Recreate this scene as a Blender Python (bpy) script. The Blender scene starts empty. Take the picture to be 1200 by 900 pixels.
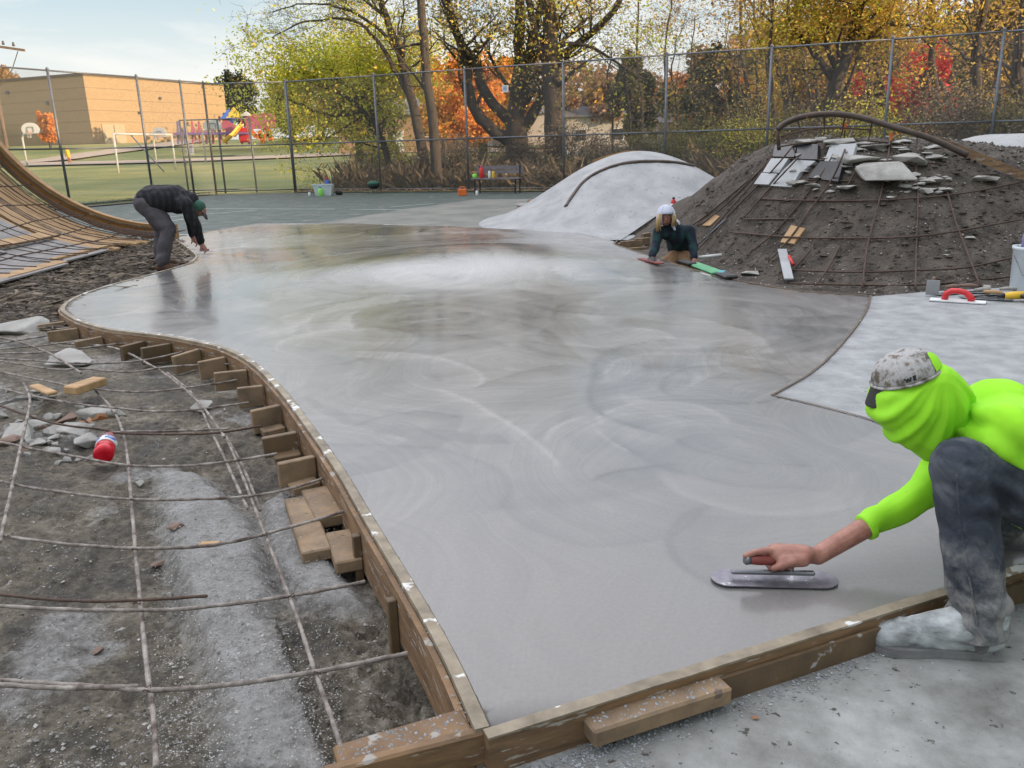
import bpy, bmesh, math, random
from mathutils import Vector, Matrix, noise
from mathutils.geometry import delaunay_2d_cdt
random.seed(7)
C = bpy.context.scene.collection
PI = math.pi
# ------------------------------------------------------------------ camera
FPX, PITCH, ROLL, HC = 970.0, math.radians(16.05), math.radians(1.6), 1.3
def ray(px, py):
    u, v = px-600, 450-py
    a = u*math.cos(ROLL)+v*math.sin(ROLL); b = -u*math.sin(ROLL)+v*math.cos(ROLL)
    return Vector((a, FPX*math.cos(PITCH)+b*math.sin(PITCH), -FPX*math.sin(PITCH)+b*math.cos(PITCH)))
def G(px, py, z=0.0):                       # point of the place seen at px,py at height z
    d = ray(px, py); t = (z-HC)/d.z
    return Vector((d.x*t, d.y*t, z))
def D(px, py, Y):                           # the same at depth Y
    d = ray(px, py); t = Y/d.y
    return Vector((d.x*t, Y, HC+d.z*t))
def HF(px, py, f, t0=.8, t1=40):            # where a line of sight meets a height field
    d = ray(px, py).normalized(); t = t0
    while t < t1:
        p = Vector((0, 0, HC))+d*t
        if p.z <= f(p.x, p.y): return p
        t += .02
    return Vector((0, 0, HC))+d*t1
cd = bpy.data.cameras.new('camera'); cam = bpy.data.objects.new('camera', cd); C.objects.link(cam)
cd.sensor_fit = 'HORIZONTAL'; cd.sensor_width = 36; cd.lens = 36*FPX/1200; cd.clip_end = 3000; cd.clip_start = .05
Fw = Vector((0, math.cos(PITCH), -math.sin(PITCH))); U0 = Vector((0, math.sin(PITCH), math.cos(PITCH))); R0 = Vector((1, 0, 0))
# unrolled offsets (a,b) = rot(-roll)(u,v): image right axis = R0*cos - U0*sin
Rt = R0*math.cos(ROLL)-U0*math.sin(ROLL); Up = R0*math.sin(ROLL)+U0*math.cos(ROLL)
m = Matrix((Rt, Up, -Fw)).transposed().to_4x4(); m.translation = Vector((0, 0, HC)); cam.matrix_world = m
bpy.context.scene.camera = cam
# ------------------------------------------------------------------ materials
def newmat(name):
    mt = bpy.data.materials.new(name); mt.use_nodes = True
    n = mt.node_tree; n.nodes.clear()
    out = n.nodes.new('ShaderNodeOutputMaterial'); b = n.nodes.new('ShaderNodeBsdfPrincipled')
    n.links.new(b.outputs[0], out.inputs[0])
    return mt, n, b, out
def ramp(n, stops, fac):
    r = n.nodes.new('ShaderNodeValToRGB'); e = r.color_ramp.elements
    while len(e) < len(stops): e.new(.5)
    for q, (p, c) in zip(e, stops): q.position = p; q.color = (*c, 1)
    n.links.new(fac, r.inputs[0]); return r.outputs[0]
def noi(n, vec, scale, detail=5, rough=.6, dist=0):
    t = n.nodes.new('ShaderNodeTexNoise'); t.inputs['Scale'].default_value = scale; t.inputs['Detail'].default_value = detail
    t.inputs['Roughness'].default_value = rough; t.inputs['Distortion'].default_value = dist
    if vec: n.links.new(vec, t.inputs['Vector'])
    return t.outputs['Fac']
def mathn(n, op, a, b=None, clamp=False):
    k = n.nodes.new('ShaderNodeMath'); k.operation = op; k.use_clamp = clamp
    for i, v in enumerate((a, b)):
        if v is None: continue
        if isinstance(v, (int, float)): k.inputs[i].default_value = v
        else: n.links.new(v, k.inputs[i])
    return k.outputs[0]
def mixc(n, f, a, b, mode='MIX'):
    k = n.nodes.new('ShaderNodeMix'); k.data_type = 'RGBA'; k.blend_type = mode
    for i, v in ((0, f), (6, a), (7, b)):
        if isinstance(v, (int, float)): k.inputs[i].default_value = v
        elif isinstance(v, tuple): k.inputs[i].default_value = (*v, 1)
        else: n.links.new(v, k.inputs[i])
    return k.outputs[2]
def coord(n, scale=(1, 1, 1)):
    t = n.nodes.new('ShaderNodeTexCoord'); mp = n.nodes.new('ShaderNodeMapping'); mp.inputs['Scale'].default_value = scale
    n.links.new(t.outputs['Object'], mp.inputs['Vector']); return mp.outputs[0]
def bumpn(n, h, s, d, b, prev=None):
    k = n.nodes.new('ShaderNodeBump'); k.inputs['Strength'].default_value = s; k.inputs['Distance'].default_value = d
    n.links.new(h, k.inputs['Height'])
    if prev: n.links.new(prev, k.inputs['Normal'])
    n.links.new(k.outputs[0], b.inputs['Normal']); return k.outputs[0]
def smat(name, c1, c2=None, scale=4, rough=.75, bump=.3, bscale=60, bd=.01, metal=0, stretch=(1, 1, 1), speck=None, island=0, trans=0, detail=6, contrast=.25, dist=0):
    mt, n, b, out = newmat(name); v = coord(n, stretch); c2 = c2 or tuple(x*.7 for x in c1)
    f = noi(n, v, scale, detail, .62, dist)
    col = ramp(n, [(.5-contrast, c2), (.5+contrast, c1)], f)
    if island:
        g = n.nodes.new('ShaderNodeNewGeometry')
        col = mixc(n, island, col, ramp(n, [(0, tuple(x*.35 for x in c2)), (.5, c2), (1, tuple(min(1, x*1.35) for x in c1))], g.outputs['Random Per Island']))
    if speck:
        sc, ss, th = speck
        col = mixc(n, ramp(n, [(th, (0, 0, 0)), (th+.04, (1, 1, 1))], noi(n, v, ss, 3, .7)), col, sc)
    n.links.new(col, b.inputs['Base Color'])
    n.links.new(ramp(n, [(.3, (rough*.8,)*3), (.7, (min(1, rough*1.15),)*3)], noi(n, v, scale*2.3, 4)), b.inputs['Roughness'])
    b.inputs['Metallic'].default_value = metal
    if bump: bumpn(n, noi(n, v, bscale, 5, .7), bump, bd, b)
    if trans:
        tr = n.nodes.new('ShaderNodeBsdfTranslucent'); n.links.new(col, tr.inputs[0])
        ms = n.nodes.new('ShaderNodeMixShader'); ms.inputs[0].default_value = trans
        n.links.new(b.outputs[0], ms.inputs[1]); n.links.new(tr.outputs[0], ms.inputs[2]); n.links.new(ms.outputs[0], out.inputs[0])
    return mt
ARCS = [((800, 395), (683, 438), (790, 512), .018, -.13), ((790, 512), (850, 537), (905, 545), .018, -.10), ((467, 413), (520, 420), (553, 458), .02, .12), ((413, 500), (480, 483), (545, 490), .016, -.09), ((545, 465), (600, 490), (650, 550), .014, .12),
 ((555, 455), (600, 437), (680, 430), .02, -.10), ((645, 515), (665, 500), (697, 487), .010, .12), ((690, 565), (740, 550), (800, 545), .02, -.12), ((625, 355), (700, 368), (770, 362), .03, -.12), ((600, 410), (560, 395), (500, 392), .03, -.10), ((735, 383), (775, 388), (785, 398), .025, .14),
 ((700, 315), (760, 330), (830, 330), .04, -.12), ((860, 430), (940, 440), (990, 400), .025, -.1), ((820, 470), (880, 432), (930, 455), .018, -.12), ((450, 330), (540, 300), (640, 320), .06, -.10), ((845, 690), (795, 640), (840, 590), .03, -.09), ((790, 570), (880, 600), (1010, 575), .03, .07),
 ((600, 585), (720, 640), (800, 625), .03, -.05), ((440, 520), (520, 530), (590, 600), .025, -.07), ((330, 400), (420, 385), (470, 410), .03, .12), ((250, 345), (340, 335), (430, 350), .05, -.1), ((380, 300), (330, 290), (270, 300), .06, -.12), ((430, 285), (370, 275), (300, 282), .07, .12),
 ((720, 480), (780, 470), (850, 500), .02, .09), ((700, 450), (760, 415), (850, 415), .02, .08), ((560, 370), (640, 390), (690, 430), .03, -.08), ((870, 360), (930, 370), (985, 360), .035, .1), ((610, 290), (680, 300), (720, 325), .06, .12), ((150, 370), (240, 365), (330, 385), .03, -.09), ((740, 520), (820, 560), (940, 575), .03, -.06)]
SLABRAMP = [(.24, (.060, .058, .057)), (.40, (.112, .110, .109)), (.52, (.158, .152, .147)), (.70, (.245, .236, .228))]
def fresh_mat():
    mt, n, b, out = newmat('fresh_troweled_concrete'); v = coord(n)
    # trowel sweeps: overlapping arcs round scattered centres
    def arcs(scale, freq, dist, off):
        mp = n.nodes.new('ShaderNodeMapping'); n.links.new(v, mp.inputs[0]); mp.inputs['Location'].default_value = off
        nz = n.nodes.new('ShaderNodeTexNoise'); nz.inputs['Scale'].default_value = .9; nz.inputs['Detail'].default_value = 2; n.links.new(v, nz.inputs[0])
        vm = n.nodes.new('ShaderNodeVectorMath'); vm.operation = 'MULTIPLY_ADD'; n.links.new(nz.outputs['Color'], vm.inputs[0]); vm.inputs[1].default_value = (dist, dist, 0); n.links.new(mp.outputs[0], vm.inputs[2])
        vo = n.nodes.new('ShaderNodeTexVoronoi'); vo.voronoi_dimensions = '2D'; vo.inputs['Scale'].default_value = scale; n.links.new(vm.outputs[0], vo.inputs['Vector'])
        d = mathn(n, 'MULTIPLY', vo.outputs['Distance'], freq)
        ph = n.nodes.new('ShaderNodeSeparateColor'); n.links.new(vo.outputs['Color'], ph.inputs[0])
        d = mathn(n, 'ADD', d, ph.outputs[0])
        return mathn(n, 'FRACT', d), d, ph.outputs[1]
    wn = n.nodes.new('ShaderNodeTexNoise'); wn.inputs['Scale'].default_value = 1.8; wn.inputs['Detail'].default_value = 4; n.links.new(v, wn.inputs[0])
    wv = n.nodes.new('ShaderNodeVectorMath'); wv.operation = 'MULTIPLY_ADD'; n.links.new(wn.outputs['Color'], wv.inputs[0]); wv.inputs[1].default_value = (.16, .16, 0); n.links.new(v, wv.inputs[2])
    wf = n.nodes.new('ShaderNodeVectorMath'); wf.operation = 'MULTIPLY_ADD'; n.links.new(wv.outputs[0], wf.inputs[0]); wf.inputs[1].default_value = (1, 1, 0); wf.inputs[2].default_value = (-.08, -.08, 0); vflat = wf.outputs[0]
    s1, d1, r1 = arcs(.36, 2.0, .7, (0, 0, 0)); s2, d2, r2 = arcs(.62, 1.7, .6, (3.3, 1.7, 0)); s3, d3, r3 = arcs(.9, 2.2, .5, (7.1, 4.4, 0))
    edge = lambda s: ramp(n, [(0, (1, 1, 1)), (.035, (.15,)*3), (.09, (0, 0, 0)), (.9, (0, 0, 0)), (1, (.5,)*3)], s)
    big = noi(n, v, .5, 4, .55, .6); med = noi(n, v, 2.2, 5, .6, 1.2)
    # streaks that follow the arcs
    cx = n.nodes.new('ShaderNodeCombineXYZ'); n.links.new(mathn(n, 'MULTIPLY', d1, 7.), cx.inputs[0]); n.links.new(big, cx.inputs[1]); n.links.new(r1, cx.inputs[2])
    st = noi(n, cx.outputs[0], 1.6, 4, .65)
    cx2 = n.nodes.new('ShaderNodeCombineXYZ'); n.links.new(mathn(n, 'MULTIPLY', d2, 9.), cx2.inputs[0]); n.links.new(med, cx2.inputs[1]); n.links.new(r2, cx2.inputs[2])
    st2 = noi(n, cx2.outputs[0], 1.3, 4, .65)
    sp = n.nodes.new('ShaderNodeSeparateXYZ'); n.links.new(v, sp.inputs[0])
    # calm near the front edge, busier past the middle
    act = n.nodes.new('ShaderNodeMapRange'); n.links.new(sp.outputs[1], act.inputs[0]); act.inputs[1].default_value = 2.2; act.inputs[2].default_value = 4.2; act.inputs[3].default_value = .25; act.inputs[4].default_value = 1
    t = mathn(n, 'ADD', mathn(n, 'MULTIPLY', st, .34), mathn(n, 'MULTIPLY', st2, .22))
    t = mathn(n, 'ADD', t, mathn(n, 'MULTIPLY', big, .24)); t = mathn(n, 'ADD', t, mathn(n, 'MULTIPLY', med, .16))
    wd = mathn(n, 'ADD', mathn(n, 'MULTIPLY', mathn(n, 'SUBTRACT', s2, .5), .03), mathn(n, 'MULTIPLY', mathn(n, 'SUBTRACT', s1, .5), .03))
    t = mathn(n, 'ADD', t, wd)
    t = mathn(n, 'ADD', mathn(n, 'MULTIPLY', mathn(n, 'SUBTRACT', t, .48), act.outputs[0]), .48)
    col = ramp(n, [(.27, (.062, .062, .064)), (.40, (.108, .107, .108)), (.52, (.145, .142, .140)), (.66, (.215, .208, .198))], t)
    ta = n.nodes.new('ShaderNodeAttribute'); ta.attribute_name = 'trowel'; tsep = n.nodes.new('ShaderNodeSeparateColor'); n.links.new(ta.outputs['Color'], tsep.inputs[0])
    t = mathn(n, 'ADD', t, mathn(n, 'MULTIPLY', mathn(n, 'SUBTRACT', tsep.outputs[0], .5), .44))
    col = ramp(n, SLABRAMP, t)
    mod = noi(n, v, 1.1, 3)
    em = mathn(n, 'MULTIPLY', mathn(n, 'MULTIPLY', mathn(n, 'MAXIMUM', edge(s1), edge(s2)), act.outputs[0]), ramp(n, [(.42, (0, 0, 0)), (.62, (1, 1, 1))], mod), True)
    col = mixc(n, mathn(n, 'MULTIPLY', em, .15), col, (.10, .10, .10))
    em3 = mathn(n, 'MULTIPLY', mathn(n, 'MULTIPLY', edge(s3), act.outputs[0]), ramp(n, [(.5, (0, 0, 0)), (.6, (1, 1, 1))], noi(n, v, 1.7, 3)), True)
    col = mixc(n, mathn(n, 'MULTIPLY', em3, .12), col, (.26, .26, .27))
    col = mixc(n, .22, col, ramp(n, [(.3, (.2, .2, .2)), (.7, (.8, .8, .8))], noi(n, v, 70, 5, .8)), 'OVERLAY')
    n.links.new(col, b.inputs['Base Color'])
    cx3 = n.nodes.new('ShaderNodeCombineXYZ'); n.links.new(mathn(n, 'MULTIPLY', d2, 42.), cx3.inputs[0]); n.links.new(mathn(n, 'MULTIPLY', big, 2.), cx3.inputs[1]); n.links.new(r2, cx3.inputs[2])
    fine = noi(n, cx3.outputs[0], 1.5, 5, .7)
    col = mixc(n, mathn(n, 'MULTIPLY', act.outputs[0], .30), col, ramp(n, [(.33, (.25,)*3), (.5, (.5,)*3), (.68, (.8,)*3)], fine), 'OVERLAY')
    pin = noi(n, v, 130, 2, .5); col = mixc(n, ramp(n, [(.72, (0, 0, 0)), (.76, (.6,)*3)], pin), col, (.06, .06, .06))
    n.links.new(col, b.inputs['Base Color'])
    rg = mathn(n, 'ADD', mathn(n, 'MULTIPLY', st, .26), mathn(n, 'MULTIPLY', big, .30)); rg = mathn(n, 'ADD', rg, .10)
    yr = n.nodes.new('ShaderNodeMapRange'); n.links.new(sp.outputs[1], yr.inputs[0]); yr.inputs[1].default_value = 3; yr.inputs[2].default_value = 8; yr.inputs[3].default_value = .14; yr.inputs[4].default_value = -.10
    n.links.new(mathn(n, 'ADD', rg, yr.outputs[0]), b.inputs['Roughness'])
    b.inputs['Specular IOR Level'].default_value = .6; b.inputs['Coat Weight'].default_value = .85; b.inputs['Coat IOR'].default_value = 1.4; n.links.new(mathn(n, 'ADD', mathn(n, 'MULTIPLY', t, .45), -.06), b.inputs['Coat Roughness'])
    p1 = bumpn(n, t, .55, .02, b); p2 = bumpn(n, em, .25, .004, b, p1); p3 = bumpn(n, noi(n, v, 60, 4), .08, .002, b, p2); bumpn(n, fine, .12, .004, b, p3)
    return mt
MT = {}
MT['fresh'] = fresh_mat()
MT['cured'] = smat('pale_cured_concrete', (.33, .342, .352), (.19, .20, .21), 5.5, .7, .5, 40, .007, speck=((.12, .12, .12), 22, .66), contrast=.17, dist=.1, detail=9)
MT['mound_c'] = smat('pale_smooth_concrete', (.345, .35, .36), (.22, .23, .24), 2.2, .6, .5, 22, .014, speck=((.13, .13, .13), 15, .64), dist=.15, contrast=.18)
MT['front_c'] = smat('blotchy_old_concrete', (.31, .32, .315), (.10, .10, .092), 4.5, .72, .7, 45, .006, speck=((.05, .047, .04), 26, .64), contrast=.17, dist=.08, detail=10)
MT['court'] = smat('worn_green_court', (.036, .066, .058), (.062, .074, .067), 1.1, .7, .4, 90, .004, speck=((.13, .13, .115), 3.1, .60))
MT['wornc'] = smat('dusty_worn_court', (.21, .205, .185), (.09, .105, .095), 1.0, .8, .4, 60, .005)
MT['line'] = smat('court_line_paint', (.55, .6, .6), (.3, .36, .35), 6, .7)
MT['dirt'] = smat('wet_grey_dirt', (.17, .155, .13), (.052, .048, .042), 3.2, .85, 1, 22, .05, speck=((.38, .37, .35), 55, .66), contrast=.17, dist=.5)
def dirtmat():
    mt, n, b, out = newmat('wet_grey_dirt'); v = coord(n); at = n.nodes.new('ShaderNodeAttribute'); at.attribute_name = 'dust'
    a1 = noi(n, v, 3.4, 9, .72, .5); a2 = noi(n, v, 26, 6, .75); a3 = noi(n, v, 90, 4, .75)
    base = ramp(n, [(.38, (.018, .015, .011)), (.46, (.066, .056, .041)), (.54, (.155, .134, .10)), (.64, (.31, .28, .23))], mathn(n, 'ADD', mathn(n, 'MULTIPLY', a1, .6), mathn(n, 'MULTIPLY', a2, .4)))
    base = mixc(n, ramp(n, [(.64, (0, 0, 0)), (.70, (1, 1, 1))], a3), base, (.34, .33, .31))
    du = ramp(n, [(.35, (.15, .145, .135)), (.5, (.27, .268, .262)), (.66, (.44, .44, .445))], mathn(n, 'ADD', mathn(n, 'MULTIPLY', a1, .35), mathn(n, 'ADD', mathn(n, 'MULTIPLY', a2, .35), mathn(n, 'MULTIPLY', a3, .3))))
    k = mathn(n, 'ADD', mathn(n, 'MULTIPLY', at.outputs['Fac'], 1.3), mathn(n, 'MULTIPLY', mathn(n, 'SUBTRACT', a2, .62), 2.2), True)
    n.links.new(mixc(n, k, base, du), b.inputs['Base Color'])
    n.links.new(ramp(n, [(.35, (.45,)*3), (.6, (.95,)*3)], a1), b.inputs['Roughness'])
    p = bumpn(n, a2, .8, .03, b); bumpn(n, a3, .7, .008, b, p); return mt
MT['dirt'] = dirtmat()
MT['clod'] = smat('dark_dirt_clod', (.12, .108, .088), (.045, .04, .034), 9, .9, .8, 40, .01)
MT['mdirt'] = smat('dark_mound_dirt', (.138, .115, .094), (.036, .029, .023), 5, .9, 1, 14, .09, speck=((.27, .25, .22), 34, .68), contrast=.2, dist=.5)
MT['dust'] = smat('cement_dusted_slab', (.42, .42, .42), (.19, .185, .17), 5, .85, .9, 60, .012, speck=((.6, .6, .6), 70, .63), contrast=.16, dist=.6)
MT['gravel'] = smat('gravel', (.46, .45, .44), (.20, .19, .175), 12, .8, .3, 80, island=.6)
MT['crumb'] = smat('cement_crumbs', (.38, .40, .43), (.20, .21, .22), 12, .8, .3, 80, island=.35)
MT['debris'] = smat('woody_debris', (.20, .16, .12), (.07, .055, .045), 6, .85, .4, 60, island=.75)
MT['lawn'] = smat('lawn_grass', (.30, .27, .075), (.105, .15, .04), .12, .9, 1, 9, .08, detail=10, contrast=.16)
MT['path'] = smat('dirt_path', (.42, .33, .25), (.3, .24, .18), .3, .9, .2)
MT['wood'] = smat('form_lumber', (.25, .15, .075), (.085, .05, .028), 5, .7, .35, 40, .004, stretch=(1, 1, 6), speck=((.30, .28, .25), 9, .60), contrast=.2)
MT['woodtop'] = smat('cement_smeared_board_top', (.33, .28, .205), (.125, .10, .07), 9, .6, .45, 60, .003, speck=((.62, .62, .60), 8, .60), contrast=.2)
MT['woodwet'] = smat('dark_wet_board', (.16, .10, .05), (.06, .045, .03), 6, .6, .4, 50, .003, speck=((.33, .33, .33), 12, .66))
MT['block'] = smat('cut_lumber', (.29, .20, .12), (.12, .085, .055), 8, .75, .35, 70, .003, speck=((.12, .09, .07), 11, .66), contrast=.2)
MT['rib'] = smat('orange_plywood_rib', (.38, .21, .07), (.20, .105, .035), 3, .6, .2, 40, .003, stretch=(.6, 1, 4))
MT['ply'] = smat('weathered_grey_plywood', (.34, .33, .33), (.17, .16, .155), 4, .8, .3, 30, .004, stretch=(3, .6, 3))
MT['tan'] = smat('tan_pine_board', (.50, .33, .17), (.28, .17, .085), 4, .75, .2, 30, .003, stretch=(.6, 4, 1))
MT['rebar'] = smat('cement_crusted_rebar', (.36, .33, .30), (.085, .06, .05), 16, .75, .8, 180, .004, metal=.15, contrast=.15)
MT['rust'] = smat('rusty_rebar', (.115, .07, .05), (.05, .037, .032), 25, .75, .7, 150, .004, metal=.3, speck=((.25, .14, .1), 20, .66))
MT['rock'] = smat('broken_concrete', (.44, .43, .41), (.2, .195, .18), 6, .85, .8, 40, .01, speck=((.12, .11, .1), 30, .68))
MT['brickbit'] = smat('broken_brick', (.25, .165, .13), (.14, .095, .075), 8, .85, .5)
MT['tile_d'] = smat('dark_stone_tile', (.035, .037, .042), (.015, .015, .018), 9, .35, .1, speck=((.2, .2, .2), 22, .70))
MT['tile_l'] = smat('light_stone_tile', (.40, .42, .44), (.26, .27, .28), 4, .45, .15)
MT['steel'] = smat('dull_steel', (.25, .26, .28), (.13, .13, .14), 20, .45, .15, 60, .002, metal=.8)
MT['pipe'] = smat('rusted_coping_pipe', (.10, .07, .055), (.035, .028, .025), 9, .5, .3, 60, .003, metal=.4, speck=((.3, .17, .09), 11, .66))
MT['galv'] = smat('weathered_fence_steel', (.20, .22, .25), (.10, .11, .13), 14, .55, .15, 60, .002, metal=.5)
MT['wire'] = smat('fence_wire', (.17, .18, .20), (.10, .105, .12), 14, .6, 0, metal=.4)
def brickmat():
    mt, n, b, out = newmat('buff_split_block'); v = coord(n)
    f = noi(n, v, 3.2, 7, .85); col = ramp(n, [(.32, (.27, .195, .115)), (.68, (.44, .325, .19))], f)
    w = n.nodes.new('ShaderNodeSeparateXYZ'); n.links.new(v, w.inputs[0])
    s = mathn(n, 'FRACT', mathn(n, 'MULTIPLY', w.outputs[2], 1/1.35))
    col = mixc(n, mathn(n, 'MULTIPLY', ramp(n, [(.0, (1, 1, 1)), (.06, (1, 1, 1)), (.075, (0, 0, 0))], s), .45), col, (.12, .09, .06))
    n.links.new(col, b.inputs['Base Color']); b.inputs['Roughness'].default_value = .9; bumpn(n, f, .35, .05, b); return mt
MT['bldg'] = brickmat()
MT['bdoor'] = smat('tan_door_paint', (.42, .36, .26), (.34, .29, .2), 2, .6)
MT['trim'] = smat('dark_roof_trim', (.10, .085, .07), (.07, .06, .05), 2, .6)
MT['bark'] = smat('tree_bark', (.105, .088, .072), (.035, .03, .026), 5, .9, 1, 14, .05, stretch=(3, 3, .5))
MT['twig'] = smat('twig_bark', (.12, .10, .085), (.05, .042, .036), 6, .9, .2)
def leafm(k, a, b_, tr=.35, isl=.6):
    if k.startswith('leaf_') and k not in ('leaf_dark',): a = tuple(min(.95, x*1.55) for x in a); b_ = tuple(min(.9, x*1.7) for x in b_)
    MT[k] = smat(k, a, b_, .9, .65, 0, island=isl, trans=tr)
leafm('leaf_yellowgreen', (.52, .48, .06), (.24, .27, .04), .45)
leafm('leaf_gold', (.50, .33, .05), (.24, .16, .035))
leafm('leaf_orange', (.70, .26, .04), (.38, .13, .03))
leafm('leaf_red', (.62, .05, .05), (.33, .03, .03))
leafm('leaf_olive', (.17, .16, .05), (.07, .075, .03))
leafm('leaf_dark', (.05, .065, .03), (.025, .035, .018))
leafm('leaf_brown', (.30, .18, .085), (.13, .085, .05))
leafm('brush', (.26, .20, .13), (.10, .085, .055), .2)
leafm('grassblade', (.15, .20, .06), (.08, .12, .035), .25)
leafm('fallen', (.42, .19, .07), (.2, .1, .05), .1)
MT['jean'] = smat('dusty_dark_denim', (.115, .125, .145), (.018, .024, .04), 7, .85, .5, 260, .0015, speck=((.20, .20, .20), 11, .62), contrast=.2, dist=.4)
MT['neon'] = smat('neon_safety_knit', (.31, .74, .02), (.25, .62, .015), 3, .85, .5, 420, .0012, speck=((.16, .34, .05), 38, .71))
MT['skin'] = smat('skin', (.40, .20, .15), (.24, .095, .075), 32, .5, .5, 240, .0015, speck=((.42, .38, .36), 60, .70))
MT['boot'] = smat('cement_covered_boot', (.46, .50, .51), (.14, .15, .155), 12, .75, .6, 80, .003, contrast=.17, stretch=(1, 1, 2.2))
MT['sole'] = smat('boot_sole', (.24, .245, .25), (.10, .10, .10), 12, .8, .3)
def jeanmat():
    mt, n, b, out = newmat('dusty_dark_denim'); v = coord(n); s = n.nodes.new('ShaderNodeSeparateXYZ'); n.links.new(v, s.inputs[0])
    a = noi(n, v, 6, 6, .65, .5); c = noi(n, v, 18, 5, .7, .4); base = ramp(n, [(.36, (.010, .014, .024)), (.5, (.03, .038, .055)), (.64, (.085, .095, .115))], a)
    hgt = n.nodes.new('ShaderNodeMapRange'); n.links.new(s.outputs[2], hgt.inputs[0]); hgt.inputs[1].default_value = .50; hgt.inputs[2].default_value = .12; hgt.inputs[3].default_value = -.25; hgt.inputs[4].default_value = .25
    k = mathn(n, 'MULTIPLY', mathn(n, 'SUBTRACT', mathn(n, 'ADD', mathn(n, 'ADD', mathn(n, 'MULTIPLY', a, .5), mathn(n, 'MULTIPLY', c, .5)), hgt.outputs[0]), .50), 4.2, True)
    col = mixc(n, mathn(n, 'MULTIPLY', k, .85), base, ramp(n, [(.4, (.14, .145, .15)), (.6, (.25, .245, .235))], c)); n.links.new(col, b.inputs['Base Color']); b.inputs['Roughness'].default_value = .9
    w = n.nodes.new('ShaderNodeTexWave'); w.inputs['Scale'].default_value = 260; n.links.new(v, w.inputs[0]); p = bumpn(n, w.outputs['Fac'], .15, .0006, b); bumpn(n, c, .5, .006, b, p); return mt
MT['jean'] = jeanmat()
def camomat():
    mt, n, b, out = newmat('faded_camo_cloth'); v = coord(n)
    f = noi(n, v, 26, 5, .65); col = ramp(n, [(.38, (.10, .085, .07)), (.45, (.24, .23, .22)), (.53, (.38, .38, .39)), (.60, (.30, .29, .28)), (.64, (.15, .12, .095))], f)
    n.links.new(col, b.inputs['Base Color']); b.inputs['Roughness'].default_value = .9; bumpn(n, noi(n, v, 260, 2), .3, .001, b); return mt
MT['camo'] = camomat()
MT['black'] = smat('black_rubber', (.02, .02, .022), (.012, .012, .012), 9, .5, .1)
MT['blade'] = smat('trowel_blade', (.30, .28, .32), (.14, .135, .16), 25, .35, .2, 90, .001, metal=.7, speck=((.5, .5, .52), 30, .62))
MT['grip'] = smat('red_brown_grip', (.22, .045, .035), (.13, .03, .025), 20, .6, .2)
MT['redp'] = smat('red_plastic', (.62, .025, .03), (.48, .02, .025), 8, .35, .05)
MT['white'] = smat('white_paint', (.68, .70, .71), (.6, .62, .63), 5, .5, .05)
MT['bucketw'] = smat('cement_dirty_white_plastic', (.62, .68, .72), (.46, .52, .56), 6, .5, .1, speck=((.35, .36, .37), 9, .68))
MT['hoodie'] = smat('grey_hoodie', (.52, .55, .66), (.42, .45, .55), 9, .9, .2, 200, .001)
def plaid(name, a, b1, c, sc):
    mt, n, b, out = newmat(name); v = coord(n); s = n.nodes.new('ShaderNodeSeparateXYZ'); n.links.new(v, s.inputs[0])
    fx = mathn(n, 'GREATER_THAN', mathn(n, 'SINE', mathn(n, 'MULTIPLY', mathn(n, 'ADD', s.outputs[0], s.outputs[1]), sc)), .15)
    fz = mathn(n, 'GREATER_THAN', mathn(n, 'SINE', mathn(n, 'MULTIPLY', s.outputs[2], sc)), .15)
    col = mixc(n, mathn(n, 'MULTIPLY', fx, .8), a, b1); col = mixc(n, mathn(n, 'MULTIPLY', fz, .55), col, c)
    n.links.new(col, b.inputs['Base Color']); b.inputs['Roughness'].default_value = .9; bumpn(n, noi(n, v, 90, 3), .3, .002, b); return mt
MT['plaidg'] = plaid('dark_green_plaid', (.006, .012, .026), (.008, .045, .045), (.006, .012, .026), 45)
MT['plaidb'] = plaid('black_plaid_jacket', (.010, .010, .014), (.026, .026, .034), (.008, .008, .012), 70)
MT['khaki'] = smat('brown_work_trousers', (.26, .15, .075), (.16, .09, .045), 8, .85, .2)
MT['greyp'] = smat('grey_trousers', (.115, .105, .12), (.055, .05, .06), 8, .85, .3)
MT['shoe'] = smat('brown_boot_leather', (.12, .06, .035), (.07, .04, .025), 8, .7, .2)
MT['blond'] = smat('blond_hair', (.52, .37, .18), (.28, .19, .09), 40, .5, .6, 120, .004, stretch=(3, 3, .4))
MT['gcap'] = smat('green_cap_cloth', (.03, .12, .08), (.02, .07, .05), 8, .8)
MT['greenp'] = smat('green_plastic', (.10, .38, .17), (.05, .25, .12), 8, .5)
MT['teal'] = smat('teal_strap', (.1, .35, .42), (.05, .22, .28), 8, .6)
MT['orangep'] = smat('orange_plastic', (.75, .16, .02), (.6, .12, .02), 8, .5)
MT['lime'] = smat('lime_plastic', (.25, .75, .1), (.2, .6, .08), 8, .5)
MT['yellow'] = smat('yellow_plastic', (.75, .48, .03), (.6, .38, .03), 8, .45)
MT['blue'] = smat('blue_plastic', (.04, .13, .5), (.03, .1, .4), 8, .5)
MT['purple'] = smat('purple_plastic', (.22, .12, .38), (.16, .1, .3), 8, .5)
MT['pink'] = smat('faded_pink_paint', (.5, .13, .2), (.4, .1, .16), 8, .5)
MT['lilac'] = smat('lilac_bottle', (.2, .19, .36), (.15, .14, .28), 8, .5)
MT['benchw'] = smat('dark_bench_slat', (.20, .19, .21), (.12, .11, .13), 6, .7)
MT['wallw'] = smat('pale_siding', (.5, .48, .45), (.42, .4, .38), 1, .8, .3, 8, .02, stretch=(.1, .1, 8))
MT['wallo'] = smat('tan_siding', (.36, .24, .16), (.28, .19, .13), 1, .8, .3, 8, .02, stretch=(.1, .1, 8))
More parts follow.
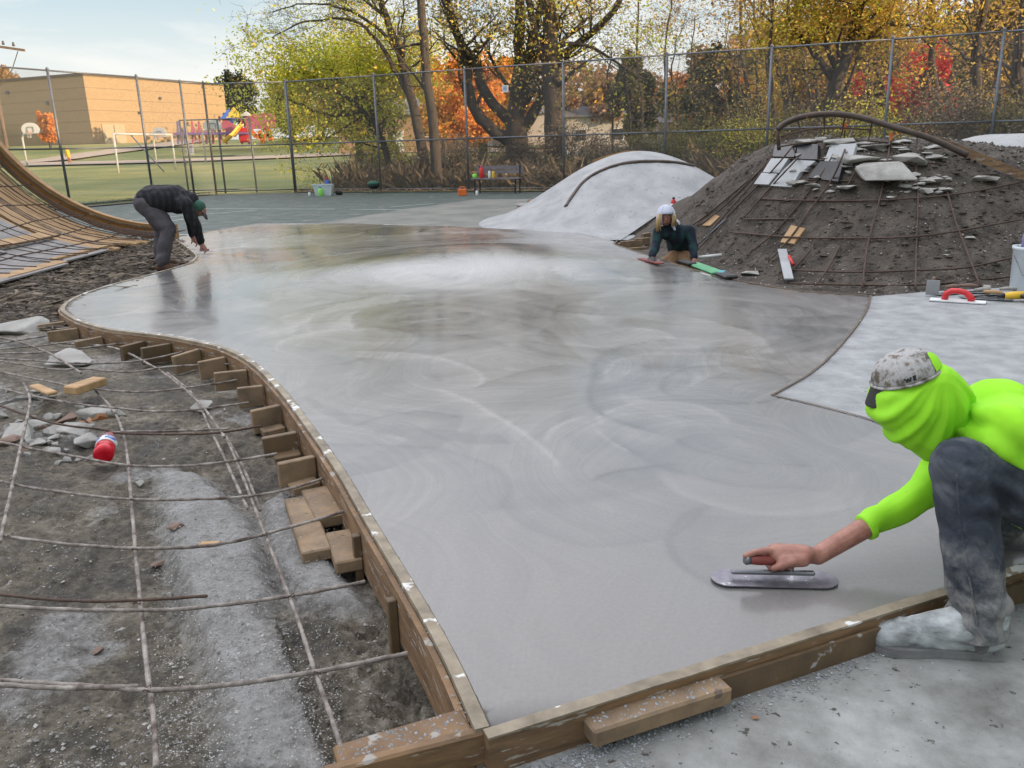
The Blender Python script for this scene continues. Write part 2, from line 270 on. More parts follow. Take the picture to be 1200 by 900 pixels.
MT['roof'] = smat('grey_shingle', (.16, .155, .16), (.10, .10, .105), 3, .9)
MT['glassd'] = smat('dark_window', (.04, .05, .06), (.03, .035, .04), 2, .1, 0)
MT['net'] = smat('net_cord', (.6, .6, .58), (.5, .5, .48), 2, .8, 0)
MT['pole'] = smat('utility_pole_wood', (.2, .15, .11), (.12, .09, .07), 3, .9)
mt, n, b, out = newmat('red_drink'); b.inputs['Base Color'].default_value = (.75, .01, .03, 1); b.inputs['Roughness'].default_value = .12; b.inputs['Subsurface Weight'].default_value = .0; b.inputs['Transmission Weight'].default_value = .35; b.inputs['IOR'].default_value = 1.33
n.links.new(ramp(n, [(.3, (.55, .005, .02)), (.7, (.85, .02, .05))], noi(n, coord(n), 30)), b.inputs['Base Color']); MT['drink'] = mt
mt, n, b, out = newmat('clear_plastic'); b.inputs['Roughness'].default_value = .1; b.inputs['Transmission Weight'].default_value = .85; b.inputs['IOR'].default_value = 1.2
n.links.new(ramp(n, [(.3, (.8, .35, .38)), (.7, (.95, .75, .78))], noi(n, coord(n), 20)), b.inputs['Base Color']); MT['clear'] = mt
# ------------------------------------------------------------------ object helpers
ROOT = {}
def tag(o, label=None, cat=None, group=None, kind=None):
    if label: o['label'] = label
    if cat: o['category'] = cat
    if group: o['group'] = group
    if kind: o['kind'] = kind
    return o
def thing(name, loc, label, cat, group=None):
    o = bpy.data.objects.new(name, None); C.objects.link(o); o.location = loc; o.empty_display_size = .1
    ROOT[o] = Vector(loc); return tag(o, label, cat, group)
class MB:
    def __init__(s): s.v = []; s.f = []
    def add(s, vs, fs):
        k = len(s.v); s.v += [tuple(v) for v in vs]; s.f += [tuple(i+k for i in f) for f in fs]; return s
    def box(s, c, size, M=None, bev=0):
        hx, hy, hz = (q/2 for q in size); c = Vector(c)
        if bev <= 0:
            P_ = [Vector((x, y, z)) for x in (-hx, hx) for y in (-hy, hy) for z in (-hz, hz)]
            F_ = [(0, 1, 3, 2), (4, 6, 7, 5), (0, 4, 5, 1), (2, 3, 7, 6), (0, 2, 6, 4), (1, 5, 7, 3)]
        else:
            bm = bmesh.new(); bmesh.ops.create_cube(bm, size=1)
            for q in bm.verts: q.co = Vector((q.co.x*2*hx, q.co.y*2*hy, q.co.z*2*hz))
            bmesh.ops.bevel(bm, geom=bm.edges[:], offset=bev, segments=1, affect='EDGES')
            P_ = [q.co.copy() for q in bm.verts]; F_ = [tuple(q.index for q in f.verts) for f in bm.faces]; bm.free()
        if M is not None: P_ = [M @ p for p in P_]
        return s.add([p+c for p in P_], F_)
    def beam(s, a, b, w, h, up=(0, 0, 1), bev=0):           # box from a to b
        a, b = Vector(a), Vector(b); x = (b-a).normalized(); z = Vector(up); y = z.cross(x)
        if y.length < 1e-4: y = Vector((0, 1, 0)).cross(x)
        y.normalize(); z = x.cross(y); M = Matrix((x, y, z)).transposed()
        return s.box((a+b)/2, ((b-a).length, w, h), M, bev)
    def tube(s, pts, r, n=6, cap=True):
        pts = [Vector(p) for p in pts]; rs = r if isinstance(r, (list, tuple)) else [r]*len(pts); vs = []; fs = []
        ref = Vector((0, 0, 1)); prevx = None
        for i, p in enumerate(pts):
            t = (pts[min(i+1, len(pts)-1)]-pts[max(i-1, 0)]).normalized()
            if prevx is None:
                x = t.cross(ref)
                if x.length < .05: x = t.cross(Vector((1, 0, 0)))
            else: x = prevx-t*prevx.dot(t)
            x.normalize(); prevx = x; y = t.cross(x)
            for k in range(n): a = 2*PI*k/n; vs.append(p+(x*math.cos(a)+y*math.sin(a))*rs[i])
        for i in range(len(pts)-1):
            for k in range(n): fs.append((i*n+k, i*n+(k+1) % n, (i+1)*n+(k+1) % n, (i+1)*n+k))
        if cap: fs += [tuple(range(n-1, -1, -1)), tuple((len(pts)-1)*n+k for k in range(n))]
        return s.add(vs, fs)
    def cap(s, a, b, ra, rb, n=12, sc=None):                # tapered capsule, sc = (direction, factor) flattens
        a, b = Vector(a), Vector(b); d = b-a; L = d.length; t = d.normalized() if L > 1e-6 else Vector((0, 0, 1))
        pts = []; rs = []
        for k in range(5): q = PI/2*(1-k/4.); pts.append(a-t*ra*math.sin(q)); rs.append(max(ra*math.cos(q), 1e-4))
        for k in range(5): q = PI/2*k/4.; pts.append(b+t*rb*math.sin(q)); rs.append(max(rb*math.cos(q), 1e-4))
        i0 = len(s.v); s.tube(pts, rs, n)
        if sc:
            dr, fac = Vector(sc[0]).normalized(), sc[1]; mid = (a+b)/2
            for i in range(i0, len(s.v)):
                p = Vector(s.v[i]); s.v[i] = tuple(p-dr*((p-mid).dot(dr))*(1-fac))
        return s
    def ell(s, c, rad, M=None, n=14):
        vs = []; fs = []; m_ = n//2+1; c = Vector(c)
        for i in range(m_+1):
            th = PI*i/m_
            for k in range(n):
                q = Vector((rad[0]*math.sin(th)*math.cos(2*PI*k/n), rad[1]*math.sin(th)*math.sin(2*PI*k/n), rad[2]*math.cos(th)))
                if M is not None: q = M @ q
                vs.append(c+q)
        for i in range(m_):
            for k in range(n): fs.append((i*n+k, (i+1)*n+k, (i+1)*n+(k+1) % n, i*n+(k+1) % n))
        return s.add(vs, fs)
    def lathe(s, base, prof, n=20, M=None):
        base = Vector(base); vs = []; fs = []
        for r, z in prof:
            for k in range(n):
                q = Vector((r*math.cos(2*PI*k/n), r*math.sin(2*PI*k/n), z)); vs.append(base+(M @ q if M is not None else q))
        for i in range(len(prof)-1):
            for k in range(n): fs.append((i*n+k, i*n+(k+1) % n, (i+1)*n+(k+1) % n, (i+1)*n+k))
        fs += [tuple(range(n-1, -1, -1)), tuple((len(prof)-1)*n+k for k in range(n))]
        return s.add(vs, fs)
    def prism(s, poly, z0, z1):
        n = len(poly); vs = [(p[0], p[1], z0) for p in poly]+[(p[0], p[1], z1) for p in poly]
        return s.add(vs, [tuple(range(n-1, -1, -1)), tuple(range(n, 2*n))]+[(i, (i+1) % n, n+(i+1) % n, n+i) for i in range(n)])
    def chip(s, c, size, rng=random, flat=.6):               # small irregular stone
        r = [size*rng.uniform(.5, 1.1) for _ in range(6)]; a = rng.uniform(0, 6.28); ca, sa = math.cos(a), math.sin(a); c = Vector(c)
        q = [(r[0], 0, 0), (0, r[1]*.7, 0), (-r[2], 0, 0), (0, -r[3]*.7, 0), (r[4]*.2, 0, r[4]*flat), (0, 0, -r[5]*.4)]
        return s.add([c+Vector((x*ca-y*sa, x*sa+y*ca, z)) for x, y, z in q], [(0, 1, 4), (1, 2, 4), (2, 3, 4), (3, 0, 4), (1, 0, 5), (2, 1, 5), (3, 2, 5), (0, 3, 5)])
    def mesh(s, name, off=Vector((0, 0, 0))):
        me = bpy.data.meshes.new(name); me.from_pydata([(v[0]-off.x, v[1]-off.y, v[2]-off.z) for v in s.v], [], s.f); me.update(); return me
    def build(s, name, mat, parent=None, smooth=False, recalc=True):
        r = ROOT.get(parent, Vector((0, 0, 0))); me = s.mesh(name, r)
        if recalc and len(s.f) < 60000:
            bm = bmesh.new(); bm.from_mesh(me); bmesh.ops.recalc_face_normals(bm, faces=bm.faces); bm.to_mesh(me); bm.free()
        me.materials.append(MT[mat] if isinstance(mat, str) else mat)
        if smooth: me.shade_smooth()
        o = bpy.data.objects.new(name, me); C.objects.link(o); o.parent = parent; ROOT[o] = r
        return o
def remesh(mb, name, mat, parent, vox, smooth=4, wr=None, cut=None):  # one continuous skin over joined shapes
    r = ROOT.get(parent, Vector((0, 0, 0))); o = mb.build(name, mat, parent, True)
    m1 = o.modifiers.new('r', 'REMESH'); m1.mode = 'VOXEL'; m1.voxel_size = vox
    m2 = o.modifiers.new('s', 'SMOOTH'); m2.iterations = smooth; m2.factor = .6
    dg = bpy.context.evaluated_depsgraph_get(); dg.update(); me = bpy.data.meshes.new_from_object(o.evaluated_get(dg)); o.modifiers.clear(); old = o.data; o.data = me
    if callable(wr):
        nn = [v.normal.copy() for v in me.vertices]
        for v, q in zip(me.vertices, nn): v.co += q*wr(v.co+r)
    elif wr:
        amp, sc, dr, stf = wr; dr = dr.normalized(); nn = [v.normal.copy() for v in me.vertices]
        for v, q in zip(me.vertices, nn):
            p = v.co; p2 = (p-dr*(p.dot(dr)*(1-stf)))*sc; p2 += Vector((0, 0, 1))*noise.noise(p*sc*.5)*.8; w = .35-abs(noise.noise(p2))*1.6+.35*noise.noise(p2*2.1+Vector((5, 3, 1)))
            v.co += q*amp*w
    if cut:
        bm = bmesh.new(); bm.from_mesh(me)
        for co, no in cut:
            bmesh.ops.bisect_plane(bm, geom=bm.verts[:]+bm.edges[:]+bm.faces[:], plane_co=Vector(co)-r, plane_no=no, clear_outer=True)
        bm.to_mesh(me); bm.free()
    me.shade_smooth(); me.name = name
    if not me.materials: me.materials.append(MT[mat])
    return o
def spline(pts, k=6, closed=False):
    pts = [Vector(p) for p in pts]; out = []; n = len(pts); rng = range(n if closed else n-1)
    for i in rng:
        if closed: p0, p1, p2, p3 = pts[i-1], pts[i], pts[(i+1) % n], pts[(i+2) % n]
        else: p0, p1, p2, p3 = pts[max(i-1, 0)], pts[i], pts[i+1], pts[min(i+2, n-1)]
        for j in range(k):
            t = j/k; out.append(.5*((2*p1)+(p2-p0)*t+(2*p0-5*p1+4*p2-p3)*t*t+(3*p1-p0-3*p2+p3)*t**3))
    if not closed: out.append(pts[-1])
    return out
def sheet(name, poly, zf, mat, step=.15, skirt=0, drop=0, kind='structure'):
    n = len(poly); xs = [p[0] for p in poly]; ys = [p[1] for p in poly]; pts = [Vector((p[0], p[1])) for p in poly]
    y = min(ys)
    while y < max(ys):
        x = min(xs)
        while x < max(xs): pts.append(Vector((x+random.uniform(-.2, .2)*step, y+random.uniform(-.2, .2)*step))); x += step
        y += step
    vs, es, fs, *_ = delaunay_2d_cdt(pts, [], [list(range(n))], 1, 1e-5)
    V = [(v.x, v.y, zf(v.x, v.y)+drop) for v in vs]; F = [tuple(f) for f in fs]
    me = bpy.data.meshes.new(name); me.from_pydata(V, [], F); me.materials.append(MT[mat]); me.shade_smooth()
    bm = bmesh.new(); bm.from_mesh(me)
    for f in bm.faces:
        if f.normal.z < 0: f.normal_flip()
    if skirt:
        be = [e for e in bm.edges if e.is_boundary]; r = bmesh.ops.extrude_edge_only(bm, edges=be)
        for v in [q for q in r['geom'] if isinstance(q, bmesh.types.BMVert)]: v.co.z -= skirt
    bm.to_mesh(me); bm.free()
    o = bpy.data.objects.new(name, me); C.objects.link(o); o['kind'] = kind; return o
def grid(name, x0, x1, y0, y1, nx, ny, zf, mat, kind='structure'):
    V = []; F = []
    for j in range(ny+1):
        for i in range(nx+1):
            x = x0+(x1-x0)*i/nx; y = y0+(y1-y0)*j/ny; V.append((x, y, zf(x, y)))
    for j in range(ny):
        for i in range(nx): a = j*(nx+1)+i; F.append((a, a+1, a+nx+2, a+nx+1))
    me = bpy.data.meshes.new(name); me.from_pydata(V, [], F); me.materials.append(MT[mat]); me.shade_smooth()
    o = bpy.data.objects.new(name, me); C.objects.link(o); o['kind'] = kind; return o
def ss(t): t = max(0, min(1, t)); return t*t*(3-2*t)
def fbm(x, y, s, o=4, seed=0.):
    return noise.fractal(Vector((x*s+seed, y*s, seed)), 1., 2.1, o)
def copy_tree(o, parent=None, loc=None):
    c = o.copy(); C.objects.link(c); c.parent = parent
    if loc is not None: c.location = loc
    for ch in list(o.children): copy_tree(ch, c)
    return c
#SECTION: setting
def prof(y):
    P_ = [(-900, 0), (32, 0), (49, .35), (75, .85), (85, 1.2), (105, 2.95), (140, 3.6), (400, 6), (3000, 6)]
    for (a, za), (b, zb) in zip(P_, P_[1:]):
        if y <= b: return za+(zb-za)*(y-a)/(b-a)
    return 6
def ground(x, y):
    s = 1-.75*ss((x/max(y, 1)+.12)/.25)
    z = prof(y)*s
    inside = ss((17-abs(x+1))/3)*ss((19.5-y)/3)*ss((y+12)/3)
    return z-.12-.7*inside
bm_ = MB()
xs = [-900, -500, -300, -200, -150, -120, -100]+[-90+5*i for i in range(13)]+[-25+2*i for i in range(26)]+[30, 40, 60, 90, 150, 250, 500, 900]
ys = [-800, -300, -100, -50, -25]+[-16+2*i for i in range(26)]+[40+5*i for i in range(26)]+[180, 220, 300, 400, 600, 1000, 1800]
V = [(x, y, ground(x, y)) for y in ys for x in xs]; nx = len(xs)
bm_.add(V, [(j*nx+i, j*nx+i+1, (j+1)*nx+i+1, (j+1)*nx+i) for j in range(len(ys)-1) for i in range(nx-1)])
o = bm_.build('ground', 'lawn', None, True); o['kind'] = 'structure'
# footpath across the field, following the ground
def strip(name, pts, w, mat, lift, zf, n=24):
    mb = MB(); P_ = spline([(p[0], p[1], 0) for p in pts], n//4)
    for i, p in enumerate(P_):
        t = (P_[min(i+1, len(P_)-1)]-P_[max(i-1, 0)]).normalized(); q = Vector((-t.y, t.x, 0))
        ww = w if not callable(w) else w(i/len(P_))
        for s in (-1, -.33, .33, 1): r = p+q*ww/2*s; mb.v.append((r.x, r.y, zf(r.x, r.y)+lift))
    for i in range(len(P_)-1):
        for k in range(3): a = i*4+k; mb.f.append((a, a+1, a+5, a+4))
    o = mb.build(name, mat); o['kind'] = 'structure'; return o
gtop = lambda x, y: ground(x, y)
strip('path', [(-110, 69), (-70, 72), (-45, 76), (-28, 75), (-12, 82), (20, 95)], 7, 'path', .12, gtop)
strip('path', [(-46, 76), (-44, 88), (-39, 101), (-37, 108)], 4.5, 'path', .14, gtop)
# fence lines (corners at ground)
FL = [(-15.2, 17.5), (-12.35, 24.0), (-11.1, 26.7), (-10.65, 29.0), (-10.2, 29.9), (-7.44, 30.0)]
bs = lambda x: 30.0-(x+7.44)*.456
FR = [(x, bs(x)) for x in (-7.44, -4.2, -1.2, 1.75, 4.55, 7.1, 9.75, 11.95, 14.6, 17.4)]
# green court, with worn dusty apron towards the slab
cp = [(-15.6, 12.9), (-5.2, 13.45), (-5.2, 12.6), (1.0, 13.2), (5, 13), (18, 8.2), (18.5, 17.2), (13.6, 20.0), (-7.3, 29.5), (-10.6, 29.3), (-12.6, 23.6)]
sheet('court', cp, lambda x, y: -.05, 'court', .8, skirt=.3)
sheet('court_apron', [(-4.9, 14), (-3.6, 16.6), (-2.4, 19.5), (-.8, 22.6), (3.5, 21), (6, 14), (0, 12)], lambda x, y: -.046+.0*x, 'wornc', .6)
def line(a, b, w=.06):
    mb = MB(); a, b = Vector(a), Vector(b); q = (b-a).normalized(); q = Vector((-q.y, q.x, 0))*w/2
    mb.add([(p.x, p.y, -.0395) for p in (a-q, b-q, b+q, a+q)], [(0, 1, 2, 3)]); o = mb.build('court_marking', 'line'); o['kind'] = 'structure'
for a, b in (((100, 262), (302, 246)), ((118, 269), (215, 257)), ((238, 244.5), (392, 245)), ((410, 245), (473, 246)), ((458, 242.5), (508, 238.5))): line(G(*a, -.04), G(*b, -.04))
line(G(150, 276, -.04), G(330, 274, -.04), .1)
# leaf-littered dirt edge along the fence
strip('verge', [(x, bs(x)-.35) for x in (-7.2, -2, 4, 10, 17)], .75, 'dirt', 0, lambda x, y: -.02)
strip('verge', [(-15, 17.2), (-12.2, 23.6), (-10.9, 26.6), (-10.3, 29.2), (-7.5, 29.6)], .5, 'dirt', 0, lambda x, y: -.02)
# fresh slab
LE = spline([G(*q)for q in [(575, 852), (520, 740), (440, 610), (405, 552), (370, 503), (335, 458), (300, 425), (268, 408), (235, 400), (200, 394), (160, 390), (128, 386), (100, 378), (82, 368), (77, 360), (90, 349), (130, 335), (180, 322), (218, 311), (230, 304), (229, 296), (205, 279)]], 5)
FARE = [G(*q) for q in [(300, 262), (420, 262), (520, 265)]]+[Vector((-.1, 13.7, 0)), Vector((1.0, 12.9, 0))]+spline([G(*q) for q in [(720, 285), (719, 291), (730, 297), (780, 312), (860, 330), (940, 342), (1020, 347)]], 4)
JOINT = spline([G(*q) for q in [(1020, 347), (1016, 362), (1005, 380), (980, 410), (950, 437), (905, 463)]], 5)
JOINT2 = spline([G(*q) for q in [(905, 463), (960, 476), (1020, 492), (1080, 515)]]+[Vector((2.15, 3.2, 0)), Vector((2.75, 2.9, 0))], 4)
A0 = G(575, 852); A1 = G(1100, 690); dv = (A1-A0).normalized(); A2 = A0+dv*3.3
nv = Vector((-dv.y, dv.x, 0))
def hump(x, y):
    return .20*math.exp(-((x+.35)**2/3.4+(y-9.3)**2/(1.3 if y < 9.3 else 8.)))*ss((12.9-y)/3.)+.06*math.exp(-((x-.6)**2/1.2+(y-6.8)**2/.8))*0+.012*fbm(x, y, .45, 3, 3.)*ss((y-3)/3)
ol = [A0]+LE[1:]+FARE+JOINT[1:]+JOINT2[1:]+[A2]
def dedupe(ps, e=.012):
    r = []
    for p in ps:
        if not r or (Vector(p)-Vector(r[-1])).length > e: r.append(p)
    return r
ol = dedupe(ol)
import numpy as np
ip = []; y = 1.75
while y < 16.2:
    dx = max(.008, .0042*y); dy = max(.010, min(.12, .0042*y*max(1, y/2.6)))
    x = -5.6
    while x < 3.4:
        ip.append(Vector((x+random.uniform(-.25, .25)*dx, y+random.uniform(-.25, .25)*dy))); x += dx
    y += dy
_pl = [(p.x, p.y) for p in ol]; pa = np.array([(q.x, q.y) for q in ip]); ins = np.zeros(len(pa), bool)
for (x0, y0), (x1, y1) in zip(_pl, _pl[1:]+_pl[:1]):
    c = (y0 > pa[:, 1]) != (y1 > pa[:, 1])
    with np.errstate(divide='ignore', invalid='ignore'): xx = (x1-x0)*(pa[:, 1]-y0)/(y1-y0+1e-12)+x0
    ins ^= c & (pa[:, 0] < xx)
ip = [q for q, k in zip(ip, ins) if k]
vs, es, fs, *_ = delaunay_2d_cdt([Vector((p.x, p.y)) for p in ol]+ip, [], [list(range(len(ol)))], 1, 1e-5)
me = bpy.data.meshes.new('fresh_slab'); me.from_pydata([(v.x, v.y, hump(v.x, v.y)) for v in vs], [], [tuple(f) for f in fs]); me.materials.append(MT['fresh']); me.shade_smooth()
if me.polygons[0].normal.z < 0: me.flip_normals()
# trowel passes, one over the other, stored per point
rt0 = np.random.RandomState(5); X = np.array([v.x for v in vs]); Y_ = np.array([v.y for v in vs]); wob = np.array([noise.noise(Vector((v.x*1.4, v.y*1.4, 0))) for v in vs]); wob2 = np.array([noise.noise(Vector((v.x*5, v.y*5, 3))) for v in vs])
tone = np.full(len(vs), .5); line_ = np.zeros(len(vs))
def ssn(t): t = np.clip(t, 0, 1); return t*t*(3-2*t)
def stroke(cx, cy, R, w_, am, ah, tn, gr, ln, st):
    global tone, line_
    xx = X+wob*.10; yy = Y_+wob2*.035; r = np.hypot(xx-cx, yy-cy); u = (r-R)/w_; an = np.abs((np.arctan2(yy-cy, xx-cx)-am+PI) % (2*PI)-PI)/ah
    m_ = ssn((1-np.abs(u))/.12)*ssn((1-an)/.35)*st
    tone = tone*(1-m_*.85)+(tn+gr*u+.10*np.sin(u*9+tn*40)*.3)*m_*.85
    lw = .010+.0018*Y_; l_ = np.exp(-((r-R-w_)/lw)**2)*ssn((1-an)/.3)*ln; line_ = np.where(np.abs(l_) > np.abs(line_*(1-m_*.5)), l_, line_*(1-m_*.6))
for k in range(330):
    cx, cy = rt0.uniform(-6, 4.5), 2.2+13*rt0.rand()**1.25; R = rt0.uniform(.3, 1.3); act_ = min(1, max(.12, (cy-2.4)/2.2))
    stroke(cx, cy, R, rt0.uniform(.07, .24), rt0.uniform(-PI, PI), rt0.uniform(.5, 1.3), .5+rt0.normal()*.22*act_, rt0.normal()*.16*act_, rt0.choice([-1, 1, -.6, .5])*rt0.uniform(.2, .8)*act_, .85)
for p0, pm, p1, wd_, k_ in ARCS:
    (ax0, ay0), (bx0, by0), (cx0, cy0) = [G(*q).xy for q in (p0, pm, p1)]
    dt = 2*(ax0*(by0-cy0)+bx0*(cy0-ay0)+cx0*(ay0-by0))
    ux = ((ax0**2+ay0**2)*(by0-cy0)+(bx0**2+by0**2)*(cy0-ay0)+(cx0**2+cy0**2)*(ay0-by0))/dt; uy = ((ax0**2+ay0**2)*(cx0-bx0)+(bx0**2+by0**2)*(ax0-cx0)+(cx0**2+cy0**2)*(bx0-ax0))/dt
    R_ = math.hypot(ax0-ux, ay0-uy); am = math.atan2(by0-uy, bx0-ux); d_ = lambda a: abs((a-am+PI) % (2*PI)-PI); ah = max(d_(math.atan2(ay0-uy, ax0-ux)), d_(math.atan2(cy0-uy, cx0-ux)))*1.1
    stroke(ux, uy, R_-wd_*5, wd_*5, am, ah, .5+k_*1.6, k_*1.2, k_*9, .7)
line_ = np.clip(line_, -1, 1); ca = me.color_attributes.new('trowel', 'FLOAT_COLOR', 'POINT'); fl_ = np.ones((len(vs), 4)); fl_[:, 0] = np.clip(tone+line_*.30, 0, 1); fl_[:, 1] = line_*.5+.5; ca.data.foreach_set('color', fl_.ravel().astype(np.float32))
bm = bmesh.new(); bm.from_mesh(me); be = [e for e in bm.edges if e.is_boundary]; r = bmesh.ops.extrude_edge_only(bm, edges=be)
for v in [q for q in r['geom'] if isinstance(q, bmesh.types.BMVert)]: v.co.z -= .13
bm.to_mesh(me); bm.free(); o = bpy.data.objects.new('fresh_slab', me); C.objects.link(o); o['kind'] = 'structure'
# older pale slab beside it (its edge is the joint)
pj = [p+Vector((0, 0, 0)) for p in dedupe(JOINT+JOINT2[1:])]
lp = [(p.x+.006, p.y) for p in pj]+[(A2.x, A2.y), (9, 3.6), (9, 7.3), (5.2, 7.25), (3.6, 7.05)]
sheet('pale_slab', lp, lambda x, y: -.004, 'cured', .3, skirt=.12)
# dark seam at the joint
mb = MB(); w = .006
for ps in (JOINT, JOINT2):
    for a, b in zip(ps, ps[1:]):
        q = (b-a).normalized(); q = Vector((-q.y, q.x, 0))*w; mb.add([a-q+Vector((0, 0, .004)), b-q+Vector((0, 0, .004)), b+q+Vector((0, 0, .004)), a+q+Vector((0, 0, .004))], [(0, 1, 2, 3)])
o = mb.build('slab_seam', 'woodwet'); o['kind'] = 'structure'
# lower concrete in the foreground
g0 = G(560, 900, -.1)
fp = [(A0.x-.02, A0.y+.0), (A2.x, A2.y+.02), (6, 3.4), (6, -3), (-.12, -3), (-.12, 1.3)]
sheet('lower_slab', fp, lambda x, y: -.10+.003*fbm(x, y, 2), 'front_c', .15)
# pit of wet dirt
STRIP = [G(*q, -.165) for q in [(390, 905), (322, 722), (312, 700), (330, 690), (300, 600), (262, 565), (235, 545), (178, 548), (190, 640), (208, 700), (240, 780), (255, 905)]]
STRIP2 = [G(*q, -.165) for q in [(300, 585), (335, 560), (392, 640), (440, 700), (400, 705), (345, 700), (318, 660)]]
EDGE = (STRIP[1], STRIP[0])
def sd_poly(x, y, P_):                       # signed distance, negative inside
    d = 1e9; ins = False; n_ = len(P_)
    for i in range(n_):
        a, b = P_[i], P_[(i+1) % n_]; ex, ey = b.x-a.x, b.y-a.y; wx, wy = x-a.x, y-a.y
        t = max(0, min(1, (wx*ex+wy*ey)/(ex*ex+ey*ey+1e-9))); d = min(d, math.hypot(wx-ex*t, wy-ey*t))
        if (a.y > y) != (b.y > y) and x < (b.x-a.x)*(y-a.y)/(b.y-a.y)+a.x: ins = not ins
    return -d if ins else d
def pit(x, y):
    e = .018*fbm(x, y, 6, 5, 2.)+.035*fbm(x, y, 2.0, 4, 1.)
    if y < 5 and x > -3: e += .011*fbm(x, y, 22, 3, 5.)+.012*(abs(fbm(x, y, 9, 3, 7.))-.2)
    z = -.205+.10*ss((-x-1.7)/2.2)+.04*ss((y-7)/2.)
    z -= .055*math.exp(-((x+1.1)**2/.3+(y-2.6)**2/.7))
    z += .03*math.sin(y*5.2+x*2.)*ss((y-2.6)/1.)*ss((5.5-y)/1.)*.6
    if y < 4 and x > -2.2:
        d = min(sd_poly(x, y, STRIP), sd_poly(x, y, STRIP2)); k = 1-ss((d+.07)/.09)
        dq = dist_line(x, y, EDGE[0], EDGE[1])
        if y < EDGE[0].y and abs(dq) < .14: k = 1. if dq > 0 else 0.
        e *= 1-.75*k; z = z*(1-k)+(-.172)*k
        dl = dist_line(x, y, EDGE[0], EDGE[1])          # crisp broken edge of the old slab
        if y < EDGE[0].y+.02 and dl > -.3 and dl < -.004: z = min(z, -.235+e)
    return z+e
def dist_line(x, y, a, b):                  # signed distance, + to the right of a->b
    d = Vector((b[0]-a[0], b[1]-a[1])); L = d.length; return ((x-a[0])*d.y-(y-a[1])*d.x)/L
def dustf(x, y):
    d = min(sd_poly(x, y, STRIP), sd_poly(x, y, STRIP2)); k = 1-ss((d+.10)/.2)
    f = fbm(x, y, 1.7, 4, 9.); k = max(k, .75*ss((f-.12)/.35))
    dl = dist_line(x, y, EDGE[0], EDGE[1])
    if y < EDGE[0].y and dl < 0: k *= .25
    return k
def paint(o, f):
    ca = o.data.color_attributes.new('dust', 'FLOAT_COLOR', 'POINT')
    for i, v in enumerate(o.data.vertices): k = f(v.co.x, v.co.y); ca.data[i].color = (k, k, k, 1)
o = grid('dirt_pit', -2.9, .35, .45, 4.9, 215, 290, pit, 'dirt'); paint(o, dustf)
o = grid('dirt_pit', -9.5, .35, 4.85, 13.35, 150, 140, lambda x, y: pit(x, y)-(.012 if y < 5 else 0), 'dirt'); paint(o, lambda x, y: .5*ss((fbm(x, y, 1.5, 4, 9.)-.1)/.3))
o = grid('dirt_pit', -9.5, -2.85, .4, 4.9, 90, 70, lambda x, y: pit(x, y), 'dirt'); paint(o, lambda x, y: .5*ss((fbm(x, y, 1.5, 4, 9.)-.1)/.3))
# ground of the raised mounds
def mound(x, y):
    df = y-7.08-.12*math.sin(x*1.3); dl = -dist_line(x, y, (2.75, 7.2), (1.35, 11.2)); dl = -dl if False else dl
    dl = dist_line(x, y, (3.05, 7.0), (1.75, 11.6))*1.0
    a = ss(df/2.9+.0); b = ss(dl/1.4); bk = 1-.65*ss((y-10.6)/2.6)
    h = 1.36*min(a, 1)*b*bk
    h *= 1-.18*ss((x-4.6)/2.5)
    h += (.05*fbm(x, y, 1.6, 5, 4.)+.02*fbm(x, y, 6, 3, 8.))*ss(min(df, dl)/.5)
    return h-.10
mp_ = spline([(2.6, 7.15, 0), (3.3, 7.02, 0), (5, 7.1, 0), (9, 7.2, 0)], 3)+[Vector((10.5, 8, 0)), Vector((11, 13.5, 0)), Vector((4, 13.6, 0)), Vector((1.6, 12.2, 0))]+[G(722, 284), G(719, 291)+Vector((.02, 0, 0)), G(735, 297), G(780, 311), G(830, 324)]
sheet('dirt_mound', [(p.x, p.y) for p in mp_], mound, 'mdirt', .075)
def dome(x, y):
    r = math.sqrt(((x-2.35)/2.9)**2+((y-15.3)/3.15)**2); r = min(r, 1)
    return 1.17*(.5+.5*math.cos(PI*r))**.9-.02
def far_ramp(x, y):
    a = ss((x-5.6)/2.6)*ss((y-11.2)/2.2); return 1.3*a*(1-.5*ss((y-14.5)/3))-.03
grid('far_ramp', 5.5, 14, 11.2, 17.5, 60, 50, far_ramp, 'mound_c')
#SECTION: added sun-blocking ridge and sky
SD = Vector((.93, -.37, math.tan(math.radians(11.5)))).normalized()
def shade_hillz(x, y):  # height of the invented ridge, laid across the sun direction
    sx = (x-30)*.93-(y+9)*.37; sy = (x-30)*.37+(y+9)*.93
    k = max(0, 1-abs(sx)/14)**.5 if abs(sx) < 14 else 0
    e = ss((sy+62)/12)*ss((27-sy)/8)
    return 13.5*k*e+.8*fbm(x, y, .2)*k*e-1.2
mb = MB(); nx, ny = 50, 90
for j in range(ny+1):
    for i in range(nx+1):
        sx = -14+28*i/nx; sy = -64+92*j/ny; x = 30+sx*.93+sy*.37; y = -9-sx*.37+sy*.93; mb.v.append((x, y, shade_hillz(x, y)))
for j in range(ny):
    for i in range(nx): a = j*(nx+1)+i; mb.f.append((a, a+1, a+nx+2, a+nx+1))
o = mb.build('shade_hill', 'lawn', None, True); o['kind'] = 'structure'  # added out of view, only to keep the low sun off the foreground
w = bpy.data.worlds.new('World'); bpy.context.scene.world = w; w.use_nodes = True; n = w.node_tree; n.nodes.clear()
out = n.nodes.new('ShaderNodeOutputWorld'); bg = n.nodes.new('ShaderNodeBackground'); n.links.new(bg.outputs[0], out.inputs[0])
sky = n.nodes.new('ShaderNodeTexSky'); sky.sky_type = 'NISHITA'; sky.sun_disc = False; sky.sun_elevation = math.radians(11.5); sky.sun_rotation = math.atan2(.93, -.37)
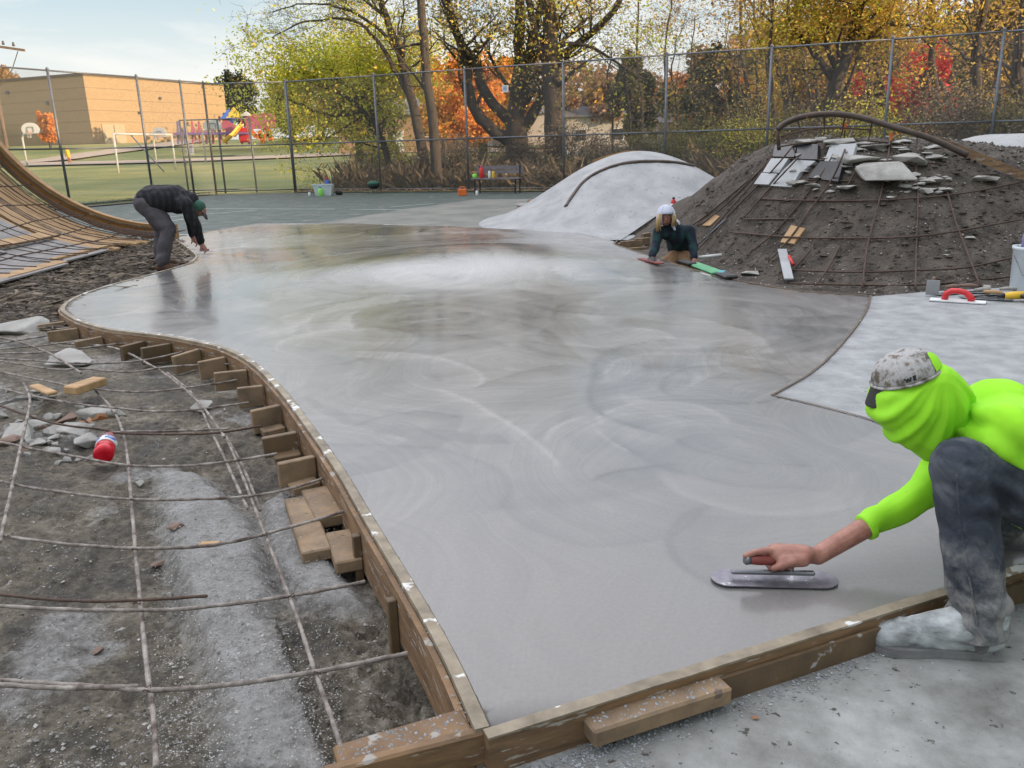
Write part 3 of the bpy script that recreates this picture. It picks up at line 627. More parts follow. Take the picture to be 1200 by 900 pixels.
sky.air_density = 1.0; sky.dust_density = 1.2; sky.ozone_density = 1.0
tc = n.nodes.new('ShaderNodeTexCoord'); sx = n.nodes.new('ShaderNodeSeparateXYZ'); n.links.new(tc.outputs['Generated'], sx.inputs[0])
mp = n.nodes.new('ShaderNodeMapping'); mp.inputs['Scale'].default_value = (1.2, 1.6, 5.5); mp.inputs['Rotation'].default_value = (0, .12, .3); n.links.new(tc.outputs['Generated'], mp.inputs[0])
cl = noi(n, mp.outputs[0], 1.7, 7, .58, .5)
cm = ramp(n, [(.43, (0, 0, 0)), (.56, (1, 1, 1))], cl)
hz = ramp(n, [(0, (1, 1, 1)), (.06, (.95,)*3), (.12, (.55,)*3), (.17, (.22,)*3), (.3, (0, 0, 0))], sx.outputs[2])
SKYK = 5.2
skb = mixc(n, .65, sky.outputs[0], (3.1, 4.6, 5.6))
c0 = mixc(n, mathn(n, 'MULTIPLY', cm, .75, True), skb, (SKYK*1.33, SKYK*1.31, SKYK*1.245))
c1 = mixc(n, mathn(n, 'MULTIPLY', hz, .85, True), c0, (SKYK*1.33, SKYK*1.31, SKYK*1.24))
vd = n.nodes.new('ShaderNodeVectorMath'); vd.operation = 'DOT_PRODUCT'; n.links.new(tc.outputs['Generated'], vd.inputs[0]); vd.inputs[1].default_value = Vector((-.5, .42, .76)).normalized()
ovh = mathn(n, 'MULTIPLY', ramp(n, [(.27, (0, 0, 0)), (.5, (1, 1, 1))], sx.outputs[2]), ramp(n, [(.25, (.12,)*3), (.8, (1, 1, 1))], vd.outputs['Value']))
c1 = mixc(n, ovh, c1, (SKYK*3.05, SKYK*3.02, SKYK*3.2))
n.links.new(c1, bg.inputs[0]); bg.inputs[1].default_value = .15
sl = bpy.data.lights.new('sun', 'SUN'); sl.energy = 8.5; sl.angle = math.radians(.5); sl.color = (1, .70, .42)
so = bpy.data.objects.new('sun', sl); C.objects.link(so); so.rotation_euler = SD.to_track_quat('Z', 'Y').to_euler(); so.location = (30, -20, 30)
sc = bpy.context.scene; sc.view_settings.view_transform = 'Standard'; sc.view_settings.look = 'None'; sc.view_settings.exposure = 0
#SECTION: objects
#SECTION: formwork, pit contents
FRM = 'formwork'
def offset_path(ps, d):
    out = []
    for i, p in enumerate(ps):
        t = (ps[min(i+1, len(ps)-1)]-ps[max(i-1, 0)]); t.z = 0; t.normalize(); out.append(Vector((p.x-t.y*d, p.y+t.x*d, p.z)))
    return out
def wall(mb, ps, d0, d1, z0, z1f):          # strip of board following a path, between two side offsets
    a = offset_path(ps, d0); b = offset_path(ps, d1); n = len(ps); vs = []
    for p, q in zip(a, b):
        zt = z1f(p.x, p.y); vs += [(p.x, p.y, z0), (p.x, p.y, zt), (q.x, q.y, zt), (q.x, q.y, z0)]
    fs = [(i*4+k, i*4+(k+1) % 4, i*4+4+(k+1) % 4, i*4+4+k) for i in range(n-1) for k in range(4)]+[(0, 1, 2, 3), (n*4-4, n*4-1, n*4-2, n*4-3)]
    mb.add(vs, fs)
lep = dedupe(LE, .03)
f1 = thing('curved_formwork', (A0.x-.05, A0.y, -.2), 'curved wooden form boards braced along the left edge of the wet slab', 'formwork')
# left side of path direction (going away from camera) is outward: offsets positive = left
mb = MB(); wall(mb, lep[:-8], .003, .038, -.17, lambda x, y: hump(x, y)+.004); mb.build('form_board', 'woodtop', f1)
mb = MB(); wall(mb, lep[:-8], .041, .060, -.19, lambda x, y: hump(x, y)-.012); mb.build('outer_board', 'wood', f1)
mb = MB(); wall(mb, lep[-9:], .003, .028, -.17, lambda x, y: hump(x, y)+.006); mb.build('end_board', 'woodtop', f1)
# brace blocks standing off the curved form
lens = [0]
for a, b in zip(lep, lep[1:]): lens.append(lens[-1]+(b-a).length)
def at_len(L):
    for i in range(1, len(lens)):
        if lens[i] >= L:
            t = (L-lens[i-1])/(lens[i]-lens[i-1]); p = lep[i-1].lerp(lep[i], t); d = (lep[i]-lep[i-1]).normalized(); return p, d, Vector((-d.y, d.x, 0))
def near_len(px, py, z=-.05):
    g = G(px, py, z); best = min(range(len(lep)), key=lambda i: (lep[i].xy-g.xy).length); return lens[best]
rb = random.Random(3)
for (px, py, L, foot) in [(352, 548, .17, 1), (340, 520, .17, 1), (322, 495, .16, 1), (305, 470, .15, 0), (298, 448, .2, 0), (283, 432, .18, 0), (262, 418, .22, 0), (236, 408, .22, 0), (205, 402, .22, 0), (170, 398, .2, 0), (128, 394, .22, 0), (104, 388, .2, 0), (84, 380, .24, 0), (68, 370, .24, 0)]:
    p, d, q = at_len(near_len(px+8, py-14)); a = p+q*.062; tw = rb.uniform(-.25, .25); q2 = (q+d*tw).normalized()
    mb = MB(); mb.beam(a+q2*.005+Vector((0, 0, -.095)), a+q2*(L+.005)+Vector((0, 0, -.095+rb.uniform(-.01, .01))), .036, .125+rb.uniform(-.02, .01), bev=.004)
    if foot: mb.beam(a+q2*.01-d*.062+Vector((0, 0, -.145)), a+q2*(L*.8)-d*.062+Vector((0, 0, -.15)), .085, .036, bev=.004)
    mb.build('brace_block', 'block' if rb.random() < .75 else 'woodwet', f1)
for (px, py) in [(505, 700), (455, 620), (400, 535)]:       # stakes
    p, d, q = at_len(near_len(px, py)); 
    mb = MB(); mb.box(p+q*.075+Vector((0, 0, -.14)), (.03, .03, .2), Matrix.Rotation(math.atan2(d.y, d.x), 3, 'Z'), .003); mb.build('stake', 'woodwet', f1)
# crumbs of cement on the boards: part of the form
mb = MB()
for i in range(260):
    L = random.random()**1.6*lens[-12]; p, d, q = at_len(max(L, .02)); s = random.uniform(.0015, .005); mb.chip(p+q*(.046+random.gauss(0, .008))+Vector((0, 0, -.008)), s)
o = mb.build('cement_crumbs', 'crumb', f1, recalc=False); o['kind'] = 'stuff'
# front form
f2 = thing('front_formwork', tuple(A0+dv*.8+Vector((0, 0, -.1))), 'straight wooden form board along the front edge of the wet slab', 'formwork')
fl = [A0+dv*t-nv*0+Vector((0, 0, 0)) for t in (-.02, .3, .6, .9, 1.2, 1.6, 2.2, 3.3)]
mb = MB(); wall(mb, fl, -.036, -.003, -.115, lambda x, y: -.003); mb.build('form_board', 'wood', f2)
mb = MB(); wall(mb, spline(fl, 8), -.037, -.002, -.0028, lambda x, y: .003+.002*fbm(x, y, 6)); mb.build('cement_skin', 'woodtop', f2)
mb = MB(); wall(mb, fl[2:], -.050, -.039, -.105, lambda x, y: -.030+.004*fbm(x, y, 9)); mb.build('outer_board', 'woodwet', f2)
mb = MB()
for i in range(1500):
    t = random.random()**1.5*2.6; mb.chip(A0+dv*t-nv*(.055+abs(random.gauss(0, .035)))+Vector((0, 0, -.098)), random.uniform(.0015, .007))
for i in range(700):
    g = G(random.uniform(575, 760), random.uniform(845, 900), -.098); mb.chip(g, random.uniform(.001, .006))
for i in range(260):
    g = G(random.uniform(600, 1200), random.uniform(780, 900), -.099); mb.chip(g, random.uniform(.0008, .003))
o = tag(mb.build('gravel', 'crumb', None, recalc=False), 'pale cement crumbs scattered along the foot of the front form board', 'gravel', kind='stuff')
# timber at the bottom corner and loose timber in front
def timber(name, label, cat, pts, w, h, mat='block', group=None, bev=.006, topz=None, crumb=0):
    a, b = pts; r = thing(name, tuple((Vector(a)+Vector(b))/2-Vector((0, 0, h/2))), label, cat, group) if crumb else None
    mb = MB(); mb.beam(a, b, w, h, bev=bev); bm = None
    o = mb.build('plank' if crumb else name, mat, r)
    if crumb:
        mc = MB(); x = (Vector(b)-Vector(a)); s = Vector((-x.y, x.x, 0)).normalized()
        for i in range(crumb): mc.chip(Vector(a)+x*random.uniform(.03, .97)+s*random.uniform(-.42, .42)*w+Vector((0, 0, h/2)), random.uniform(.0015, .0075))
        k = mc.build('cement_crumbs', 'crumb', r, recalc=False); k['kind'] = 'stuff'; return r
    return tag(o, label, cat, group)
timber('timber_block', 'short thick timber with crumbs lying in front of the front form board', 'timber', (G(688, 857, -.05), G(848, 806, -.05)), .075, .05, crumb=110)
timber('timber_block', 'broad orange-brown plank ending at the near corner of the wet slab', 'timber', (G(395, 897, -.03), G(548, 851, -.03)), .095, .04, 'wood', crumb=150)
timber('timber_block', 'long board on edge across the bottom of the picture under the near corner', 'timber', (G(380, 921, -.05), G(568, 872, -.05)), .03, .09, 'wood')
timber('timber_block', 'small wedge block at the outer corner between the two form boards', 'timber', (G(552, 852, -.045), G(572, 858, -.045)), .05, .09, 'woodwet')
GB = 'cut lumber blocks lying in the pit by the curved form'
timber('lumber_block', 'longest of the cut lumber blocks beside the curved form', 'lumber', (G(349, 588, -.15), G(372, 652, -.15)), .11, .05, group=GB, crumb=25)
timber('lumber_block', 'square lumber block touching the form above the long one', 'lumber', (G(371, 577, -.14), G(390, 611, -.14)), .13, .05, group=GB, crumb=25)
timber('lumber_block', 'lumber block nearest the camera with a cement smeared top', 'lumber', (G(397, 628, -.15), G(410, 664, -.15)), .10, .05, group=GB, crumb=30)
timber('lumber_block', 'pale lumber block lying on the rubble above the bottle', 'lumber', (G(82, 458, -.06), G(118, 446, -.06)), .11, .05, 'tan')
timber('wood_chip', 'thin pale splinter of board beside the rubble', 'wood', (G(40, 452, -.07), G(62, 461, -.07)), .06, .02, 'tan')
timber('wood_chip', 'small tan scrap of wood under a bar on the dusted strip', 'wood', (G(234, 637, -.165), G(258, 636, -.165)), .03, .008, 'tan')
# rebar net in the pit
rn = thing('rebar_net', tuple(G(170, 600, -.15)), 'net of cement crusted reinforcing bars tied across the dirt pit', 'rebar')
BL = [([(405, 893), (388, 840), (370, 790), (345, 715), (310, 625), (285, 560), (265, 512)], 'rebar', .0062, -.10),
 ([(263, 512), (240, 480), (215, 455), (180, 430), (130, 407), (60, 402)], 'rebar', .0075, -.09),
 ([(305, 598), (285, 548), (266, 513)], 'rebar', .0065, -.13), ([(290, 596), (262, 535), (245, 500), (237, 482), (222, 458), (196, 437)], 'rebar', .0065, -.10),
 ([(183, 899), (180, 840), (172, 780), (160, 660), (155, 600), (147, 520), (134, 483), (112, 458)], 'rebar', .0075, -.12),
 ([(0, 635), (12, 580), (25, 520), (35, 470), (28, 450)], 'rebar', .0075, -.08), ([(95, 437), (60, 415), (20, 400), (0, 396)], 'rebar', .008, -.07),
 ([(-20, 794), (80, 803), (170, 808), (260, 802), (370, 788), (478, 766)], 'rebar', .0068, -.09), ([(-20, 799), (60, 806), (100, 807), (162, 804)], 'rebar', .0066, -.085),
 ([(-20, 709), (100, 714), (200, 715), (340, 698), (428, 681)], 'rebar', .0062, -.095), ([(-20, 694), (60, 702), (160, 704), (243, 698)], 'rust', .0052, -.08),
 ([(-10, 626), (80, 638), (170, 643), (260, 637), (350, 615), (430, 591)], 'rebar', .0062, -.09), ([(-10, 562), (60, 575), (150, 585), (270, 583), (330, 575), (378, 561)], 'rebar', .0062, -.09),
 ([(-10, 516), (60, 530), (160, 546), (250, 543), (325, 531)], 'rebar', .006, -.09), ([(-10, 472), (60, 495), (120, 503), (150, 508), (240, 508), (306, 500)], 'rust', .006, -.085),
 ([(130, 506), (200, 505), (268, 502)], 'rebar', .006, -.08), ([(-10, 453), (70, 470), (150, 480), (210, 482), (292, 472)], 'rebar', .006, -.085),
 ([(-10, 433), (60, 448), (120, 457), (190, 458), (278, 445)], 'rebar', .006, -.085), ([(-10, 421), (60, 432), (100, 432), (150, 436), (200, 430), (278, 426)], 'rebar', .006, -.08),
 ([(-10, 419), (80, 425), (140, 425), (190, 418), (236, 406)], 'rebar', .0062, -.08), ([(-10, 415), (60, 412), (120, 405), (187, 398)], 'rebar', .0065, -.08),
 ([(-10, 410), (50, 405), (100, 398), (130, 393)], 'rebar', .0065, -.08), ([(-10, 404), (60, 392), (92, 384)], 'rebar', .0065, -.08), ([(-10, 377), (40, 371), (72, 364)], 'rust', .0065, -.08)]
xcross = []
for pts, mt_, r, z in BL:
    mb = MB(); P_ = spline([G(*q, z) for q in pts], 6); P_ = [p+Vector((0, 0, .004*fbm(p.x, p.y, 3))) for p in P_]; P_ = spline(P_, 5); mb.tube(P_, [r*(.94+.10*(i % 2)+.10*math.sin(i*.6)+.12*random.random()) for i in range(len(P_))], 8); mb.build('bar', mt_, rn, True)
for q in [(172, 808), (160, 706), (158, 643), (156, 585), (152, 546), (150, 508), (310, 627), (341, 699), (371, 787), (283, 580), (255, 541), (241, 508), (12, 628), (216, 458), (225, 482), (235, 508)]:
    g = G(*q, -.088); mb = MB(); mb.tube([g+Vector((.011*math.cos(a), .011*math.sin(a), .008*math.sin(a*1.7))) for a in [k*.9 for k in range(9)]], .0016, 4); mb.build('tie', 'rust', rn)
# gravel in the pit
mb = MB(); rg = random.Random(5)
for i in range(15000):
    px, py = rg.uniform(0, 560), 380+rg.random()**.7*520; g = G(px, py, -.18)
    dd = min((lep[k].xy-g.xy).length for k in range(0, len(lep), 3))
    if g.x > -.07-.36*(g.y-1.6) and g.y < 4.2: continue
    if dd < .03 or (py < 600 and px > 260 and g.y > 4 and px > 60+(py-380)*1.6+150): continue
    if fbm(g.x, g.y, 2.5, 3, 6.) < rg.uniform(-.35, .35): continue
    g.z = pit(g.x, g.y)+.001; mb.chip(g, rg.uniform(.0016, .0055) if rg.random() < .94 else rg.uniform(.006, .014), rg)
for i in range(9000):
    px, py = rg.uniform(180, 400), rg.uniform(560, 900); g = G(px, py, -.165)
    if fbm(g.x, g.y, 4, 3, 1.) < rg.uniform(-.5, .25): continue
    g.z = max(pit(g.x, g.y), -.166 if 0 else pit(g.x, g.y))+.004; mb.chip(Vector((g.x, g.y, max(g.z, -.162))), rg.uniform(.0014, .005), rg)
tag(mb.build('gravel', 'gravel', None, recalc=False), 'loose grey gravel strewn over the dirt of the pit', 'gravel', kind='stuff')
# clods
mb = MB()
for i in range(2600):
    px, py = rg.uniform(0, 520), 440+rg.random()**.8*460; g = G(px, py, -.18)
    if g.x > -.12-.37*(g.y-1.6): continue
    if dustf(g.x, g.y) > .2: continue
    g.z = pit(g.x, g.y)-.003; mb.chip(g, rg.uniform(.004, .016), rg)
tag(mb.build('dirt_clods', 'clod', None, recalc=False), 'small dark clods of wet dirt in the pit', 'dirt', kind='stuff')
def onm0(px, py): return HF(px, py, mound, 5, 16)
def rock(c, s, mat, label, group=None, seed=0, name='rock', cat='rubble'):
    rr = random.Random(seed); bm = bmesh.new(); 
    for i in range(12):
        v = Vector((rr.gauss(0, 1), rr.gauss(0, 1), rr.gauss(0, 1))).normalized(); bm.verts.new(Vector((v.x*s[0], v.y*s[1], v.z*s[2]))*rr.uniform(.8, 1.1))
    r = bmesh.ops.convex_hull(bm, input=bm.verts[:]); bmesh.ops.delete(bm, geom=[g for g in r['geom_interior'] if isinstance(g, bmesh.types.BMVert)], context='VERTS')
    bmesh.ops.bevel(bm, geom=bm.edges[:], offset=min(s)*.1, segments=1, affect='EDGES')
    me = bpy.data.meshes.new(name); bm.to_mesh(me); bm.free(); me.materials.append(MT[mat]); o = bpy.data.objects.new(name, me); C.objects.link(o); o.location = c; o.rotation_euler.z = rr.uniform(0, 6)
    return tag(o, label, cat, group)
for i, (px, py, s, mt_, lb) in enumerate([(8, 505, .16, 'rock', 'broad pale concrete chunk at the left edge above the bars'), (85, 400+100, .10, 'rock', 'pale concrete chunk just above the bottle'), (118, 482, .11, 'rock', 'grey rounded rock beside the second long bar'), (78, 483, .06, 'brickbit', 'pinkish brick fragment among the rubble'), (100, 508, .075, 'rock', 'flat stone left of the red bottle'), (40, 492, .07, 'rock', 'small chunk right of the broad pale slab'), (62, 500, .06, 'rock', 'stone in the middle of the rubble heap'), (28, 470, .06, 'rock', 'stone under the crusted upright bar'), (45, 515, .05, 'rock', 'lowest small stone of the rubble heap'), (205, 610, .03, 'brickbit', 'dark brown stone beside the dusted strip'), (183, 636, .03, 'brickbit', 'flat pinkish stone under the bar right of the long bar'), (195, 665, .018, 'rock', 'small pale pebble stone at the edge of the dusted strip'), (108, 728, .022, 'brickbit', 'reddish half buried stone in the near dirt'), (162, 556, .025, 'rock', 'small tan stone right of the long bar below the bottle'), (80, 425, .16, 'rock', 'large buried rock behind the rubble heap'), (235, 468, .07, 'rock', 'flat stone in the trench by the crusted bar'), (55, 470, .05, 'rock', 'small grey stone below the wood splinter'), (10, 535-20, .07, 'brickbit', 'reddish chunk at the left frame edge'), (20, 396, .2, 'rock', 'long pale slab piece far left beyond the bars'), (60, 522, .04, 'rock', 'stone left of the bottle just below the bar')]):
    g = G(px, py, -.14); rock(Vector((g.x, g.y, pit(g.x, g.y)+s*.12)), (s*1.5, s*1.1, s*.55), mt_, lb, 'broken concrete rubble in the pit', i+10)
rq = random.Random(21)
for i in range(34):
    g = G(min(118, abs(rq.gauss(48, 34))), rq.uniform(458, 530), -.14); s = rq.uniform(.02, .05); rock(Vector((g.x, g.y, pit(g.x, g.y)+s*.2)), (s, s*.75, s*.6), 'brickbit' if i % 7 == 0 else 'rock', 'small broken concrete fragment in the rubble heap left of the bottle', 'small fragments of the rubble heap', 200+i)
GF = 'small broken pieces around the big slabs on the mound'
for i in range(95):
    p = onm0(rq.uniform(925, 1115), rq.uniform(160, 228)); s = rq.uniform(.03, .12); rock(p+Vector((0, 0, s*.12)), (s*1.2, s*.9, s*.28), 'rock', 'small broken concrete piece among the big slabs on the mound top', GF, 300+i)
# red sports drink bottle, lying cap away from the camera
bp = G(124, 524, -.10); ax = (G(121, 505, -.07)-G(126, 533, -.12)); ax = (G(133, 502, -.08)-G(123, 532, -.10)).normalized()
rt = thing('drink_bottle', tuple(bp-Vector((0, 0, .045))), 'clear plastic bottle of bright red drink lying on the rubble', 'bottle')
Mx = ax.to_track_quat('Z', 'Y').to_matrix(); b0 = bp-ax*.115
k_ = 1.15
mb = MB(); mb.lathe(b0, [(r*k_, z*k_) for r, z in [(.018, 0), (.034, .003), (.041, .015), (.042, .05), (.039, .06), (.042, .07), (.042, .085)]], 24, Mx); mb.build('liquid', 'drink', rt, True)
mb = MB(); mb.lathe(b0, [(r*k_, z*k_) for r, z in [(.042, .086), (.0425, .15), (.038, .16), (.042, .168), (.036, .19), (.022, .21), (.019, .215)]], 24, Mx); mb.build('bottle_neck', 'clear', rt, True)
mb = MB(); mb.lathe(b0, [(r*k_, z*k_) for r, z in [(.0432, .092), (.0436, .093), (.0436, .138), (.0432, .139)]], 24, Mx); mb.build('label', 'white', rt, True)
mb = MB(); Y_ = Mx @ Vector((0, 1, 0)); X_ = Mx @ Vector((1, 0, 0))
def wrap_band(z0, z1, a0, a1, wob):
    vs = []; 
    for i in range(9):
        a = a0+(a1-a0)*i/8
        for z in (z0+wob*math.sin(i), z1+wob*math.sin(i+1)): vs.append(b0+Mx @ Vector((.0441*k_*math.cos(a), .0441*k_*math.sin(a), z*k_)))
    mb.add(vs, [(2*i, 2*i+2, 2*i+3, 2*i+1) for i in range(8)])
for a in (0, 1.6, 3.2, 4.8): wrap_band(.105, .122, a, a+1.1, .003); wrap_band(.127, .133, a+.2, a+1.3, .001)
mb.build('label_print', 'blue', rt)
mb = MB(); mb.lathe(b0, [(r*k_, z*k_) for r, z in [(.0195, .216), (.02, .217), (.02, .235), (.017, .238)]], 20, Mx); mb.build('bottle_cap', 'redp', rt, True)
# dry leaves by the bottle
def leafmesh(name, c, s, rz, mat, label=None, group=None, curl=.4, seed=0):
    rr = random.Random(seed); vs = [Vector((0, 0, 0))]; k = 11
    for i in range(k): a = 2*PI*i/k; r = s*(1 if i % 2 else .5)*rr.uniform(.8, 1.1); vs.append(Vector((r*math.cos(a+rz), r*math.sin(a+rz), curl*s*rr.uniform(0, .8))))
    mb = MB(); mb.add([Vector(c)+v for v in vs], [(0, 1+i, 1+(i+1) % k) for i in range(k)]); o = mb.build(name, mat, recalc=False); return tag(o, label, 'leaf', group)
leafmesh('dry_leaf', G(104, 494, -.04), .055, .3, 'fallen', 'flat orange dry leaf above the red bottle', 'dry leaves by the bottle', .3, 1)
leafmesh('dry_leaf', G(120, 492, -.02), .06, 1., 'fallen', 'curled dark brown dry leaf touching the bottle neck', 'dry leaves by the bottle', .9, 2)
leafmesh('dry_leaf', G(885, 841, -.096), .012, 1., 'fallen', 'tiny yellow leaf on the lower grey slab in front', None, .3, 4)
# woody debris between ramp and slab
mb = MB(); rd = random.Random(9)
for i in range(9500):
    px, py = rd.uniform(-15, 215), rd.uniform(283, 392); g = G(px, py, -.12)
    if (px > 175 and py > 322) or py > 392-.12*px*0: continue
    if any((lep[k].xy-g.xy).length < .12 for k in range(0, len(lep), 3)) : continue
    if g.x > lep[0].x: continue
    g.z = pit(g.x, g.y)+rd.uniform(-.01, .05); a = rd.gauss(.25, .55); L = rd.uniform(.015, .09)*(1 if rd.random() < .88 else 2.4); w = rd.uniform(.004, .022); d = Vector((math.cos(a), math.sin(a), rd.gauss(0, .15))); s = Vector((-d.y, d.x, rd.gauss(0, .3)))
    mb.add([g-d*L-s*w, g+d*L-s*w*.6, g+d*L*.9+s*w, g-d*L+s*w*.8, g+Vector((0, 0, .02))], [(0, 1, 4), (1, 2, 4), (2, 3, 4), (3, 0, 4)])
tag(mb.build('debris', 'debris', None, recalc=False), 'brown splintered wood and rubble debris between the ramp form and the slab', 'debris', kind='stuff')
#SECTION: quarter pipe form
XB, RR = -5.35, 3.25
def qp(a, Y, off=0.): return Vector((XB-(RR+off)*math.sin(a), Y, -.0+RR-(RR+off)*math.cos(a)))
qr = thing('ramp_formwork', (XB-1.5, 12, -.1), 'curved wooden quarter pipe form with grey plywood and rebar at the left', 'ramp form')
def arcsheet(mb, a0, a1, y0, y1, off, th, n=14):
    vs = []
    for i in range(n+1):
        a = a0+(a1-a0)*i/n
        for (Y, o_) in ((y0, off), (y1, off), (y1, off+th), (y0, off+th)): vs.append(qp(a, Y, o_))
    mb.add(vs, [(i*4+k, i*4+(k+1) % 4, i*4+4+(k+1) % 4, i*4+4+k) for i in range(n) for k in range(4)]+[(0, 1, 2, 3), (n*4, n*4+3, n*4+2, n*4+1)])
mb = MB(); arcsheet(mb, -.02, 1.35, 13.38, 13.5, -.24, .22, 30); mb.build('edge_rib', 'rib', qr)
mb = MB(); arcsheet(mb, .0, 1.35, 13.34, 13.378, -.2, .03, 30); arcsheet(mb, .0, 1.35, 13.34, 13.378, -.08, .02, 30); mb.build('rib_batten', 'woodwet', qr)
for y0, y1, a0, a1, o_, m_ in [(13.12, 13.32, .10, 1.3, .02, 'tan'), (12.78, 12.88, .15, 1.3, .025, 'tan'), (12.42, 12.53, .2, 1.3, .02, 'wood'), (11.45, 11.72, .72, 1.3, .03, 'tan'), (11.1, 11.42, .72, 1.3, .03, 'tan'), (10.7, 11.06, .72, 1.3, .03, 'ply'), (12.9, 13.1, .12, 1.3, .02, 'tan'), (12.55, 12.75, .2, 1.3, .02, 'tan'), (12.05, 12.4, .12, 1.3, .02, 'tan'), (11.75, 11.98, .3, 1.3, .03, 'tan')]:
    mb = MB(); arcsheet(mb, a0, a1, y0, y1, o_, .03); mb.build('lath', m_, qr)
for y0, y1, a0, a1, o_ in [(10.55, 11.9, .10, .34, -.02), (10.55, 11.7, .33, .72, -.05), (9.3, 10.5, .06, .3, -.02), (9.3, 10.5, .3, .66, -.05), (8.1, 9.25, .05, .3, -.03), (11.0, 11.7, .71, 1.2, -.06)]:
    mb = MB(); arcsheet(mb, a0, a1, y0, y1, o_, .02); mb.build('plywood_sheet', 'ply', qr)
for a_, y0, y1, o_, w_ in [(.335, 9.5, 12.0, -.085, .05), (.08, 8.3, 10.6, -.03, .05), (.13, 10.6, 12.3, -.05, .02)]:
    mb = MB(); arcsheet(mb, a_, a_+w_, y0, y1, o_, .035, 2); mb.build('cleat', 'tan', qr)
mb = MB(); arcsheet(mb, .0, 1.35, 8., 13.3, .12, .04, 24); mb.build('backing_frame', 'woodwet', qr)
for i in range(17):
    Y = 8.4+i*.29; mb = MB(); mb.tube([qp(.02+k*.085, Y+.03*math.sin(k+i), -.12-.01*math.sin(i*3)) for k in range(16)], .0065, 5); mb.build('arc_bar', 'rust', qr)
for i, Y in enumerate([12.6, 12.75, 12.9, 13.02, 13.12, 13.2, 13.27]):
    mb = MB(); mb.tube([qp(-.12+k*.085, Y-.25+.3*(k/16), -.16) for k in range(18)], .0065, 5); mb.build('arc_bar', 'rust', qr)
for i, a in enumerate([.16, .3, .44, .58, .74, .9, 1.06]):
    mb = MB(); mb.tube([qp(a+.02*math.sin(Y*2+i), Y, -.14) for Y in (8.2, 9, 10, 11, 12, 12.8, 13.35)], .0085, 5); mb.build('cross_bar', 'rust', qr)
# flat bars on the low ground by the bent worker
r2 = thing('rebar_net', tuple(G(160, 310, -.1)), 'rusty reinforcing bars on the boards beside the bent worker', 'rebar')
for i in range(9):
    a = G(120-i*3, 289+i*4.6, -.06); b_ = G(215-i*4, 286+i*4.2, -.06); mb = MB(); mb.tube([a, (a+b_)/2+Vector((0, 0, .02*math.sin(i))), b_], .009, 5); mb.build('bar', 'rust' if i % 2 else 'rebar', r2, True)
for q in ([(140, 286), (132, 305), (118, 326)], [(176, 290), (168, 308), (160, 322)]):
    mb = MB(); mb.tube([G(*p, -.05) for p in q], .009, 5); mb.build('bar', 'rust', r2, True)
GP = 'grey boards laid at the feet of the bent worker'
for i in range(5):
    a = G(150-i*2, 296+i*6, -.11); b_ = G(222-i*6, 293+i*5.5, -.11); mb = MB(); mb.beam(a, b_, .14, .02); tag(mb.build('board', 'ply' if i != 2 else 'woodwet'), ['grey board farthest back under the bent worker', 'second grey board from the back beneath the bent worker', 'dark brown board under the heel of the bent worker', 'grey board just in front of the bent worker boot', 'nearest grey board below the bent worker'][i], 'board', GP)
for i, (a, b_, lb) in enumerate([((206, 316), (226, 309), 'brown block inside the slab notch by the boot'), ((207, 300), (222, 312), 'dark board on edge inside the slab notch'), ((204, 287), (221, 303), 'upright brown board at the back of the slab notch')]):
    mb = MB(); mb.beam(G(*a, -.09), G(*b_, -.09), .05, .1, bev=.004); tag(mb.build('timber_block', 'block' if i == 0 else 'woodwet'), lb, 'timber')
#SECTION: right mound
dm = thing('concrete_mound', (2.35, 15.3, -.05), 'smooth pale concrete mound with a dark coping seam', 'concrete mound')
mb = MB(); N1, N2 = 96, 40
for j in range(N2+1):
    for i in range(N1):
        a = 2*PI*i/N1; r = j/N2; x = 2.35+2.9*r*math.cos(a); y = 15.3+3.15*r*math.sin(a); mb.v.append((x, y, dome(x, y)+.006*fbm(x, y, 1.5)-(.05 if j == N2 else 0)))
for j in range(N2):
    for i in range(N1): mb.f.append((j*N1+i, j*N1+(i+1) % N1, (j+1)*N1+(i+1) % N1, (j+1)*N1+i))
mb.build('shell', 'mound_c', dm, True)
cpx = spline([Vector((a, b, 0)) for a, b in [(663, 243), (672, 229), (684, 214), (700, 203), (722, 194.5), (745, 190.5), (775, 190), (800, 192.5), (830, 200), (862, 213), (875, 221)]], 5)
cps = [HF(p.x, p.y, dome, 8, 30) for p in cpx]
mb = MB(); mb.tube([p+Vector((0, .0, .004)) for p in cps], .036, 6); mb.build('coping', 'pipe', dm, True)
mb = MB(); q = [Vector((2.35+2.9*r*math.cos(a), 15.3+3.15*r*math.sin(a), 0)) for r, a in [(.30, 2.6), (.22, 2.2), (.16, 1.8), (.18, 1.2), (.28, .8)]]; q = spline(q, 4); vs = []
for p in q: z = dome(p.x, p.y); vs += [(p.x, p.y, z-.02), (p.x, p.y, z+.075), (p.x, p.y+.03, z+.075), (p.x, p.y+.03, z-.02)]
mb.add(vs, [(i*4+k, i*4+(k+1) % 4, i*4+4+(k+1) % 4, i*4+4+k) for i in range(len(q)-1) for k in range(4)]); mb.build('rim_board', 'rib', dm)
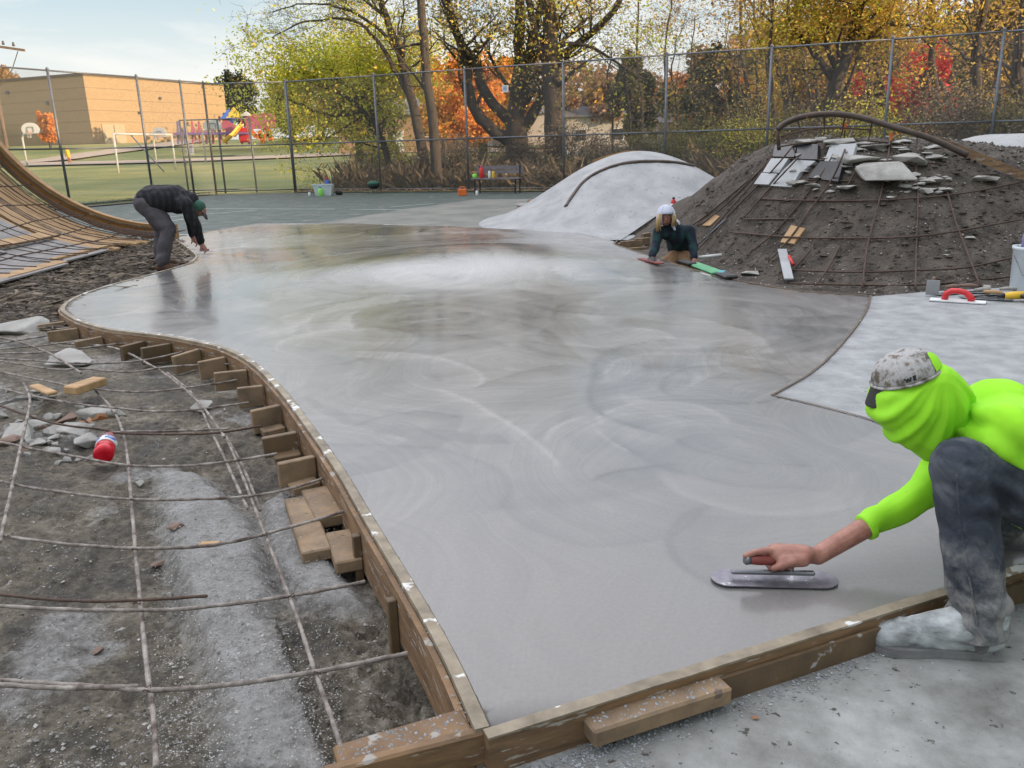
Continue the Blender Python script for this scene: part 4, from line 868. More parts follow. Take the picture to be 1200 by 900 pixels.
# rubble strip by its left foot
for i, (px, py, s) in enumerate([(607, 246, .16), (614, 241, .2), (622, 236, .14), (603, 250, .1)]):
    g = G(px, py, -.03); rock(g, (s*1.4, s*.6, s*.4), 'rock' if i % 2 else 'brickbit', ['dark rubble piece at the foot of the pale mound', 'largest rubble piece by the left foot of the pale mound', 'rubble piece highest up beside the pale mound', 'smallest rubble bit left of the pale mound'][i], 'rubble by the pale mound', 60+i)
rm = thing('rebar_cage', (3.6, 9.3, .0), 'rusty rebar cage under a bent coping pipe over the dirt mound', 'rebar')
cop = spline([D(911, 152, 9.75), D(922, 143.5, 9.75), D(945, 136, 9.7), D(975, 133.5, 9.6), D(1010, 138, 9.5), D(1050, 150, 9.3), D(1092, 163, 9.15), D(1134, 182, 9.0)], 6)
mb = MB(); mb.tube(cop, .033, 10); mb.build('coping_pipe', 'pipe', rm, True)
mb = MB(); mb.beam(D(1098, 164, 9.35), D(1212, 211, 8.9), .035, .085); mb.build('wood_edge', 'wood', rm)
mb = MB(); mb.tube([D(911, 152, 9.75), D(912, 163, 9.75), D(913, 176, 9.75)], .022, 8); mb.build('pipe_leg', 'rust', rm, True)
def onm(px, py, lift=.05): p = HF(px, py, mound, 5, 16); return p+Vector((0, 0, lift))
BARS = [[D(1022, 141, 9.5), (1017, 170), (1005, 200), (992, 225)], [D(990, 137, 9.55), (985, 165), (974, 190), (955, 220), (930, 252), (905, 280), (880, 300)], [D(966, 136, 9.6), (966, 160), (967, 172)],
 [(1043, 163), (1040, 190), (1032, 232), (1022, 270), (1015, 300), (1010, 343)], [D(1075, 160, 9.2), (1073, 200), (1075, 240), (1073, 300), (1072, 344)], [D(935, 141, 9.7), (938, 160), (930, 175), (900, 210), (870, 240), (840, 272), (815, 300)],
 [(912, 172), (900, 195), (880, 222), (855, 250), (825, 285)], [(912, 180), (885, 210), (850, 245), (818, 270)], [(908, 190), (870, 222), (830, 255), (812, 268)], [(1108, 225), (1118, 262), (1130, 295), (1148, 342)], [(985, 292), (970, 320), (955, 341)],
 [(950, 298), (930, 320), (912, 333)], [(1000, 150), (990, 180), (975, 215), (950, 250), (925, 285), (900, 312)], [(960, 160), (935, 190), (905, 222), (870, 262)]]
for q in BARS:
    P_ = [p if isinstance(p, Vector) else onm(*p) for p in q]; mb = MB(); mb.tube(spline(P_, 4), .0095, 5); mb.build('bar', 'rust', rm, True)
HB = [[(905, 190), (960, 193), (1030, 195), (1100, 197)], [(888, 238), (930, 240), (1000, 241), (1060, 239), (1130, 232), (1200, 218)], [(855, 277), (920, 283), (985, 285), (1060, 284), (1120, 277), (1195, 263)],
 [(925, 322), (1000, 325), (1070, 323), (1130, 320), (1185, 308)], [(925, 338), (1000, 340), (1080, 340), (1190, 330)], [(870, 262), (930, 262)], [(890, 215), (940, 216), (1000, 218)], [(912, 172), (960, 166), (1030, 166), (1100, 176)], [(915, 160), (960, 150), (1020, 152)]]
for q in HB:
    P_ = [onm(*p) if p[1] > 180 or p[0] < 900 else D(p[0], p[1], 9.6) for p in q]; mb = MB(); mb.tube(spline(P_, 4), .0095, 5); mb.build('bar', 'rust', rm, True)
# stone tiles and broken slabs on top of the mound
def slab(name, quad, th, mat, label, cat, group, lift=.085):
    P_ = [onm(*q, lift) for q in quad]; c = sum(P_, Vector())/4; nn = (P_[1]-P_[0]).cross(P_[3]-P_[0]).normalized()
    if nn.z < 0: nn = -nn
    P_ = [p-nn*((p-c).dot(nn)) for p in P_]; mb = MB(); mb.add(P_+[p-nn*th for p in P_], [(0, 1, 2, 3), (7, 6, 5, 4), (0, 4, 5, 1), (1, 5, 6, 2), (2, 6, 7, 3), (3, 7, 4, 0)]); return tag(mb.build(name, mat), label, cat, group)
GT = 'stone tiles stacked on the dirt mound'
for q, m_, lb in [(((905, 192), (930, 193), (933, 177), (908, 178)), 'tile_d', 'dark stone tile at the far left of the mound top'), (((932, 195), (957, 196), (958, 178), (934, 178)), 'tile_d', 'speckled black stone tile second from the left'), (((946, 217), (981, 222), (988, 200), (960, 198)), 'tile_d', 'black marbled tile lowest in the middle of the mound'),
 (((965, 197), (996, 199), (1004, 180), (972, 178)), 'tile_l', 'pale square tile in the middle of the mound top'), (((893, 210), (912, 211), (924, 195), (903, 194)), 'tile_l', 'long grey tile at the left shoulder of the mound'), (((883, 224), (900, 225), (910, 212), (892, 211)), 'tile_l', 'lowest grey tile at the left of the mound'), (((902, 226), (926, 228), (938, 211), (916, 209)), 'tile_l', 'light grey tile below the dark tiles'), (((916, 209), (938, 211), (955, 198), (930, 196)), 'tile_l', 'light grey tile directly under the speckled black one')]:
    slab('stone_tile', q, .05, m_, lb, 'tile', GT)
for i, (px, py, s, lb) in enumerate([(1040, 208, .42, 'largest broken concrete slab in the middle of the mound'), (1072, 190, .27, 'rough slab piece right of the largest one'), (1008, 190, .24, 'broken piece touching the pale square tile'), (1024, 174, .22, 'upper broken concrete piece under the pipe'), (1092, 185, .14, 'broken piece below the end of the pipe'), (985, 168, .2, 'broken piece at the crest beside the pipe post'), (945, 170, .22, 'pale broken piece behind the dark tiles'), (1060, 168, .13, 'broken piece right at the crest'), (1095, 213, .12, 'broken piece on the right slope under the pipe end'), (1000, 222, .17, 'lowest broken slab below the black tile'), (1150, 212, .16, 'flat stone under the wood edge at right'), (1137, 281-2, .06, 'lone grey stone half way down the right slope'), (880, 322, .14, 'flat grey stone at the foot of the mound by the slab'), (1045, 232, .07, 'small stone below the largest slab'), (1110, 300, .05, 'small stone low on the slope near the tools')]):
    p = onm(px, py, s*.12); rock(p, (s*1.1, s*.9, s*.28), 'rock', lb, 'broken concrete on the dirt mound', 30+i)
mb = MB(); rm_ = random.Random(17)
for i in range(9000):
    x, y = rm_.uniform(1.4, 8), rm_.uniform(7.1, 11.5); z = mound(x, y)
    if z < -.08: continue
    mb.chip((x, y, z), rm_.uniform(.006, .03) if rm_.random() < .85 else rm_.uniform(.03, .07), rm_)
tag(mb.build('dirt_clods', 'mdirt', None, recalc=False), 'dark clods and stones covering the dirt mound', 'dirt', kind='stuff')
mb = MB()
for i in range(2200):
    x, y = rm_.uniform(1.6, 7), rm_.uniform(7.15, 10.5); mb.chip((x, y, mound(x, y)+.008), rm_.uniform(.004, .018), rm_)
tag(mb.build('gravel', 'gravel', None, recalc=False), 'pale pebbles dotted over the dirt mound', 'gravel', kind='stuff')
slab('wood_offcut', ((914, 288), (930, 290), (943, 272), (927, 268)), .04, 'tan', 'pale wood offcut lying on the left slope of the mound', 'wood', None, .04)
slab('wood_offcut', ((822, 268), (832, 268), (843, 257), (838, 255)), .03, 'tan', 'small wood offcut by the bars behind the child', 'wood', None, .04)
# marking stakes painted orange
for q, lb in [(((1043, 178), (1044, 163)), 'orange topped stake right of the pipe posts'), (((989, 166), (990, 150)), 'orange topped stake left under the pipe')]:
    r = thing('stake', tuple(onm(*q[0], 0)), lb, 'stake', 'orange topped stakes on the mound'); a = onm(*q[0], 0); b_ = a+Vector((0, 0, .2)); mb = MB(); mb.tube([a, b_-Vector((0, 0, .08))], .009, 6); mb.build('rod', 'rust', r); mb = MB(); mb.tube([b_-Vector((0, 0, .08)), b_], .012, 6); mb.box(b_-Vector((0, 0, .03)), (.05, .01, .015)); mb.build('flag_tip', 'orangep', r)
# form corner by the child
fc = thing('corner_formwork', tuple(G(735, 285, -.1)), 'wooden blocks and board lining the slab tip beside the kneeling child', 'formwork')
ps = [G(*q) for q in [(722, 284), (719, 291), (730, 297), (750, 304), (780, 312), (830, 324), (880, 333), (940, 342), (1018, 347)]]; ps = spline(ps, 4)
mb = MB(); wall(mb, ps, .004, .022, -.14, lambda x, y: hump(x, y)+.003); mb.build('form_board', 'woodwet', fc)
for (px, py, L, up_) in [(730, 289, .26, .0), (740, 286, .3, .03), (752, 283, .22, .05), (745, 294, .34, -.05), (757, 277, .12, .08)]:
    g = G(px, py, -.06+up_); mb = MB(); mb.beam(g-Vector((L/2, .05, 0)), g+Vector((L/2, .08, 0)), .05, .09, bev=.004); mb.build('brace_block', 'block', fc)
#SECTION: people
def toward(a, b, d): a = Vector(a); b = Vector(b); return a+(b-a).normalized()*d
# --- foreground worker
wk = thing('person', (1.3, 2.15, -.1), 'worker in neon yellow shirt and camo cap crouching at the slab edge', 'person')
B = G(907, 675, .012); hz0 = .085
hc = Vector((B.x+.035, B.y-.0, .084))                       # centre of the palm
wr_ = D(958, 651, B.y+.02); el = D(1082, 578, B.y+.14); shR = Vector((1.42, 2.50, .39)); shL = Vector((1.37, 2.12, .50)); elL = Vector((1.60, 2.06, .26)); wrL = Vector((1.72, 2.14, .02))
hipL = Vector((1.60, 2.17, .24)); hipR = Vector((1.62, 2.40, .22)); knL = Vector((1.215, 2.10, .43)); anL = Vector((1.275, 2.02, -.01)); knR = Vector((1.50, 2.50, .0)); anR = Vector((1.88, 2.44, -.03))
neck = Vector((1.30, 2.31, .50)); hd = D(1060, 462, 2.31); pel = Vector((1.64, 2.29, .27)); ch = Vector((1.43, 2.31, .46))
mb = MB()
mb.cap(pel, ch, .10, .12); mb.cap(ch, neck, .10, .055); mb.cap(neck, hd, .052, .06); mb.ell(hd, (.085, .07, .10), Matrix.Rotation(.9, 3, 'Y'))
mb.cap(shR, el, .042, .033); mb.cap(el, wr_, .040, .029); mb.cap(wr_, hc+Vector((.04, .0, -.004)), .029, .028, sc=((0, 1, .3), .8)); mb.cap(shL, elL, .044, .036); mb.cap(elL, wrL, .036, .026); mb.cap(wrL, wrL+Vector((.03, 0, -.08)), .03, .022)
mb.cap(ch, shR, .07, .045); mb.cap(ch, shL, .07, .045)
mb.cap(hipL, knL, .07, .05); mb.cap(knL, anL, .05, .035); mb.cap(anL, anL+Vector((-.10, 0, -.04)), .03, .025); mb.cap(hipR, knR, .07, .05); mb.cap(knR, anR, .05, .035); mb.cap(anR, anR+Vector((.05, 0, -.05)), .03, .028)
# palm over the handle, back of the hand up; thumb side faces the camera
hx = Vector((-1, 0, 0)); H0 = Vector((B.x, B.y, hz0))        # handle axis runs along x at height hz0
mb.cap(hc+Vector((.055, .004, -.0)), hc+Vector((-.030, .008, .006)), .030, .030, 14, sc=((0, -.3, 1), .78))
mb.cap(hc+Vector((.045, -.014, -.010)), hc+Vector((-.015, -.018, -.010)), .024, .022)
def finger(p, r0, r1):
    p = [Vector(q) for q in p]; k = len(p)-1
    p = [hc+(q-hc)*1.15 for q in p]
    for i in range(k): mb.cap(p[i], p[i+1], 1.15*(r0+(r1-r0)*i/k), 1.15*(r0+(r1-r0)*(i+1)/k), 10)
o_ = hc
finger([o_+Vector((-.022, .0, .008)), o_+Vector((-.058, -.004, .016)), o_+Vector((-.088, -.006, .012)), o_+Vector((-.112, -.006, .003))], .0105, .0078)       # index lies along the grip
for dx, oy in ((-.020, 0), (.002, 0), (.022, 0)):             # others close round the grip on the far side and come back underneath
    finger([o_+Vector((dx-.01, .014, .004)), o_+Vector((dx-.022, .034, -.008)), o_+Vector((dx-.024, .028, -.034)), o_+Vector((dx-.020, .004, -.040)), o_+Vector((dx-.016, -.010, -.034))], .0102, .0082)
finger([o_+Vector((.028, -.018, -.006)), o_+Vector((-.004, -.030, -.008)), o_+Vector((-.026, -.030, -.016)), o_+Vector((-.040, -.024, -.026))], .0125, .0092)   # thumb
body = remesh(mb, 'body', 'skin', wk, .0042, 3)
sh = MB()
sh.cap(pel+Vector((.02, 0, .03)), ch, .145, .145, 18); sh.cap(ch, neck+Vector((.03, 0, -.01)), .14, .085, 18); sh.cap(ch, shR, .11, .07); sh.cap(ch+Vector((-.01, -.02, .0)), shL+Vector((-.01, 0, .01)), .125, .082); sh.cap(shR, el, .066, .049); 
cufE = el.lerp(wr_, .56); sh.cap(el, cufE, .054, .041); sh.cap(shL, elL, .078, .058); sh.cap(elL, elL.lerp(wrL, .8), .055, .045); sh.cap(ch+Vector((0, 0, -.05)), pel+Vector((-.04, 0, -.03)), .12, .13)
arm_ = (el-shR).normalized(); fa_ = (wr_-el).normalized(); apt = Vector((1.42, 2.05, .38))
def shirtf(c):
    w = noise.noise(c*6)*2.; f = 0.
    d = c-el; e_ = math.exp(-(d.length/.13)**2); f += .004*e_*math.sin(d.dot(arm_-fa_)*70+w*2)
    d = c-(el+fa_*.18); f += .0055*math.exp(-(d.length/.14)**2)*math.sin(d.dot(fa_)*60+d.z*40+w*3)
    d = c-apt; a = math.atan2(d.z, d.x); L = d.length; f += .014*math.sin(a*13+w*2)*ss((L-.04)/.1)*math.exp(-(L/.34)**2)
    f += .006*noise.noise(Vector((c.x*5, c.y*5, c.z*5)))
    return f
o = remesh(sh, 'shirt', 'neon', wk, .0075, 5, shirtf, cut=[(cufE, (wr_-el).normalized())] if 0 else None)
bm = bmesh.new(); bm.from_mesh(o.data); ax_ = (wr_-el).normalized(); r_ = ROOT[o]; ce = cufE-r_
gm = [v for v in bm.verts if (v.co-ce).length < .16]; gf = [f for f in bm.faces if all((v.co-ce).length < .16 for v in f.verts)]; ge = [e for e in bm.edges if all((v.co-ce).length < .16 for v in e.verts)]
bmesh.ops.bisect_plane(bm, geom=gm+ge+gf, plane_co=ce, plane_no=ax_, clear_outer=True); bm.to_mesh(o.data); bm.free()
mb = MB(); sd = ax_.cross(Vector((0, 0, 1))).normalized(); ud = sd.cross(ax_)
mb.tube([cufE-ax_*.016, cufE-ax_*.002, cufE+ax_*.002, cufE+ax_*.001], [.0432, .0428, .0415, .036], 22, cap=False); mb.build('cuff', 'neon', wk, True)
# seam over the shoulder
# trousers
sm = [Vector((shL.x-.01+.088*math.cos(a)*.5-.02, shL.y-.02+.03*math.cos(a*1)-.0, shL.z+.0)) for a in (0,)]
tr = MB(); tr.cap(hipL, knL, .105, .079, 18); tr.cap(knL, anL+Vector((.0, 0, .035)), .080, .076, 18); tr.cap(anL+Vector((0, 0, .06)), anL+Vector((.005, 0, -.03)), .080, .086, 18); tr.cap(hipR, knR, .10, .078); tr.cap(knR, anR, .078, .066); tr.cap(hipL, hipR, .12, .12); tr.cap(pel, pel+Vector((.03, 0, -.03)), .14, .14, 18)
def jeanf(c):
    z = c.z; w = noise.noise(c*6)*2.2; lo = math.exp(-((z-.03)/.06)**2); kn_ = math.exp(-((z-.36)/.09)**2)*ss((c.x-1.17)/.1)
    f = math.sin(z*95+c.x*22+w*2.2)*(.0065*lo+.006*kn_)+.006*noise.noise(Vector((c.x*9, c.y*9, c.z*4)))
    return f-.0045*(1-min(1, abs(noise.noise(Vector((c.x*7+3, c.y*7, c.z*9+c.x*9))))*5))
jo = remesh(tr, 'trousers', 'jean', wk, .0065, 4, jeanf)
bm = bmesh.new(); bm.from_mesh(jo.data); r_ = ROOT[jo]; ok_ = lambda v: v.co.x+r_.x < 1.42 and v.co.y+r_.y < 2.2 and v.co.z+r_.z < .12
gm = [v for v in bm.verts if ok_(v)]; ge = [e for e in bm.edges if all(ok_(v) for v in e.verts)]; gf = [f for f in bm.faces if all(ok_(v) for v in f.verts)]
bmesh.ops.bisect_plane(bm, geom=gm+ge+gf, plane_co=Vector((1.28, 2.02, -.028))-r_, plane_no=Vector((.16, 0, -1)), clear_outer=True); bm.to_mesh(jo.data); bm.free()
so_ = jo.modifiers.new('t', 'SOLIDIFY'); so_.thickness = .004
sm = [tr_ for tr_ in (D(1121, 556, 2.02), D(1124, 600, 2.0), D(1131, 650, 1.985), D(1140, 700, 1.965), D(1146, 738, 1.95))]
b3 = MB(); b3.tube(spline(sm, 4), .0026, 5); b3.build('seam', 'jean', wk, True)
# boot with seam, sole
bt = MB(); tz = -.1; tc_ = Vector((1.035, 2.045, -.055)); hl = Vector((1.33, 2.005, -.05))
bt.cap(hl+Vector((-.035, 0, .0)), tc_+Vector((.02, 0, 0)), .042, .038, 16, sc=((0, 0, 1), 1.0)); bt.cap(hl+Vector((-.03, 0, .01)), hl+Vector((-.04, 0, .09)), .047, .056, 16); bt.cap(tc_+Vector((.03, 0, -.0)), hl+Vector((-.08, 0, .05)), .040, .054, 16); bt.cap(tc_+Vector((.0, 0, -.006)), tc_+Vector((.05, 0, .004)), .038, .045, 16)
remesh(bt, 'boot', 'boot', wk, .005, 4, (.003, 26, Vector((0, 1, 0)), .4))
sl_ = MB(); outl = [(-.0, -.035), (.03, -.05), (.10, -.050), (.17, -.040), (.24, -.044), (.295, -.042), (.31, -.02), (.31, .02), (.295, .042), (.24, .044), (.17, .040), (.10, .050), (.03, .05), (-.0, .035), (-.015, 0)]
base = Vector((1.015, 2.05, 0)); dd = (hl-tc_); dd.z = 0; dd.normalize(); ss_ = Vector((-dd.y, dd.x, 0))
pts = [base+dd*x*.98+ss_*y for x, y in outl]; pts = spline(pts, 4, True)
sl_.prism([(p.x, p.y) for p in pts], -.098, -.082); sl_.prism([(p.x+(base.x+.15-p.x)*.03, p.y) for p in pts], -.0815, -.072); sl_.build('sole', 'sole', wk)
b2 = MB(); b2.cap(anR+Vector((.02, 0, -.02)), anR+Vector((.10, 0, -.045)), .05, .04); remesh(b2, 'boot', 'boot', wk, .012, 3)
b4 = MB(); b4.ell(Vector((1.265, 1.966, -.048)), (.02, .009, .024)); b4.build('elastic_panel', 'jean', wk, True)
b4 = MB(); b4.beam(hl+Vector((.004, 0, -.047)), hl+Vector((-.055, .006, -.047)), .088, .020); b4.build('heel', 'sole', wk)
# cap
Rc = Matrix.Rotation(-.33, 3, 'Y'); cc = D(1062, 441, 2.31)
mb = MB(); vs = []; fs = []; NA, NB = 30, 10
for j in range(NB+1):
    th = (PI/2)*j/NB
    for i in range(NA):
        a = 2*PI*i/NA; rr = 1+.012*math.cos(a*6); q = Vector((.097*math.sin(th)*math.cos(a)*rr, .084*math.sin(th)*math.sin(a)*rr, .080*math.cos(th)**.85+.0)); vs.append(cc+Rc @ q)
for j in range(NB):
    for i in range(NA): fs.append((j*NA+i, (j+1)*NA+i, (j+1)*NA+(i+1) % NA, j*NA+(i+1) % NA))
mb.add(vs, fs); cp_ = mb.build('cap', 'camo', wk, True)
so_ = cp_.modifiers.new('t', 'SOLIDIFY'); so_.thickness = .003
mb = MB(); mb.tube([cc+Rc @ Vector((.0982*math.cos(a), .0852*math.sin(a), .004)) for a in [2*PI*i/30 for i in range(31)]], .0045, 6, cap=False); mb.build('cap_band', 'camo', cp_, True)
# neon patch in the opening above the strap
mb = MB(); vs = []
for i in range(9):
    a = -.95+.8*i/8
    for j in range(6):
        th = PI/2*(.92-.42*(j/5)*math.sin(PI*(i+.6)/9.2)**.6); vs.append(cc+Rc @ Vector((.0995*math.sin(th)*math.cos(a), .0865*math.sin(th)*math.sin(a), .0825*math.cos(th)**.85)))
mb.add(vs, [(i*6+j, (i+1)*6+j, (i+1)*6+j+1, i*6+j+1) for i in range(8) for j in range(5)]); mb.build('head_cloth', 'neon', wk, True)
# small dark letters on the cap side
mb = MB()
def cpt(a, th, k=1.035): return cc+Rc @ Vector((.097*k*math.sin(th)*math.cos(a), .084*k*math.sin(th)*math.sin(a), .080*k*math.cos(th)**.85))
for (a0, t0, a1, t1) in [(-1.95, 1.28, -1.90, 1.42), (-1.90, 1.42, -1.86, 1.30), (-1.86, 1.30, -1.82, 1.42), (-1.82, 1.42, -1.77, 1.28), (-1.70, 1.28, -1.70, 1.42), (-1.66, 1.28, -1.66, 1.42), (-1.71, 1.28, -1.62, 1.28)]:
    mb.beam(cpt(a0, t0), cpt(a1, t1), .003, .004, up=(0, -1, 0))
mb.build('cap_lettering', 'black', cp_)
mb = MB(); vs = []
for i in range(13):
    a = PI-.75+1.5*i/12
    for r, z in ((1.0, -.0), (1.34, -.045), (1.34, -.048), (1.0, -.003)): 
        q = Vector((.097*math.cos(a)*r, .084*math.sin(a)*(1 if r == 1 else .96), z)); vs.append(cc+Rc @ q)
mb.add(vs, [(i*4+k, i*4+(k+1) % 4, i*4+4+(k+1) % 4, i*4+4+k) for i in range(12) for k in range(4)]); mb.build('brim', 'black', cp_)
# neck flap hanging from cap to collar
out2 = [(1028, 450), (1018, 477), (1022, 486), (1040, 509), (1060, 525), (1080, 532), (1094, 526), (1110, 508), (1128, 480), (1130, 450), (1100, 424), (1062, 436)]
cen = Vector((1072, 474, 0)); vs = []; NS = 13
op = spline([Vector((a, b, 0)) for a, b in out2], 3, True)
for j in range(NS):
    u = -1+2*j/(NS-1); s = max(.02, (1-abs(u)**4))**.5; Y = 2.305+u*.095
    for p in op:
        q = cen+(p-cen)*s; vs.append(D(q.x, q.y, 2.31)+Vector((0, Y-2.31, 0)))
no_ = len(op); mb = MB(); mb.add(vs, [(j*no_+i, j*no_+(i+1) % no_, (j+1)*no_+(i+1) % no_, (j+1)*no_+i) for j in range(NS-1) for i in range(no_)]+[tuple(range(no_)), tuple(range((NS-1)*no_, NS*no_))])
pv_ = D(1106, 428, 2.25)
def flapf(c):
    d = c-pv_; a = math.atan2(d.z, d.x); L = math.hypot(d.x, d.z); w = noise.noise(c*7)*1.3; f = math.sin(a*15+w*2)+.5*math.sin(a*31+w*3+1)
    return .0058*f*ss((L-.03)/.12)*(.4+.6*ss((L)/.2))+.004*noise.noise(c*11)
remesh(mb, 'neck_flap', 'neon', wk, .0045, 3, flapf)
# trowel in his hand
tw = thing('trowel', (B.x, B.y, 0), 'long round ended steel trowel with red brown grip under the neon worker hand', 'trowel')
pe = G(833, 675, .012); pf = G(982, 678, .012); dd = (pf-pe); dd.z = 0; L = dd.length; dd.normalize(); sn = Vector((-dd.y, dd.x, 0)); md = (pe+pf)/2
R_ = .052; ol2 = []
for k in range(13): a = PI/2+PI*k/12; ol2.append(md-dd*(L/2-R_)+dd*math.cos(a)*R_+sn*math.sin(a)*R_)
for k in range(13): a = -PI/2+PI*k/12; ol2.append(md+dd*(L/2-R_)+dd*math.cos(a)*R_+sn*math.sin(a)*R_)
mb = MB(); mb.prism([(p.x, p.y) for p in ol2], .006, .0095); mb.build('blade', 'blade', tw)
mb = MB(); mb.beam(md-dd*.13+Vector((0, 0, .0165)), md+dd*.12+Vector((0, 0, .0165)), .018, .013, bev=.004); mb.tube([md+dd*.05+Vector((0, 0, .02)), md+dd*.052+Vector((0, 0, .04)), md+dd*.05+Vector((0, 0, .06))], .007, 8); mb.build('rib', 'steel', tw)
g0_ = hc+Vector((-.118, -.004, -.010)); g1_ = hc+Vector((.03, .0, -.022))
mb = MB(); mb.tube([g0_, g0_.lerp(g1_, .2), g0_.lerp(g1_, .6), g1_], [.0155, .0175, .0165, .015], 14); mb.build('grip', 'grip', tw, True)
mb = MB(); mb.tube([g0_-Vector((.012, 0, -.001)), g0_-Vector((.008, 0, 0)), g0_+Vector((.004, 0, 0))], [.013, .0175, .0165], 14); mb.build('grip_cap', 'steel', tw, True)
# --- bent worker at the far left
w2 = thing('person', (-4.15, 10.2, -.1), 'worker in black plaid jacket and green cap bending over at the far slab edge', 'person')
DW = lambda x, y, Y: D(x, y, Y)
fo = DW(192, 312, 10.12); kn = DW(197, 268, 10.12); hp = DW(172, 238, 10.15); ch2 = DW(203, 233, 10.22); nk = DW(223, 234, 10.25); h2 = DW(229, 243, 10.25); s1 = DW(218, 240, 10.1); e1 = DW(229, 263, 10.15); h1 = DW(236, 286, 10.3)
fo2 = DW(189, 306, 10.42); kn2 = DW(189, 268, 10.42); hp2 = DW(176, 240, 10.36); s2_ = DW(219, 240, 10.42)
e2 = DW(224, 262, 10.5); hh2 = DW(226, 278, 10.5)
mb = MB(); mb.cap(hp, ch2, .12, .12); mb.cap(ch2, nk, .12, .06); mb.cap(nk, h2, .055, .05); mb.ell(h2+Vector((.02, 0, -.02)), (.085, .075, .11), Matrix.Rotation(1.9, 3, 'Y')); mb.ell(h2+Vector((.07, -.0, -.09)), (.02, .015, .02))
mb.ell(h2+Vector((0, -.075, -.02)), (.02, .012, .03))
mb.cap(hp, kn, .08, .06); mb.cap(kn, fo, .055, .04); mb.cap(hp2, kn2, .08, .06); mb.cap(kn2, fo2, .055, .04); mb.cap(fo, fo+Vector((.15, 0, -.03)), .035, .03); mb.cap(fo2, fo2+Vector((.15, 0, -.03)), .035, .03)
mb.cap(ch2, s1, .08, .06); mb.cap(s1, e1, .045, .036); mb.cap(e1, h1, .035, .026); mb.cap(ch2, s2_, .08, .06); mb.cap(s2_, e2, .045, .036); mb.cap(e2, hh2, .035, .026)
for hh in (h1, hh2):
    mb.cap(hh, hh+Vector((.03, 0, -.05)), .032, .03)
    for k in range(4): mb.cap(hh+Vector((.03, -.03+.02*k, -.05)), hh+Vector((.05, -.03+.02*k, -.09+.006*k)), .011, .009, 8); mb.cap(hh+Vector((.05, -.03+.02*k, -.09+.006*k)), hh+Vector((.03, -.03+.02*k, -.115+.006*k)), .0095, .008, 8)
    mb.cap(hh+Vector((-.0, -.03, -.03)), hh+Vector((-.01, -.045, -.075)), .012, .009, 8)
remesh(mb, 'body', 'skin', w2, .009, 2)
mb = MB(); mb.cap(hp+Vector((.03, .0, .03)), ch2, .155, .16); mb.cap(hp+Vector((.03, .08, .045)), ch2+Vector((0, .08, 0)), .16, .165); mb.cap(ch2, nk, .15, .10); mb.cap(ch2, s1, .11, .085); mb.cap(s1, e1, .078, .065); mb.cap(e1, h1+Vector((-.005, 0, .03)), .065, .05); mb.cap(ch2, s2_, .11, .08); mb.cap(s2_, e2, .075, .062); mb.cap(e2, hh2+Vector((0, 0, .03)), .06, .048)
mb.cap(ch2+Vector((0, .1, -.06)), ch2+Vector((-.08, .1, -.05)), .13, .12)
remesh(mb, 'jacket', 'plaidb', w2, .014, 4, (.014, 9, Vector((.3, 0, 1)), .4))
mb = MB(); mb.cap(hp, hp2, .155, .15); mb.cap(hp, kn, .145, .095); mb.cap(kn, fo+Vector((-.01, 0, .06)), .092, .085); mb.cap(hp2, kn2, .14, .095); mb.cap(kn2, fo2+Vector((0, 0, .06)), .09, .08); remesh(mb, 'trousers', 'greyp', w2, .014, 4, (.012, 9, Vector((1, 0, .3)), .4))
for f_ in (fo, fo2):
    mb = MB(); mb.cap(f_+Vector((-.06, 0, -.01)), f_+Vector((.15, 0, -.02)), .05, .045); mb.cap(f_, f_+Vector((0, 0, .06)), .06, .06); remesh(mb, 'boot', 'shoe', w2, .012, 3)
    mb = MB(); mb.box(f_+Vector((.045, 0, -.07)), (.32, .1, .025), None, .008); mb.build('sole', 'sole', w2)
mb = MB(); cvec = Matrix.Rotation(1.95, 3, 'Y'); c_ = h2+Vector((.03, 0, .0))
vs = []; NA = 20
for j in range(7):
    th = PI/2*j/6*1.05
    for i in range(NA): a = 2*PI*i/NA; vs.append(c_+Matrix.Rotation(.85, 3, 'Y') @ Vector((.093*math.sin(th)*math.cos(a), .088*math.sin(th)*math.sin(a), .093*math.cos(th))))
mb.add(vs, [(j*NA+i, (j+1)*NA+i, (j+1)*NA+(i+1) % NA, j*NA+(i+1) % NA) for j in range(6) for i in range(NA)]); cp2 = mb.build('cap', 'gcap', w2, True)
mb = MB(); q0 = h2+Vector((.08, 0, -.055)); mb.cap(q0, q0+Vector((.03, 0, -.045)), .06, .055, 12, sc=((1, 0, .35), .2)); mb.build('brim', 'black', cp2, True)
mb = MB(); mb.cap(h2+Vector((-.03, -.0, .0)), h2+Vector((-.01, 0, -.05)), .082, .07); mb.build('hair', 'shoe', w2, True)
mb = MB(); mb.box(hp+Vector((.02, -.125, .03)), (.10, .01, .03), Matrix.Rotation(-.3, 3, 'Y')); mb.build('belt_tag', 'shoe', w2)
t2 = thing('float', tuple(h1+Vector((.04, 0, -.14))), 'small steel finishing tool under the fist of the bent worker', 'trowel')
p_ = G(240, 294.5, .02); mb = MB(); mb.box(p_, (.22, .09, .006), Matrix.Rotation(.2, 3, 'Z'), .002); mb.build('blade', 'blade', t2); mb = MB(); mb.tube([p_+Vector((-.06, 0, .02)), p_+Vector((.06, 0, .02))], .013, 8); mb.build('grip', 'grip', t2)
